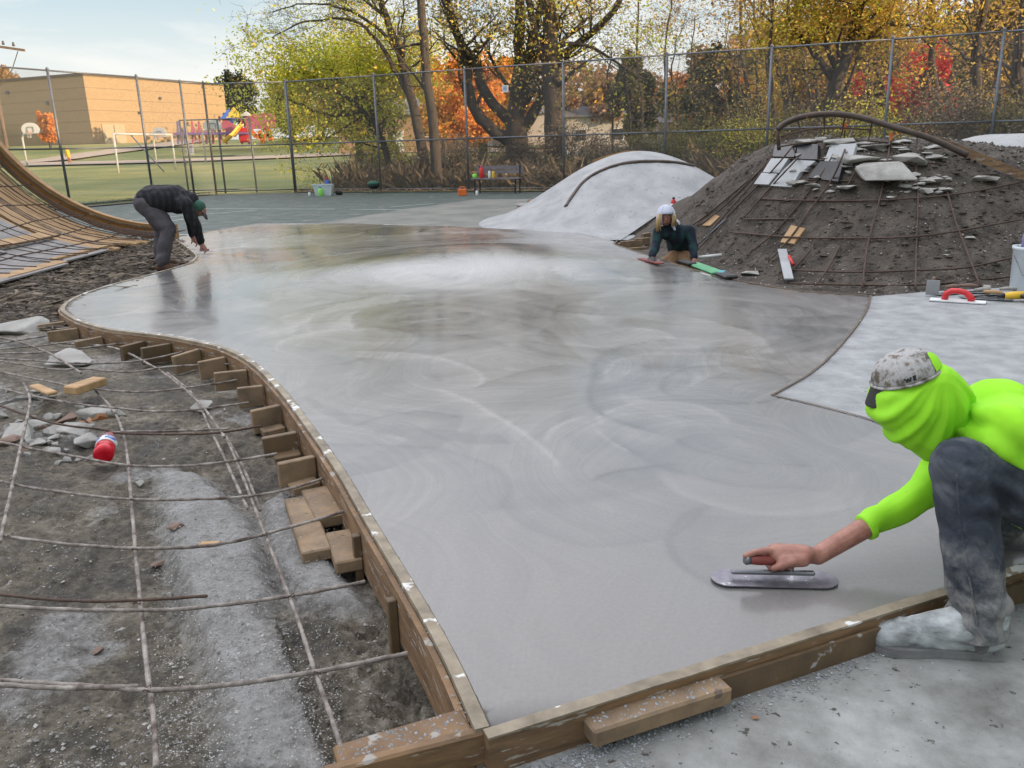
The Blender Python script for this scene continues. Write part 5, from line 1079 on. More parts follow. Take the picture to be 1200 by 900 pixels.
# --- kneeling child
c1_ = thing('person', (1.9, 9.55, -.12), 'child in grey hoodie hood and dark green plaid jacket kneeling with a trowel', 'person')
Yc = 9.45
hd3 = D(780, 255, Yc-.02); nk3 = D(787, 263, Yc+.06); ch3 = D(793, 275, Yc+.16); pv3 = D(796, 297, Yc+.34); sL = D(772, 272, Yc); sR = D(808, 270, Yc+.08)
eL = D(768, 289, Yc-.05); hL = D(764.5, 302, Yc-.2); eR = D(813, 288, Yc-.0); hR = D(813, 303, Yc-.12)
kA = D(783, 309, Yc+.0); kB = D(806, 310, Yc+.0)
mb = MB(); mb.ell(hd3, (.072, .078, .095), Matrix.Rotation(.15, 3, 'X')); mb.ell(hd3+Vector((-.012, -.08, -.012)), (.012, .016, .018)); mb.ell(hd3+Vector((-.012, -.070, -.05)), (.026, .014, .012)); mb.cap(hd3, nk3, .04, .04); mb.cap(nk3, ch3, .05, .09); mb.cap(ch3, pv3, .09, .09)
for s_, e_, h_ in ((sL, eL, hL), (sR, eR, hR)):
    mb.cap(ch3, s_, .06, .045); mb.cap(s_, e_, .036, .03); mb.cap(e_, h_, .028, .022); mb.cap(h_, h_+Vector((0, -.03, -.03)), .026, .024)
    for k in range(4): mb.cap(h_+Vector((-.024+.016*k, -.03, -.03)), h_+Vector((-.024+.016*k, -.055, -.055)), .0095, .008, 8); mb.cap(h_+Vector((-.024+.016*k, -.055, -.055)), h_+Vector((-.024+.016*k, -.04, -.075)), .008, .007, 8)
    mb.cap(h_+Vector((.026, -.015, -.02)), h_+Vector((.034, -.04, -.045)), .010, .008, 8)
mb.cap(pv3, kA, .075, .06); mb.cap(pv3, kB, .075, .06); mb.cap(kA, kA+Vector((.02, .36, -.02)), .055, .04); mb.cap(kB, kB+Vector((.02, .36, -.02)), .055, .04)
bo = remesh(mb, 'body', 'skin', c1_, .0075, 2)
for sx_ in (-.026, .020):
    mb = MB(); mb.ell(hd3+Vector((sx_-.012, -.072, .004)), (.012, .007, .005)); mb.build('eye', 'black', c1_, True)
mb = MB(); mb.ell(hd3+Vector((-.012, -.083, -.048)), (.018, .006, .004)); mb.build('mouth', 'grip', c1_, True)
mb = MB(); mb.cap(ch3, pv3+Vector((0, 0, .03)), .135, .13, 16); mb.cap(ch3, nk3, .12, .075, 16)
for s_, e_, h_ in ((sL, eL, hL), (sR, eR, hR)): mb.cap(ch3, s_, .10, .066); mb.cap(s_, e_, .062, .052); mb.cap(e_, h_+Vector((0, .01, .02)), .057, .042)
remesh(mb, 'jacket', 'plaidg', c1_, .011, 4, (.010, 9, Vector((.3, 0, 1)), .4))
mb = MB(); mb.cap(pv3, kA, .11, .085); mb.cap(pv3, kB, .11, .085); mb.cap(kA, kA+Vector((.02, .34, -.02)), .085, .06); mb.cap(kB, kB+Vector((.02, .34, -.02)), .085, .06); remesh(mb, 'trousers', 'khaki', c1_, .011, 3, (.006, 12, Vector((1, 0, 0)), .4))
# hood: open shell
mb = MB(); vs = []; NA, NB = 24, 12
hcn = hd3+Vector((.005, .01, .01))
for j in range(NB+1):
    th = PI*.70*j/NB
    for i in range(NA+1):
        a = -PI/2+.62+(2*PI-1.24)*i/NA
        fr = max(0, -math.sin(a)); q = Vector((.110*math.sin(th)*math.cos(a), .118*math.sin(th)*math.sin(a), .135*math.cos(th)))
        vs.append(hcn+q)
mb.add(vs, [(j*(NA+1)+i, (j+1)*(NA+1)+i, (j+1)*(NA+1)+i+1, j*(NA+1)+i+1) for j in range(NB) for i in range(NA)])
# upper front of the hood
vs = []
for j in range(8):
    th = PI*.70*j/NB
    for i in range(7): a = -PI/2-.62+1.24*i/6; vs.append(hcn+Vector((.110*math.sin(th)*math.cos(a), .118*math.sin(th)*math.sin(a)-.003*j*math.cos(1.2*(i-3)/3), .135*math.cos(th))))
mb.add(vs, [(j*7+i, (j+1)*7+i, (j+1)*7+i+1, j*7+i+1) for j in range(7) for i in range(6)])
hoo = mb.build('hood', 'hoodie', c1_, True); so_ = hoo.modifiers.new('t', 'SOLIDIFY'); so_.thickness = .008
mb = MB()
for i in range(64):
    side = -1 if i % 2 else 1; a = random.uniform(.25, .95); x0 = side*.068*math.sin(a)-.008+.008; p0 = hd3+Vector((side*(.052+.028*random.random())-.004, -.068+.04*random.random(), .05)); 
    L = random.uniform(.12, .2) if side < 0 else random.uniform(.09, .15)
    mb.tube([p0, p0+Vector((side*.02, -.014, -L*.45)), p0+Vector((side*random.uniform(.01, .045), -.02, -L))], [.010, .012, .003], 5)
mb.build('hair', 'blond', c1_, True)
mb = MB(); mb.cap(nk3+Vector((.0, -.06, .0)), nk3+Vector((.02, -.09, -.05)), .02, .012); mb.cap(nk3+Vector((-.05, .03, .0)), nk3+Vector((.05, .03, .0)), .055, .055); mb.build('collar', 'hoodie', c1_, True)
for k_ in (kA, kB):
    mb = MB(); mb.cap(k_+Vector((.02, .36, -.02)), k_+Vector((.02, .44, -.03)), .05, .04); mb.build('shoe', 'shoe', c1_, True)
t3 = thing('trowel', tuple(G(762, 312, .0)), 'dark red trowel held by the kneeling child', 'trowel')
pe = G(749, 309.5, .015); pf = G(776, 316, .015); dd = (pf-pe).normalized(); sn = Vector((-dd.y, dd.x, 0)); md = (pe+pf)/2; L = (pf-pe).length; R_ = .045; ol2 = []
for k in range(9): a = PI/2+PI*k/8; ol2.append(md-dd*(L/2-R_)+dd*math.cos(a)*R_+sn*math.sin(a)*R_)
for k in range(9): a = -PI/2+PI*k/8; ol2.append(md+dd*(L/2-R_)+dd*math.cos(a)*R_+sn*math.sin(a)*R_)
mb = MB(); mb.prism([(p.x, p.y) for p in ol2], .008+hump(md.x, md.y), .02+hump(md.x, md.y)); mb.build('blade', 'grip', t3)
mb = MB(); gz = .065; mb.tube([md-dd*.05+Vector((0, 0, gz)), md+dd*.09+Vector((0, 0, gz))], .016, 8); mb.tube([md-dd*.04+Vector((0, 0, .01)), md-dd*.03+Vector((0, 0, gz))], .009, 6); mb.build('handle', 'black', t3, True)
# knee board, tools beside the child
kb = thing('knee_board', tuple(G(835, 315, -.03)), 'green and black padded knee board lying on the slab edge beside the child', 'knee board')
mb = MB(); a = G(812, 309, .04); b_ = G(842, 320, .035); mb.beam(a, b_, .14, .03, bev=.012); mb.build('pad', 'greenp', kb); mb = MB(); mb.beam(b_+Vector((.02, -.01, 0)), G(858, 325, .035), .13, .035, bev=.012); mb.build('cushion', 'black', kb); mb = MB(); mb.beam(b_+Vector((-.01, 0, .003)), b_+Vector((.06, -.03, .003)), .145, .036, bev=.01); mb.build('strap', 'teal', kb); mb = MB(); mb.beam(G(799, 306, .05), G(812, 310, .05), .1, .04, bev=.012); mb.build('toe_pad', 'black', kb)
a = G(818, 304, .0); mb = MB(); mb.tube([G(818, 301.5, .03), G(845, 299, .03)], [.016, .02], 8); tag(mb.build('tube_roll', 'white', None, True), 'pale rolled tube lying behind the green knee board', 'tube')
mb = MB(); mb.tube([onm(818, 291, .05), onm(851, 262, .06)], .011, 6); tag(mb.build('rod', 'galv', None, True), 'loose shiny metal rod leaning on the dirt right of the child', 'rod')
mb = MB(); mb.beam(D(836, 235, 11.6), D(843, 248, 11.5), .03, .03); tag(mb.build('stake', 'woodwet'), 'short dark wooden stake behind the child', 'stake')
def bottle(name, base, h, r, mat, capm, label, cat='bottle', group=None, labm=None):
    rt = thing(name, tuple(base), label, cat, group); mb = MB(); mb.lathe(base, [(r*.9, 0), (r, h*.04), (r, h*.7), (r*.5, h*.85), (r*.42, h*.88)], 16); mb.build('body', mat, rt, True)
    mb = MB(); mb.lathe(Vector(base)+Vector((0, 0, h*.881)), [(r*.5, 0), (r*.5, h*.1), (r*.35, h*.12)], 14); mb.build('cap', capm, rt, True)
    if labm: mb = MB(); mb.lathe(Vector(base)+Vector((0, 0, h*.25)), [(r*1.02, 0), (r*1.02, h*.3)], 16); mb.build('label', labm, rt, True)
    return rt
rb_ = HF(789, 248, dome, 8, 20); bottle('spray_bottle', rb_, .22, .042, 'redp', 'black', 'red bottle with black top standing behind the child hood', labm='white')
#SECTION: tools at right
bk = G(1203, 340, -.004)
r = thing('bucket', tuple(bk), 'cement stained white bucket standing at the right edge of the pale slab', 'bucket')
mb = MB(); mb.lathe(bk, [(.125, .002), (.13, .01), (.142, .345), (.15, .35), (.15, .375), (.14, .375), (.134, .36), (.12, .03)], 32); mb.build('pail', 'bucketw', r, True)
mb = MB(); mb.tube([bk+Vector((-.15, 0, .3)), bk+Vector((-.12, -.1, .15)), bk+Vector((0, -.16, .1)), bk+Vector((.12, -.1, .15)), bk+Vector((.15, 0, .3))], .003, 5); mb.build('handle', 'steel', r)
bottle('water_bottle', bk+Vector((-.03, .05, .33)), .19, .035, 'lilac', 'black', 'lilac bottle sticking out of the white bucket')
mb = MB(); mb.box(G(1190, 343, -.0)+Vector((.1, .28, .06)), (.7, .05, .12)); 
def handtrowel(px, py, rz, L, W, bm_m, gm, label, tilt=0, group='hand trowels laid on the pale slab', foam=False):
    c = G(px, py, .0); R3 = Matrix.Rotation(rz, 3, 'Z') @ Matrix.Rotation(tilt, 3, 'Y'); r = thing('trowel', tuple(c), label, 'trowel', group)
    mb = MB(); mb.box(c+Vector((0, 0, .006+abs(math.sin(tilt))*L/2)), (L, W, .004 if not foam else .012), R3, .0015); mb.build('blade', bm_m, r)
    b0 = c+Vector((0, 0, .006+abs(math.sin(tilt))*L/2))
    if foam:
        mb = MB(); mb.tube([b0+R3 @ Vector(q) for q in ((-.095, 0, .006), (-.085, 0, .055), (-.05, 0, .078), (0, 0, .08), (.05, 0, .07), (.085, 0, .04), (.10, 0, .006))], [.026, .026, .024, .023, .024, .026, .03], 12); mb.build('handle', gm, r, True)
        mb = MB(); mb.box(b0+R3 @ Vector((0, 0, -.008)), (L, W, .004), R3); mb.build('pad', 'black', r)
    else:
        mb = MB(); mb.tube([b0+R3 @ Vector(q) for q in ((-.065, 0, .055), (0, 0, .058), (.07, 0, .052))], [.013, .017, .014], 10); mb.build('grip', gm, r, True)
        mb = MB(); mb.tube([b0+R3 @ Vector(q) for q in ((.05, 0, .0), (.055, 0, .05))], .006, 6); mb.box(b0+R3 @ Vector((0, 0, .006)), (L*.6, .016, .008), R3); mb.build('shank', 'steel', r)
handtrowel(1122, 353.5, -.55, .40, .11, 'white', 'redp', 'bright red handled float on a white base, nearest of the tools', foam=True)
handtrowel(1092, 347, 1.1, .14, .1, 'tile_l', 'brickbit', 'square steel trowel standing on its edge at the left end of the tools', tilt=1.2)
handtrowel(1115, 344, .3, .33, .1, 'steel', 'brickbit', 'steel trowel with worn wooden grip behind the red float')
handtrowel(1134, 343, -.2, .34, .1, 'steel', 'brickbit', 'second wooden gripped trowel further back beside the red float')
handtrowel(1150, 348, .15, .36, .1, 'steel', 'rock', 'dirty grey gripped trowel in the middle of the tools')
handtrowel(1162, 351, -.5, .30, .09, 'steel', 'tan', 'small trowel with tan grip nearest the drill')
handtrowel(1180, 347, .0, .36, .1, 'steel', 'rock', 'trowel lying just left of the drill')
mb = MB(); mb.tube([G(1152, 338, .05), G(1160, 339, .045)], [.03, .035], 10); tag(mb.build('cup', 'rock', None, True), 'small round dirty cup at the foot of the dirt behind the tools', 'cup')
dr = thing('cordless_drill', tuple(G(1191, 346, .0)), 'yellow and black cordless drill lying by the bucket', 'drill'); c = G(1191, 346, .045)
mb = MB(); mb.tube([c+Vector((-.1, .0, 0)), c+Vector((-.02, 0, 0)), c+Vector((.09, 0, 0))], [.022, .032, .032], 12); mb.build('motor_body', 'yellow', dr, True)
mb = MB(); mb.tube([c+Vector((-.15, .0, 0)), c+Vector((-.1, 0, 0))], [.012, .022], 10); mb.build('chuck', 'black', dr, True)
mb = MB(); mb.beam(c+Vector((.03, -.02, 0)), c+Vector((.06, -.13, -.01)), .04, .03, bev=.008); mb.build('handle', 'black', dr)
mb = MB(); mb.box(c+Vector((.065, -.15, -.005)), (.11, .05, .065), None, .008); mb.build('battery', 'yellow', dr)
mb = MB(); mb.beam(onm(916, 300, .07), onm(924, 333, .05), .09, .015); tag(mb.build('steel_float', 'tile_l', None), 'pale flat float blade stuck in the dirt slope', 'float')
mb = MB(); mb.tube([onm(924, 309, .08), onm(929, 319, .08)], .016, 8); tag(mb.build('knob', 'redp', None, True), 'small red knob beside the float stuck in the slope', 'knob')
#SECTION: fences
def fence(name, pts, label, posts_r=.038, H=3.65, y0=-.05, step=.058, wr=.0026, thick=None):
    r = thing(name, (pts[0][0], pts[0][1], y0), label, 'fence'); wires = MB()
    for i, p in enumerate(pts):
        mb = MB(); rr = posts_r*(1.5 if thick and i in thick else 1); mb.tube([(p[0], p[1], y0-.1), (p[0], p[1], y0+H+.03)], rr, 8); mb.lathe((p[0], p[1], y0+H+.03), [(rr*1.2, 0), (rr*1.2, .02), (rr*.4, .06)], 8); mb.build('post', 'galv', r, True)
    for z, rr in ((H, .025), (H*.44, .025), (.08, .02)):
        mb = MB()
        for a, b in zip(pts, pts[1:]): mb.tube([(a[0], a[1], y0+z), (b[0], b[1], y0+z)], rr, 6)
        mb.build('rail', 'galv', r, True)
    for a, b in zip(pts, pts[1:]):
        L = math.hypot(b[0]-a[0], b[1]-a[1]); ux, uy = (b[0]-a[0])/L, (b[1]-a[1])/L; off = .03
        for sgn in (1, -1):
            s = -H
            while s < L+H:
                # wire: (s + sgn*z) along
                pts2 = []
                for z in (0.06, H):
                    pts2.append((s+sgn*z if sgn > 0 else s+(H)-z, z))
                (s0, z0), (s1, z1) = pts2
                t0, t1 = 0., 1.
                ds = s1-s0
                for lim, sg in ((0, 1), (L, -1)):
                    va = (s0-lim)*sg; vb = (s1-lim)*sg
                    if va < 0 and vb < 0: t0 = 2
                    elif va < 0: t0 = max(t0, va/(va-vb))
                    elif vb < 0: t1 = min(t1, va/(va-vb))
                if t0 < t1-.01:
                    q = []
                    for t in (t0, t1): sx_ = s0+ds*t; zz = z0+(z1-z0)*t; q.append(Vector((a[0]+ux*sx_-uy*off*0, a[1]+uy*sx_, y0+zz)))
                    d = (q[1]-q[0]).normalized(); nn = Vector((-uy, ux, 0)); e = d.cross(nn)*wr; f_ = nn*wr
                    wires.add([q[0]+e, q[0]-e*.5+f_, q[0]-e*.5-f_, q[1]+e, q[1]-e*.5+f_, q[1]-e*.5-f_], [(0, 1, 4, 3), (1, 2, 5, 4), (2, 0, 3, 5)])
                s += step
    wires.build('chain_link', 'wire', r, recalc=False); return r
fence('chainlink_fence', FL[:5], 'tall chain link fence along the left side of the court by the lawn')
fence('chainlink_fence', FL[4:]+FR[1:], 'tall chain link fence across the back of the court in front of the trees', thick=(1,))
gp = [D(213, 141, 30.6), D(222, 226, 30.6)]
ga = Vector((D(210, 141, 31).x, 31, 0)); gb = Vector((D(292, 141, 31).x, 31, 0)); zt = D(210, 141, 31).z; zm = D(215, 184, 31).z
gt = thing('gate', (ga.x, 31, -.05), 'lower chain link gate frame with a small white notice behind the corner of the fence', 'gate')
for x in (ga.x, gb.x, (ga.x+gb.x)/2+.1): mb = MB(); mb.tube([(x, 31, -.1), (x, 31, zt)], .035, 8); mb.build('post', 'galv', gt, True)
for z in (zt, zm, .05): mb = MB(); mb.tube([(ga.x, 31, z), (gb.x, 31, z)], .025, 6); mb.build('rail', 'galv', gt, True)
mb = MB(); s_ = D(223, 175, 30.95); mb.box(s_, (.24, .01, .34)); sg = mb.build('notice', 'white', gt)
mb = MB()
for k, z in enumerate((.11, .05, -.01, -.06, -.11)): mb.box(s_+Vector((0, -.008, z)), (.16-.03*(k % 2), .004, .018 if k else .035))
mb.build('notice_print', 'blue', sg)
fs = thing('fence_sign', tuple(D(592, 108, 26.4)), 'small white square sign hung high on the back fence', 'sign'); p = D(592, 104, 26.38)
mb = MB(); mb.box(p, (.2, .01, .2), Matrix.Rotation(-.43, 3, 'Z')); k = mb.build('panel', 'white', fs); mb = MB()
for z in (.05, .01, -.03): mb.box(p+Vector((-.006, -.010, z)), (.12, .004, .014), Matrix.Rotation(-.43, 3, 'Z'))
mb.build('panel_print', 'blue', k)
#SECTION: school and playfield
Bc = Vector((-52.3, 110, 0)); d1 = Vector((.4, .917, 0)).normalized(); d2 = Vector((-.917, .4, 0)).normalized(); zb = 1.6; zt = 11.3
sb = thing('school_building', (Bc.x, Bc.y, zb), 'buff block school hall with one wall in golden sunlight beyond the field', 'building')
p0, p1, p2, p3 = Bc, Bc+d1*25, Bc+d1*25+d2*60, Bc+d2*60
mb = MB(); mb.prism([(p.x, p.y) for p in (p0, p1, p2, p3)], zb, zt); mb.build('wall', 'bldg', sb)
mb = MB()
for a, b in ((p0, p1), (p1, p2), (p2, p3), (p3, p0)): mb.beam(a+Vector((0, 0, zt+.02)), b+Vector((0, 0, zt+.02)), .25, .28)
mb.build('roof_edge', 'trim', sb)
nrm = Vector((.917, -.4, 0))
def onB(t, z): return Bc+d1*t+nrm*.06+Vector((0, 0, z))
mb = MB(); mb.beam(onB(1.6, 4.1), onB(5.2, 4.1), .1, 2.6); dd_ = mb.build('door', 'bdoor', sb)
mb = MB(); mb.beam(onB(3.4, 4.1)+nrm*.07, onB(3.48, 4.1)+nrm*.07, .02, 2.4); mb.build('door_seam', 'trim', dd_)
for t, z in ((12, 8.9), (8, 6.9)): mb = MB(); mb.box(onB(t, z), (.35, .35, .3)); mb.build('wall_light', 'trim', sb)
for t, z in ((14, 9.8), (7, 8.2)): mb = MB(); mb.box(Bc+d2*t+Vector((-.4, -.917, 0))*.1+Vector((0, 0, z)), (.4, .3, .35)); mb.build('wall_light', 'galv', sb)
up_ = thing('utility_pole', tuple(D(-12, 150, 60)), 'top of a wooden utility pole with crossarm at the upper left edge', 'utility pole')
mb = MB(); q = D(-14, 55, 60); mb.tube([Vector((q.x, 60, .5)), q+Vector((0, 0, 1))], .13, 8); mb.build('pole', 'pole', up_); mb = MB(); mb.beam(D(-40, 49, 60), D(29, 59, 60), .12, .16); mb.build('crossarm', 'pole', up_)
for px in (-5, 4, 16): mb = MB(); c = D(px, 52+px*.14, 60); mb.lathe(c, [(.07, 0), (.1, .08), (.05, .2), (.08, .25)], 8); mb.build('insulator', 'trim', up_)
mb = MB(); mb.tube([D(21, 60, 60), D(14, 82, 60), D(-6, 108, 60)], .03, 5); mb.build('guy_wire', 'trim', up_)
def gz(x, y): return ground(x, y)
def hoop(px, ptop, pbase, Y, label, rz=0):
    b = D(px, pbase, Y); b.z = gz(b.x, Y); t_ = D(px, ptop, Y); h = t_.z-b.z; r = thing('basketball_hoop', tuple(b), label, 'basketball hoop', 'basketball hoops on the field')
    R3 = Matrix.Rotation(rz, 3, 'Z'); mb = MB(); mb.tube([b, b+Vector((0, 0, h-.8)), b+Vector((0, 0, h-.45))+R3 @ Vector((.25, -.1, 0)), b+Vector((0, 0, h-.4))+R3 @ Vector((1.0, -.4, 0))], .08, 8); mb.build('pole', 'white', r, True)
    c = b+Vector((0, 0, h-.05))+R3 @ Vector((1.05, -.45, 0)); mb = MB(); ol_ = [(.75*math.cos(a), .55*math.sin(a)) for a in [PI*k/14 for k in range(15)]]; ol_ = [(x, y-.2) for x, y in ol_]+[(-.62, -.5), (.62, -.5)]
    vs = [c+R3 @ Vector((x, y_, z+.1)) for y_ in (-.03, .03) for x, z in ol_]; n_ = len(ol_); mb.add(vs, [tuple(range(n_)), tuple(range(2*n_-1, n_-1, -1))]+[(i, (i+1) % n_, n_+(i+1) % n_, n_+i) for i in range(n_)]); k = mb.build('backboard', 'white', r)
    mb = MB(); mb.tube([c+R3 @ Vector((x, -.06, z)) for x, z in ((-.25, -.3), (-.25, .1), (.25, .1), (.25, -.3))], .025, 4); mb.build('target_square', 'trim', k)
    mb = MB(); mb.tube([c+R3 @ Vector((.23*math.cos(a), -.33+.23*math.sin(a), -.32)) for a in [2*PI*k/14 for k in range(15)]], .018, 5, cap=False); mb.build('rim', 'orangep', r)
    mb = MB(); 
    for k_ in range(8): a = PI/4*k_; mb.tube([c+R3 @ Vector((.22*math.cos(a), -.33+.22*math.sin(a), -.33)), c+R3 @ Vector((.12*math.cos(a+.3), -.33+.12*math.sin(a+.3), -.75))], .012, 3)
    mb.build('net', 'net', r)
hoop(32, 150, 194, 72, 'basketball hoop at the far left in front of the shaded school wall')
hoop(183, 155, 187, 80, 'basketball hoop in front of the sunlit school wall', -.25)
hoop(241, 146, 188, 70, 'basketball hoop seen through the gate beside the playground', 0)
gl = thing('soccer_goal', tuple(Vector((D(139, 202, 48).x, 48, gz(-22, 48)))), 'small white metal soccer goal frame on the lawn', 'soccer goal')
ga_, gb_ = D(139, 203, 47), D(206, 199, 50); ta, tb = D(133, 157, 47), D(201, 158, 50); ra, rb2 = D(192, 201, 52.5), D(240, 197, 54)
for a, b, nm in ((ga_, ta, 'upright'), (gb_, tb, 'upright'), (ta, tb, 'crossbar'), (D(152, 157, 48), D(192, 201, 46.), 'brace')): mb = MB(); mb.tube([a, b], .055 if nm != 'brace' else .035, 8); mb.build(nm, 'white' if nm != 'brace' else 'galv', gl, True)
pf_ = thing('person', tuple(D(81, 192, 76)), 'distant person in yellow walking on the path by the school', 'person'); b = D(81, 192, 76); b.z = gz(b.x, 76)+.05
mb = MB(); mb.cap(b+Vector((0, 0, .05)), b+Vector((.05, 0, .6)), .06, .09, 8); mb.cap(b+Vector((.25, 0, .05)), b+Vector((.08, 0, .6)), .06, .09, 8); mb.cap(b+Vector((.06, 0, .6)), b+Vector((.02, 0, 1.05)), .13, .15, 8); mb.ell(b+Vector((0, 0, 1.32)), (.1, .1, .13)); mb.cap(b+Vector((.02, 0, 1.1)), b+Vector((-.2, 0, .7)), .05, .04, 8); mb.cap(b+Vector((.02, 0, 1.15)), b+Vector((0, 0, 1.3)), .06, .06, 8); remesh(mb, 'body', 'skin', pf_, .03, 2)
mb = MB(); mb.cap(b+Vector((.06, 0, .62)), b+Vector((.02, 0, 1.08)), .16, .19, 8); mb.cap(b+Vector((.02, 0, 1.1)), b+Vector((-.15, 0, .8)), .075, .06, 8); remesh(mb, 'shirt', 'yellow', pf_, .03, 2)
# playground
PY = 92; pg = thing('play_structure', tuple(Vector((D(255, 168, PY).x, PY, gz(-35, PY)))), 'colourful playground structure with slide and pointed roofs beside the school', 'playground')
def pb(mat, name, a, b, w=.12, h=.12, Y=PY): mb = MB(); mb.beam(D(*a, Y), D(*b, Y), w, h, up=(0, -1, 0)); return mb.build(name, mat, pg)
for x in (208, 216, 225, 233, 241, 249, 257, 265, 283, 291): pb('pink' if x % 2 else 'lilac', 'post', (x, 142 if x < 250 else 136), (x+1, 169), .18, .18)
for x in (211, 219, 228, 236, 245): pb('pink', 'rail', (x, 150), (x+1, 166), .1, .1)
pb('purple', 'deck', (206, 157), (292, 156), .22, 1.5); pb('pink', 'panel', (262, 143), (278, 156), 1, .8); pb('redp', 'panel', (284, 150), (287, 167), .8, .6); pb('purple', 'panel', (249, 143), (256, 150), .6, .6); pb('blue', 'canopy_panel', (262, 138), (276, 138), 1.0, .4)
def pyr(px, py, w, h, m1, m2, nm='roof'):
    c = D(px, py, PY); mb = MB(); mb.add([c+Vector(v) for v in ((-w, -w, 0), (w, -w, 0), (w, w, 0), (-w, w, 0), (0, 0, h))], [(3, 0, 4), (2, 3, 4), (0, 3, 2, 1)]); k = mb.build(nm, m1, pg); mb = MB(); mb.add([c+Vector(v) for v in ((-w, -w, 0), (w, -w, 0), (w, w, 0), (-w, w, 0), (0, 0, h))], [(0, 1, 4), (1, 2, 4)]); mb.build(nm, m2, pg)
pyr(269, 139, .75, 1.0, 'blue', 'blue'); pyr(275, 138, .7, 1.1, 'yellow', 'yellow'); pyr(289, 136, .6, .5, 'wallw', 'wallw')
mb = MB(); a, b_ = D(284, 147, PY-.5), D(263, 167, PY-2)
for i in range(9):
    t = i/8; c = a.lerp(b_, t)+Vector((0, 0, .12*math.sin(t*9)*(1-t))); mb.v += [(c+Vector(v))[:] for v in ((-.1, -.35, .2), (-.05, -.3, 0), (.05, .3, 0), (.1, .35, .2))]
mb.f += [(i*4+k, i*4+k+1, i*4+5+k, i*4+4+k) for i in range(8) for k in range(3)]; o = mb.build('slide', 'yellow', pg); so_ = o.modifiers.new('t', 'SOLIDIFY'); so_.thickness = .12
for a, b_ in (((293, 152), (300, 160)), ((296, 148), (312, 149)), ((300, 160), (318, 159)), ((312, 149), (318, 165)), ((304, 153), (309, 168)), ((294, 146), (304, 145))): pb('orangep', 'climber', a, b_, .45, .3)
pb('pink', 'low_roof', (288, 143), (322, 141), 1.5, .4)
# bench and things on it
BY = 25.35; Rb = Matrix.Rotation(math.atan(-.456), 3, 'Z'); bc = Vector((D(583, 226, BY).x, BY, -.05))
bn = thing('park_bench', tuple(bc), 'dark slatted bench standing against the back fence', 'bench'); W2 = .78
def bl(v): return bc+Rb @ Vector(v)
for z in (.62, .74): mb = MB(); mb.beam(bl((-W2, .22, z)), bl((W2, .22, z)), .03, .09); mb.build('back_slat', 'benchw', bn)
for y in (-.16, -.04, .08): mb = MB(); mb.beam(bl((-W2, y, .43)), bl((W2, y, .43)), .1, .03); mb.build('seat_slat', 'benchw', bn)
for x in (-.66, .66):
    for (a, b) in (((x, -.18, 0), (x, -.16, .41)), ((x, .16, 0), (x, .2, .8))): mb = MB(); mb.tube([bl(a), bl(b)], .024, 6); mb.build('leg', 'black', bn)
    mb = MB(); mb.beam(bl((x, -.18, .4)), bl((x, .16, .4)), .03, .03); mb.build('bracket', 'black', bn)
def at_b(px, z=.45): p = D(px, 208, BY); t = (p.x-bc.x)/math.cos(math.atan(.456)); return bl((t, -.05, z))
bottle('drink_jug', at_b(557), .15, .075, 'lime', 'black', 'lime green jug at the left end of the bench seat', 'jug')
bottle('thermos', at_b(565), .36, .07, 'redp', 'pink', 'tall red bottle standing on the bench seat', 'bottle')
bottle('spray_can', at_b(574.5), .24, .042, 'white', 'blue', 'white can standing in the middle of the bench seat', 'can')
bottle('spray_can', at_b(579), .23, .045, 'yellow', 'black', 'yellow and black can right of the white one on the bench', 'can')
bottle('paint_can', G(559, 229, -.05), .16, .04, 'white', 'blue', 'white can with blue cap on the ground under the bench', 'can')
ob = thing('tool_box', tuple(G(542, 229, -.05)), 'small orange box with handles on the court beside the bench', 'box'); c = G(542, 229, -.05)
mb = MB(); mb.box(c+Vector((0, 0, .09)), (.24, .2, .18), None, .01); mb.build('box', 'orangep', ob); mb = MB(); mb.tube([c+Vector((-.09, 0, .18)), c+Vector((-.07, 0, .24)), c+Vector((.07, 0, .24)), c+Vector((.09, 0, .18))], .015, 6); mb.build('handle', 'orangep', ob)
gr = thing('charcoal_grill', tuple(G(438.5, 227, -.05)), 'round dark green grill on short legs near the back fence', 'grill'); c = G(438.5, 227, -.05)
mb = MB(); mb.lathe(c+Vector((0, 0, .14)), [(.03, 0), (.13, .03), (.19, .10), (.20, .14)], 16); mb.build('bowl', 'black', gr, True); mb = MB(); mb.lathe(c+Vector((0, 0, .281)), [(.205, 0), (.18, .07), (.08, .12), (.02, .13)], 16); mb.build('lid', 'gcap', gr, True)
for a in (0, 2.1, 4.2): mb = MB(); mb.tube([c+Vector((.14*math.cos(a), .14*math.sin(a), 0)), c+Vector((.08*math.cos(a), .08*math.sin(a), .18))], .01, 5); mb.build('leg', 'steel', gr)
tb_ = thing('tote', tuple(G(380, 229, -.05)), 'white plastic tote of cleaning gear near the fence corner', 'tote'); c = G(380, 229, -.05)
mb = MB(); n_ = 4
vs = [c+Vector(v) for v in ((-.24, -.16, 0), (.24, -.16, 0), (.24, .16, 0), (-.24, .16, 0), (-.3, -.2, .34), (.3, -.2, .34), (.3, .2, .34), (-.3, .2, .34))]
mb.add(vs, [(3, 2, 1, 0), (0, 1, 5, 4), (1, 2, 6, 5), (2, 3, 7, 6), (3, 0, 4, 7)]); mb.build('bin', 'bucketw', tb_); mb = MB(); mb.beam(c+Vector((-.33, -.2, .34)), c+Vector((.33, -.2, .34)), .03, .04); mb.build('rim', 'bucketw', tb_)
bottle('cleaner_bottle', c+Vector((-.05, -.28, 0)), .28, .07, 'lime', 'blue', 'green and blue bottle standing in front of the white tote')
bottle('cleaner_bottle', c+Vector((-.42, -.2, 0)), .14, .04, 'white', 'blue', 'tiny white bottle left of the white tote')
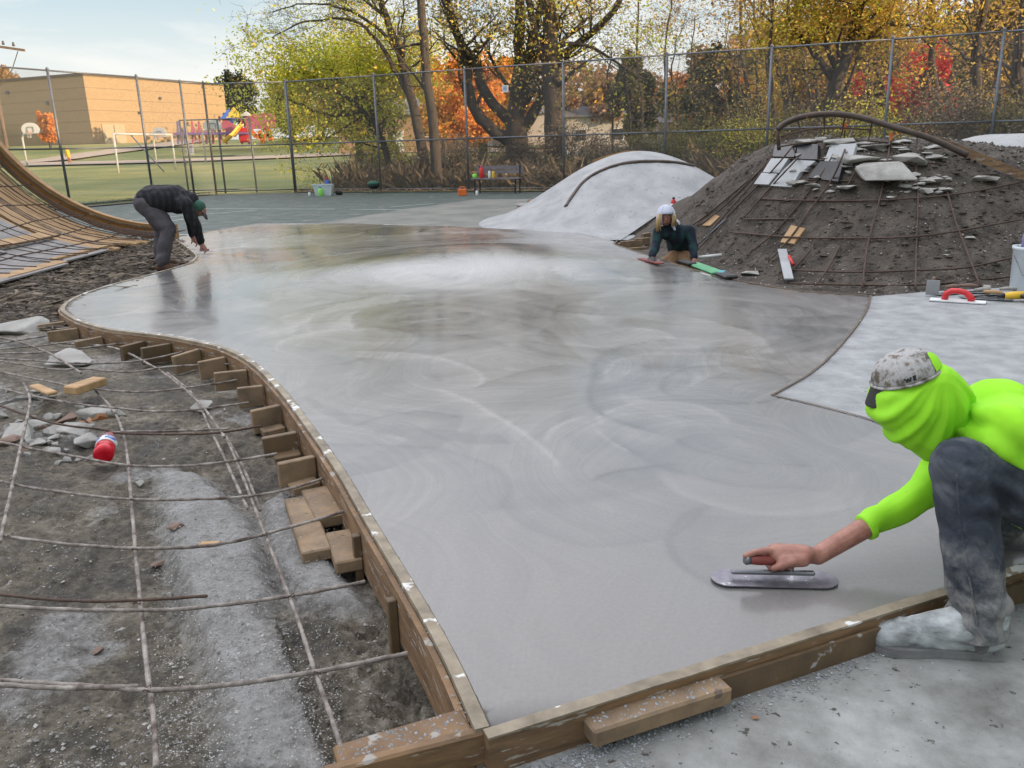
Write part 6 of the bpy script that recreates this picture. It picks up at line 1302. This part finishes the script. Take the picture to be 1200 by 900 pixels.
bottle('cleaner_bottle', c+Vector((.12, .0, .1)), .45, .07, 'blue', 'redp', 'blue bottle with red top sticking up out of the tote')
mb = MB(); mb.tube([c+Vector((.02, .05, .05)), c+Vector((.03, .1, .98))], .022, 6); tag(mb.build('broomstick', 'tan'), 'pale straight broomstick rising from the white tote', 'broomstick'); mb = MB(); mb.tube([c+Vector((-.12, .1, .1)), c+Vector((-.12, .12, .85)), c+Vector((-.02, .14, .98))], .015, 6); tag(mb.build('cane', 'woodwet'), 'dark bent cane rising from the left of the white tote', 'cane')
mb = MB(); mb.cap(c+Vector((.42, .05, .08)), c+Vector((.5, .1, .06)), .08, .07, 10); tag(mb.build('bag', 'black', None, True), 'small black bag on the court right of the tote', 'bag')
#SECTION: vegetation
def branch(mb, tips, p, d, L, r, lev, rr, droop=0, spread=.75):
    n_ = 4 if lev > 0 else 3; P_ = [p]; q = p.copy(); dd = d.normalized(); rs = [r]
    for i in range(n_):
        dd = (dd+Vector((rr.gauss(0, .16), rr.gauss(0, .16), rr.gauss(0, .12)+.05-droop))).normalized(); q = q+dd*L/n_; P_.append(q.copy()); rs.append(max(r*(1-.75*(i+1)/n_), .004))
    mb.tube(P_, rs, 6 if r > .05 else (4 if r > .018 else 3), cap=False)
    if lev <= 1: tips += P_[2:]
    if lev > 0:
        k = rr.randint(2, 4)+(1 if lev > 1 else 0)
        for i in range(k):
            t = rr.uniform(.3, 1.) ; j = min(int(t*n_), n_-1); pp = P_[j].lerp(P_[j+1], t*n_-j); ax_ = Vector((rr.gauss(0, 1), rr.gauss(0, 1), rr.gauss(0, .6)+.15)).normalized()
            branch(mb, tips, pp, dd*(1-spread)+ax_*spread, L*rr.uniform(.45, .75), max(rs[j]*.55, .004), lev-1, rr, droop, spread)
def leaves(mb, tips, per, spread, size, rr, flat=1.):
    size *= .72; per = int(per*1.7)+1
    for t in tips:
        for i in range(per):
            c = t+Vector((rr.gauss(0, spread), rr.gauss(0, spread), rr.gauss(0, spread*.7)*flat)); a = Vector((rr.gauss(0, 1), rr.gauss(0, 1), rr.gauss(0, .7))).normalized(); b = a.cross(Vector((rr.gauss(0, 1), rr.gauss(0, 1), rr.gauss(0, 1)))).normalized(); s = size*rr.uniform(.6, 1.3)
            mb.add([c-a*s, c+b*s*.55, c+a*s, c-b*s*.55], [(0, 1, 2, 3)])
def pxtree(name, label, limbs, Y, lev=3, L=2.2, subs=(5, 8), leaf=None, per=5, spread=.35, size=.07, seed=0, droop=0, group=None, r2=None, cat='tree', start=.35, twigr=.35, prune=1.0):
    rr = random.Random(seed); base = D(*limbs[0][0][0], Y); base.z = min(base.z, gz(base.x, Y)+.05); r = thing(name, tuple(base), label, cat, group); mb = MB(); tips = []
    for pts, r0, r1 in limbs:
        P_ = []
        for i, q in enumerate(pts):
            p = D(q[0], q[1], Y+(q[2] if len(q) > 2 else 0)); P_.append(p)
        if pts is limbs[0][0]: P_[0] = base-Vector((0, 0, .2))
        P_ = spline(P_, 4); m_ = len(P_); rs = [r0+(r1-r0)*(i/(m_-1))**.8 for i in range(m_)]; rs[0] *= 1.35 if pts is limbs[0][0] else 1
        P_ = [p+Vector((rr.gauss(0, .02), 0, rr.gauss(0, .02))) for p in P_]; mb.tube(P_, rs, 9, cap=False)
        for i in range(rr.randint(*subs)):
            t = start+(1-start)*rr.random(); j = min(int(t*(m_-1)), m_-2); ax_ = Vector((rr.gauss(0, 1), rr.gauss(0, .8), rr.gauss(.25, .5))).normalized(); dd = ((P_[j+1]-P_[j]).normalized()*.5+ax_).normalized()
            branch(mb, tips, P_[j], dd, L*rr.uniform(.6, 1.2), rs[j]*twigr, lev-1, rr, droop)
        tips += [P_[-1]]
    mb.build('trunk', 'bark', r, True)
    if leaf:
        if prune < 1: tips = [t for t in tips if rr.random() < prune]
        for k, (lm, sh) in enumerate(leaf):
            ml = MB(); leaves(ml, [t for t in tips if rr.random() < sh], per, spread, size, rr); ml.build('crown', lm, r, recalc=False)
    return r
pxtree('tall_tree', 'slender straight grey trunk leaning slightly left behind the back fence', [([(514, 208), (508, 150), (499, 80), (494, 20), (489, -60)], .19, .12)], 28.6, leaf=[('leaf_gold', .35)], per=2, seed=1, L=2.2)
pxtree('big_tree', 'massive many limbed tree with thick dark trunk behind the middle of the fence', [([(606, 190), (606, 160), (604, 140), (608, 100), (610, 50), (606, -40)], .52, .14), ([(600, 165), (575, 150), (553, 120), (545, 70), (528, 20), (505, -40)], .26, .12), ([(604, 150), (570, 110), (555, 70), (540, 50), (528, 10), (515, -30)], .22, .10), ([(612, 150), (628, 128), (642, 100), (655, 70), (672, 55), (700, 35), (727, 0), (745, -30)], .22, .09), ([(610, 130), (616, 90), (622, 50), (632, 10), (640, -40)], .2, .1)], 31.5, subs=(7, 10), L=2.6, leaf=[('leaf_olive', .35), ('leaf_gold', .3)], per=4, size=.085, seed=2)
pxtree('broad_tree', 'thick straight trunk with ivy and yellow leaves right of the many limbed tree', [([(648, 200), (648, 150), (646, 90), (645, 40), (640, -40)], .36, .22), ([(646, 90), (634, 55), (624, 20), (615, -30)], .17, .1), ([(646, 60), (672, 50), (705, 62), (740, 85), (762, 95)], .09, .02)], 29.8, subs=(7, 9), L=2.3, leaf=[('leaf_yellowgreen', .35), ('leaf_gold', .25)], per=5, size=.08, seed=3)
pxtree('leaning_tree', 'dark leaning tree whose bare crown reaches the upper left of the sky', [([(497, 195), (492, 160), (480, 110), (468, 60), (452, 20), (438, -30)], .22, .09), ([(484, 120), (462, 80), (440, 45), (415, 25), (380, 22), (345, 30), (318, 45)], .10, .015), ([(470, 66), (448, 38), (420, 18), (385, 5), (350, 5), (315, 15)], .08, .012), ([(452, 20), (420, -5), (380, -15)], .08, .012)], 30.5, lev=4, subs=(8, 11), L=1.9, droop=.05, leaf=[('leaf_yellowgreen', .12)], per=2, seed=4)
pxtree('leafy_tree', 'broad yellow green leafy tree at the fence corner near the tote', [([(462, 195), (446, 160), (425, 130), (400, 110), (370, 100)], .15, .05), ([(446, 160), (430, 120), (405, 100), (385, 92)], .10, .03), ([(425, 130), (385, 135), (345, 120), (325, 110)], .08, .03), ([(415, 115), (440, 100), (445, 88)], .07, .03), ([(400, 110), (372, 95), (360, 88), (350, 84)], .07, .02), ([(425, 135), (385, 160), (350, 165), (330, 160)], .05, .02)], 32.5, lev=3, subs=(9, 12), L=1.7, leaf=[('leaf_yellowgreen', .7), ('leaf_gold', .12)], per=6, spread=.28, size=.085, seed=5, start=.15)
pxtree('leafy_tree', 'second yellow green tree leaning in behind the leafy corner tree', [([(478, 190), (455, 150), (440, 110), (425, 85), (410, 75)], .13, .04), ([(450, 130), (470, 100), (480, 70)], .06, .03)], 38, lev=3, subs=(8, 11), L=2.2, leaf=[('leaf_yellowgreen', .6), ('leaf_gold', .4)], per=7, spread=.35, size=.1, seed=6)
pxtree('crooked_tree', 'dark crooked trunk hung with golden leaves behind the dirt mound', [([(972, 178), (974, 140), (980, 100), (992, 60), (1003, 30), (1010, -30)], .34, .16), ([(980, 98), (960, 70), (940, 45), (925, 20)], .15, .04), ([(985, 90), (968, 55), (966, 20)], .12, .04), ([(995, 60), (1030, 35), (1060, 20)], .12, .04)], 29, subs=(8, 11), L=2.2, leaf=[('leaf_gold', .9), ('leaf_yellowgreen', .25)], per=7, spread=.32, size=.085, seed=7, start=.5)
TR = 'slim trunks standing in the wood behind the right of the fence'
for i, (x0, x1, Y, r_, lb) in enumerate([(1136, 1152, 27, .21, 'grey trunk right of the red maple'), (1098, 1092, 30, .16, 'dark trunk standing in front of the red maple'), (1190, 1200, 25, .22, 'dark thick trunk at the right frame edge'), (1165, 1175, 33, .13, 'slim trunk left of the thick edge trunk'), (1048, 1042, 36, .12, 'slim trunk between the crooked tree and the maple'), (1122, 1112, 38, .12, 'slim trunk behind the grey trunk'), (903, 905, 28.5, .075, 'thin straight pole like trunk left of the crooked tree'), (925, 905, 37, .15, 'leaning trunk just right of the thin pole like one'), (880, 868, 42, .12, 'slim trunk above the orange bushes'), (1012, 1030, 40, .14, 'slim trunk behind the crooked tree'), (955, 935, 44, .14, 'slim trunk between the pole like one and the crooked tree'), (1075, 1088, 46, .14, 'trunk crossing the red maple from behind'), (750, 748, 40, .07, 'spindly trunk between two dark green trees'), (775, 786, 36, .06, 'spindly trunk right of the middle fence post')]):
    pxtree('slim_tree', lb, [([(x0, 185), (x0+(x1-x0)*.3+3, 130), (x0+(x1-x0)*.6-3, 70), (x1, 10), (x1+(x1-x0)*.5, -60)], r_, r_*.5)], Y, subs=(7, 10), L=2.4, lev=3, leaf=[('leaf_gold', .30), ('leaf_brown', .25)], per=4, size=.09, seed=20+i, group=TR, start=.25)
DT = 'thin dark trunks deep in the right wood'
rt_ = random.Random(8)
for i in range(16):
    x0 = 890+i*20+rt_.uniform(-8, 8); pxtree('thin_tree', 'thin dark trunk deep in the right wood, one of many alike', [([(x0, 185), (x0+rt_.gauss(0, 6), 120), (x0+rt_.gauss(0, 12), 60), (x0+rt_.gauss(0, 18), -20)], rt_.uniform(.07, .13), .04)], rt_.uniform(29, 44), subs=(5, 8), L=2.0, lev=2, leaf=[('leaf_gold', .3), ('leaf_brown', .2)], per=3, size=.085, seed=400+i, group=DT, start=.2)
BT = 'bare thin saplings against the sky'
for i, (x, yt, Y, lb) in enumerate([(790, 40, 33, 'bare sapling left of the rounded green tree'), (812, 20, 36, 'tall bare sapling above the rounded green tree'), (850, 25, 40, 'bare sapling above the orange maple'), (868, 50, 34, 'short bare sapling left of the pole like trunk'), (715, 60, 34, 'bare sapling right of the thick ivy trunk'), (735, 85, 30, 'low bare sapling in the middle gap of the wood')]):
    pxtree('sapling', lb, [([(x, 195), (x+4, 140), (x-3, 90), (x+3, yt)], .06, .02)], Y, subs=(9, 12), L=1.7, lev=3, leaf=[('leaf_brown', .2)], per=2, size=.06, seed=50+i, group=BT, start=.25, twigr=.5)
def crowntree(name, label, px, ptop, pbase, Y, wpx, mats, seed, dens=1., size=.16, group=None, loc=None, low=.25):
    rr = random.Random(seed); b = D(px, pbase, Y); b.z = gz(b.x, Y); t_ = D(px, ptop, Y); h = t_.z-b.z; W = wpx/2*Y/1000
    r = thing(name, tuple(b), label, 'tree', group); mb = MB(); tips = []; mb.tube([b-Vector((0, 0, .2)), b+Vector((W*.05, 0, h*.5)), b+Vector((0, 0, h*.85))], [W*.09+.05, W*.06+.03, .03], 7, cap=False)
    for i in range(26): a = rr.uniform(0, 6.28); z = rr.uniform(.25, .8); p0 = b+Vector((0, 0, h*z)); branch(mb, tips, p0, Vector((math.cos(a), math.sin(a), .5)), W*.7*(1.1-z*.5), .03+.01*W, 1, rr)
    mb.build('trunk', 'bark', r)
    cl_ = [(Vector((rr.gauss(0, .42), rr.gauss(0, .42), rr.uniform(-1, 1))), rr.uniform(.2, .42)) for _ in range(34)]
    for k, (m_, sh) in enumerate(mats):
        ml = MB()
        for i, (c, cr) in enumerate(cl_):
            if rr.random() > sh: continue
            zz = c.z; env = math.sqrt(max(0.02, 1-zz*zz*.9)); cc_ = b+Vector((c.x*W*env*1.2, c.y*W*env*1.2, h*(low+(1-low)*(.5+.47*zz))))
            for j in range(int(150*dens)):
                v = Vector((rr.gauss(0, 1), rr.gauss(0, 1), rr.gauss(0, 1))).normalized()*cr*W*rr.random()**.4; v.z *= h/W/2.2 if h > W else .6
                c2 = cc_+v; a = Vector((rr.gauss(0, 1), rr.gauss(0, 1), rr.gauss(0, .7))).normalized(); b2 = a.cross(Vector((rr.gauss(0, 1), rr.gauss(0, 1), rr.gauss(0, 1)))).normalized(); s = size*rr.uniform(.5, 1.3); ml.add([c2-a*s, c2+b2*s*.6, c2+a*s, c2-b2*s*.6], [(0, 1, 2, 3)])
        ml.build('crown', m_, r, recalc=False)
    return r
crowntree('dark_tree', 'dark green round tree just right of the school wall', 281, 88, 150, 152, 46, [('leaf_dark', 1), ('leaf_olive', .3)], 1, 1.3, .3)
crowntree('small_tree', 'small bright orange tree in front of the shaded school wall', 59, 131, 172, 100, 22, [('leaf_orange', 1)], 2, .8, .17)
crowntree('far_tree', 'tree top showing over the school roof at the far left', 20, 82, 160, 150, 40, [('leaf_brown', 1), ('leaf_gold', .4)], 3, 1, .35)
crowntree('green_tree', 'green and gold tree behind the playground', 345, 85, 172, 100, 66, [('leaf_yellowgreen', .7), ('leaf_gold', .45)], 4, 1.0, .22)
crowntree('rounded_tree', 'rounded dark green tree in the middle gap behind the fence', 746, 70, 160, 60, 52, [('leaf_dark', .9), ('leaf_olive', .6)], 5, 1.5, .15)
crowntree('rounded_tree', 'broad dark green tree left of the pole like trunk', 828, 60, 175, 45, 78, [('leaf_dark', .7), ('leaf_olive', .9), ('leaf_brown', .2)], 6, 1.6, .12)
crowntree('red_maple', 'bright red maple glowing behind the trunks at right', 1076, 58, 170, 33, 66, [('leaf_red', 1)], 7, 1.2, .085)
crowntree('orange_maple', 'orange maple left of the pole like trunk', 872, 90, 165, 55, 48, [('leaf_orange', .8), ('leaf_brown', .5)], 8, 1.3, .14)
crowntree('orange_maple', 'orange maple glowing behind the many limbed tree', 565, 70, 165, 62, 110, [('leaf_orange', 1), ('leaf_gold', .5)], 9, 1.8, .17)
crowntree('orange_maple', 'small orange tree between the slender grey trunk and the leaning tree', 520, 80, 170, 75, 60, [('leaf_orange', .8), ('leaf_brown', .4)], 10, 1.2, .18)
crowntree('gold_tree', 'golden tree above the orange maple at right centre', 905, 45, 165, 75, 90, [('leaf_gold', .8), ('leaf_brown', .5)], 11, 1.4, .2)
GW = 'autumn trees of the background wood'
protos = []
for k, (m_, lb) in enumerate([([('leaf_brown', .9), ('leaf_gold', .2)], 'brown leaved tree of the background wood'), ([('leaf_olive', .9), ('leaf_gold', .3)], 'olive leaved tree of the background wood'), ([('leaf_gold', .8), ('leaf_olive', .4)], 'golden leaved tree of the background wood'), ([('leaf_brown', .5), ('leaf_orange', .5)], 'rusty orange leaved tree of the background wood')]):
    protos.append(crowntree('wood_tree', lb, [700, 420, 1130, 960][k], [95, 70, 20, 30][k], 170, [80, 62, 50, 58][k], [80, 100, 110, 110][k], m_, 70+k, 1.2, [.24, .2, .16, .18][k], group=GW))
rr = random.Random(4)
for i, (px, Y, k) in enumerate([(445, 95, 1), (500, 88, 2), (540, 100, 0), (600, 90, 3), (640, 105, 1), (680, 110, 2), (770, 95, 0), (800, 80, 3), (850, 90, 2), (900, 60, 1), (930, 85, 0), (985, 75, 1), (1020, 60, 2), (1050, 85, 3), (1100, 70, 2), (1140, 60, 0), (1180, 75, 1), (1210, 50, 2), (1240, 65, 0), (380, 105, 2), (345, 100, 1), (1160, 45, 1), (1260, 45, 2), (1015, 48, 0), (925, 50, 2)]):
    b = D(px, 170, Y); z = gz(b.x, Y); c = copy_tree(protos[k], None, (b.x, Y, z)); s = rr.uniform(.8, 1.2); c.scale = (s, s, s*rr.uniform(.8, 1.05)*(.75 if (px < 850 or Y > 72) else 1.1)); c.rotation_euler.z = rr.uniform(0, 6.28)
# understory
UB = 'undergrowth shrubs behind the fence'
sp_ = []
for k, (m_, lb) in enumerate([([('brush', 1)], 'brown twiggy undergrowth shrub behind the fence'), ([('leaf_olive', 1)], 'olive undergrowth shrub behind the fence'), ([('leaf_yellowgreen', .8), ('leaf_brown', .4)], 'yellow green undergrowth shrub behind the fence')]):
    r = random.Random(90+k); b = Vector((2+k*3.1, 29, 0)); t_ = thing('shrub', tuple(b), lb, 'shrub', UB); mb = MB(); tips = []
    for i in range(12): a = r.uniform(0, 6.28); branch(mb, tips, b, Vector((.5*math.cos(a), .5*math.sin(a), 1)), 1.3, .02, 2, r, spread=.5)
    mb.build('stems', 'twig', t_, recalc=False)
    for m2, sh in m_: ml = MB(); leaves(ml, [t for t in tips if r.random() < sh], 4, .16, .05, r); ml.build('foliage', m2, t_, recalc=False)
    sp_.append(t_)
for i in range(34):
    x = -5.5+i*.84+rr.uniform(-.4, .4); y = bs(x)+rr.uniform(2.6, 6.5); 
    if x > 22: break
    k = rr.choice([0, 0, 1, 2]) if x < 5 else rr.choice([0, 0, 0, 1, 2]); c = copy_tree(sp_[k], None, (x, y, gz(x, y))); s = rr.uniform(.55, 1.0)*(1.5 if x > 6 else 1); c.scale = (s, s, s*rr.uniform(.8, 1.1)); c.rotation_euler.z = rr.uniform(0, 6)
mb = MB()
for i in range(15000):
    x = rr.uniform(-6.5, 20); y = bs(x)+1.0+rr.random()**1.3*5; 
    if x < -2 and rr.random() < .55: continue
    h = rr.uniform(.35, 1.25)*(.6+.7*fbm(x, y, .8)+.2); a = rr.uniform(0, 6.28); w_ = .012; b = Vector((x, y, -.1)); lean = Vector((rr.gauss(0, .25), rr.gauss(0, .25), h)); s = Vector((math.cos(a), math.sin(a), 0))*w_
    mb.add([b-s, b+s, b+lean*.6+s*.8+Vector((0, 0, 0)), b+lean*1.0+Vector((lean.x*.4, 0, -.05))], [(0, 1, 2, 3)])
    if rr.random() < .5: q = b+lean*.8; mb.add([q, q+Vector((rr.gauss(0, .1), rr.gauss(0, .05), .12)), q+Vector((rr.gauss(0, .1), 0, .03))], [(0, 1, 2)])
tag(mb.build('dry_grass', 'brush', None, recalc=False), 'tall dry brown grass and weeds behind the back fence', 'grass', kind='stuff')
mb = MB()
for i in range(9000):
    x = rr.uniform(-7.5, 18); y = bs(x)+rr.uniform(-.12, 1.6); h = rr.uniform(.06, .2); a = rr.uniform(0, 6.28); s = Vector((math.cos(a), math.sin(a), 0))*.008; b = Vector((x, y, -.12)); mb.add([b-s, b+s, b+Vector((rr.gauss(0, .04), rr.gauss(0, .04), h))], [(0, 1, 2)])
for i in range(9000):
    t = rr.random(); a_, b_ = FL[0], FL[4]; x = a_[0]+(b_[0]-a_[0])*t; y = a_[1]+(b_[1]-a_[1])*t; x -= rr.uniform(-.1, 2.); h = rr.uniform(.04, .14); a = rr.uniform(0, 6.28); s = Vector((math.cos(a), math.sin(a), 0))*.008; b = Vector((x, y, -.12)); mb.add([b-s, b+s, b+Vector((rr.gauss(0, .03), rr.gauss(0, .03), h))], [(0, 1, 2)])
tag(mb.build('green_grass', 'grassblade', None, recalc=False), 'short green grass growing along the foot of the fences', 'grass', kind='stuff')
mb = MB()
for i in range(1500):
    x = rr.uniform(-10, 17)
    if x < -7.4: y = 29.7-abs(rr.gauss(0, .3)); 
    else: y = bs(x)-abs(rr.gauss(.1, .35))
    if x < -7.4: t = rr.random(); a_, b_ = FL[0], FL[4]; y = a_[1]+(b_[1]-a_[1])*t; x = a_[0]+(b_[0]-a_[0])*t+abs(rr.gauss(0, .25))
    a = rr.uniform(0, 6.28); s = rr.uniform(.03, .07); c = Vector((x, y, .0)); mb.add([c+Vector((s*math.cos(a+k*PI/2)*(1 if k % 2 else .6), s*math.sin(a+k*PI/2)*(1 if k % 2 else .6), rr.uniform(0, .03))) for k in range(4)], [(0, 1, 2, 3)])
tag(mb.build('fallen_leaves', 'fallen', None, recalc=False), 'brown fallen leaves gathered along the foot of the fences', 'leaves', kind='stuff')
# far wood
mb = MB(); rw = random.Random(77)
for i in range(26000):
    px = rw.uniform(430, 1300); Y = rw.uniform(105, 135); x = D(px, 170, Y).x; topz = 9+3.5*fbm(x, 1, .05, 3)+(6 if px > 850 else 0); z = gz(x, Y)+rw.random()**.8*topz; a = Vector((rw.gauss(0, 1), rw.gauss(0, 1), rw.gauss(0, 1))).normalized(); b = a.cross(Vector((rw.gauss(0, 1), rw.gauss(0, 1), rw.gauss(0, 1)))).normalized(); s = rw.uniform(.2, .55); c = Vector((x, Y, z)); mb.add([c-a*s, c+b*s*.7, c+a*s, c-b*s*.7], [(0, 1, 2, 3)])
tag(mb.build('far_wood', 'leaf_brown', None, recalc=False), 'far brown autumn wood closing off the view behind the houses', 'wood', kind='stuff')
# houses beyond
def house(px, pb, Y, w, h, d, wm, label, rz=0., roofh=1.6, wins=((-.3, .55), (.25, .55))):
    b = D(px, pb, Y); b.z = gz(b.x, Y)-.1; r = thing('house', tuple(b), label, 'house'); R3 = Matrix.Rotation(rz, 3, 'Z'); mb = MB(); mb.box(b+Vector((0, 0, h/2)), (w, d, h), R3); mb.build('wall', wm, r)
    mb = MB(); vs = [b+R3 @ Vector(v) for v in ((-w/2-.4, -d/2-.4, h-.05), (w/2+.4, -d/2-.4, h-.05), (w/2+.4, d/2+.4, h-.05), (-w/2-.4, d/2+.4, h-.05), (-w/2-.4, 0, h+roofh), (w/2+.4, 0, h+roofh))]; mb.add(vs, [(0, 1, 5, 4), (2, 3, 4, 5), (0, 4, 3), (1, 2, 5), (3, 2, 1, 0)]); mb.build('roof', 'roof', r)
    for u, v in wins: mb = MB(); mb.box(b+R3 @ Vector((u*w, -d/2-.02, v*h)), (1.1, .1, 1.1), R3); k = mb.build('window', 'white', r); mb = MB(); mb.box(b+R3 @ Vector((u*w, -d/2-.08, v*h)), (.9, .06, .9), R3); mb.build('pane', 'glassd', k)
    mb = MB(); mb.box(b+R3 @ Vector((.02*w, -d/2-.03, 1.0)), (1., .08, 2.), R3); mb.build('door', 'white', r)
house(470, 168, 85, 11, 3.4, 7, 'wallo', 'tan house behind the leafy trees at left centre'); house(570, 168, 95, 13, 3.2, 7, 'wallw', 'pale house behind the many limbed tree'); house(700, 166, 80, 6, 3.6, 6, 'wallw', 'small pale house right of the thick ivy trunk'); house(790, 164, 95, 10, 3., 7, 'wallw', 'grey roofed white house in the middle gap'); house(850, 162, 88, 9, 2.8, 7, 'wallo', 'tan house half hidden by the orange maple', wins=((-.3, .55),))
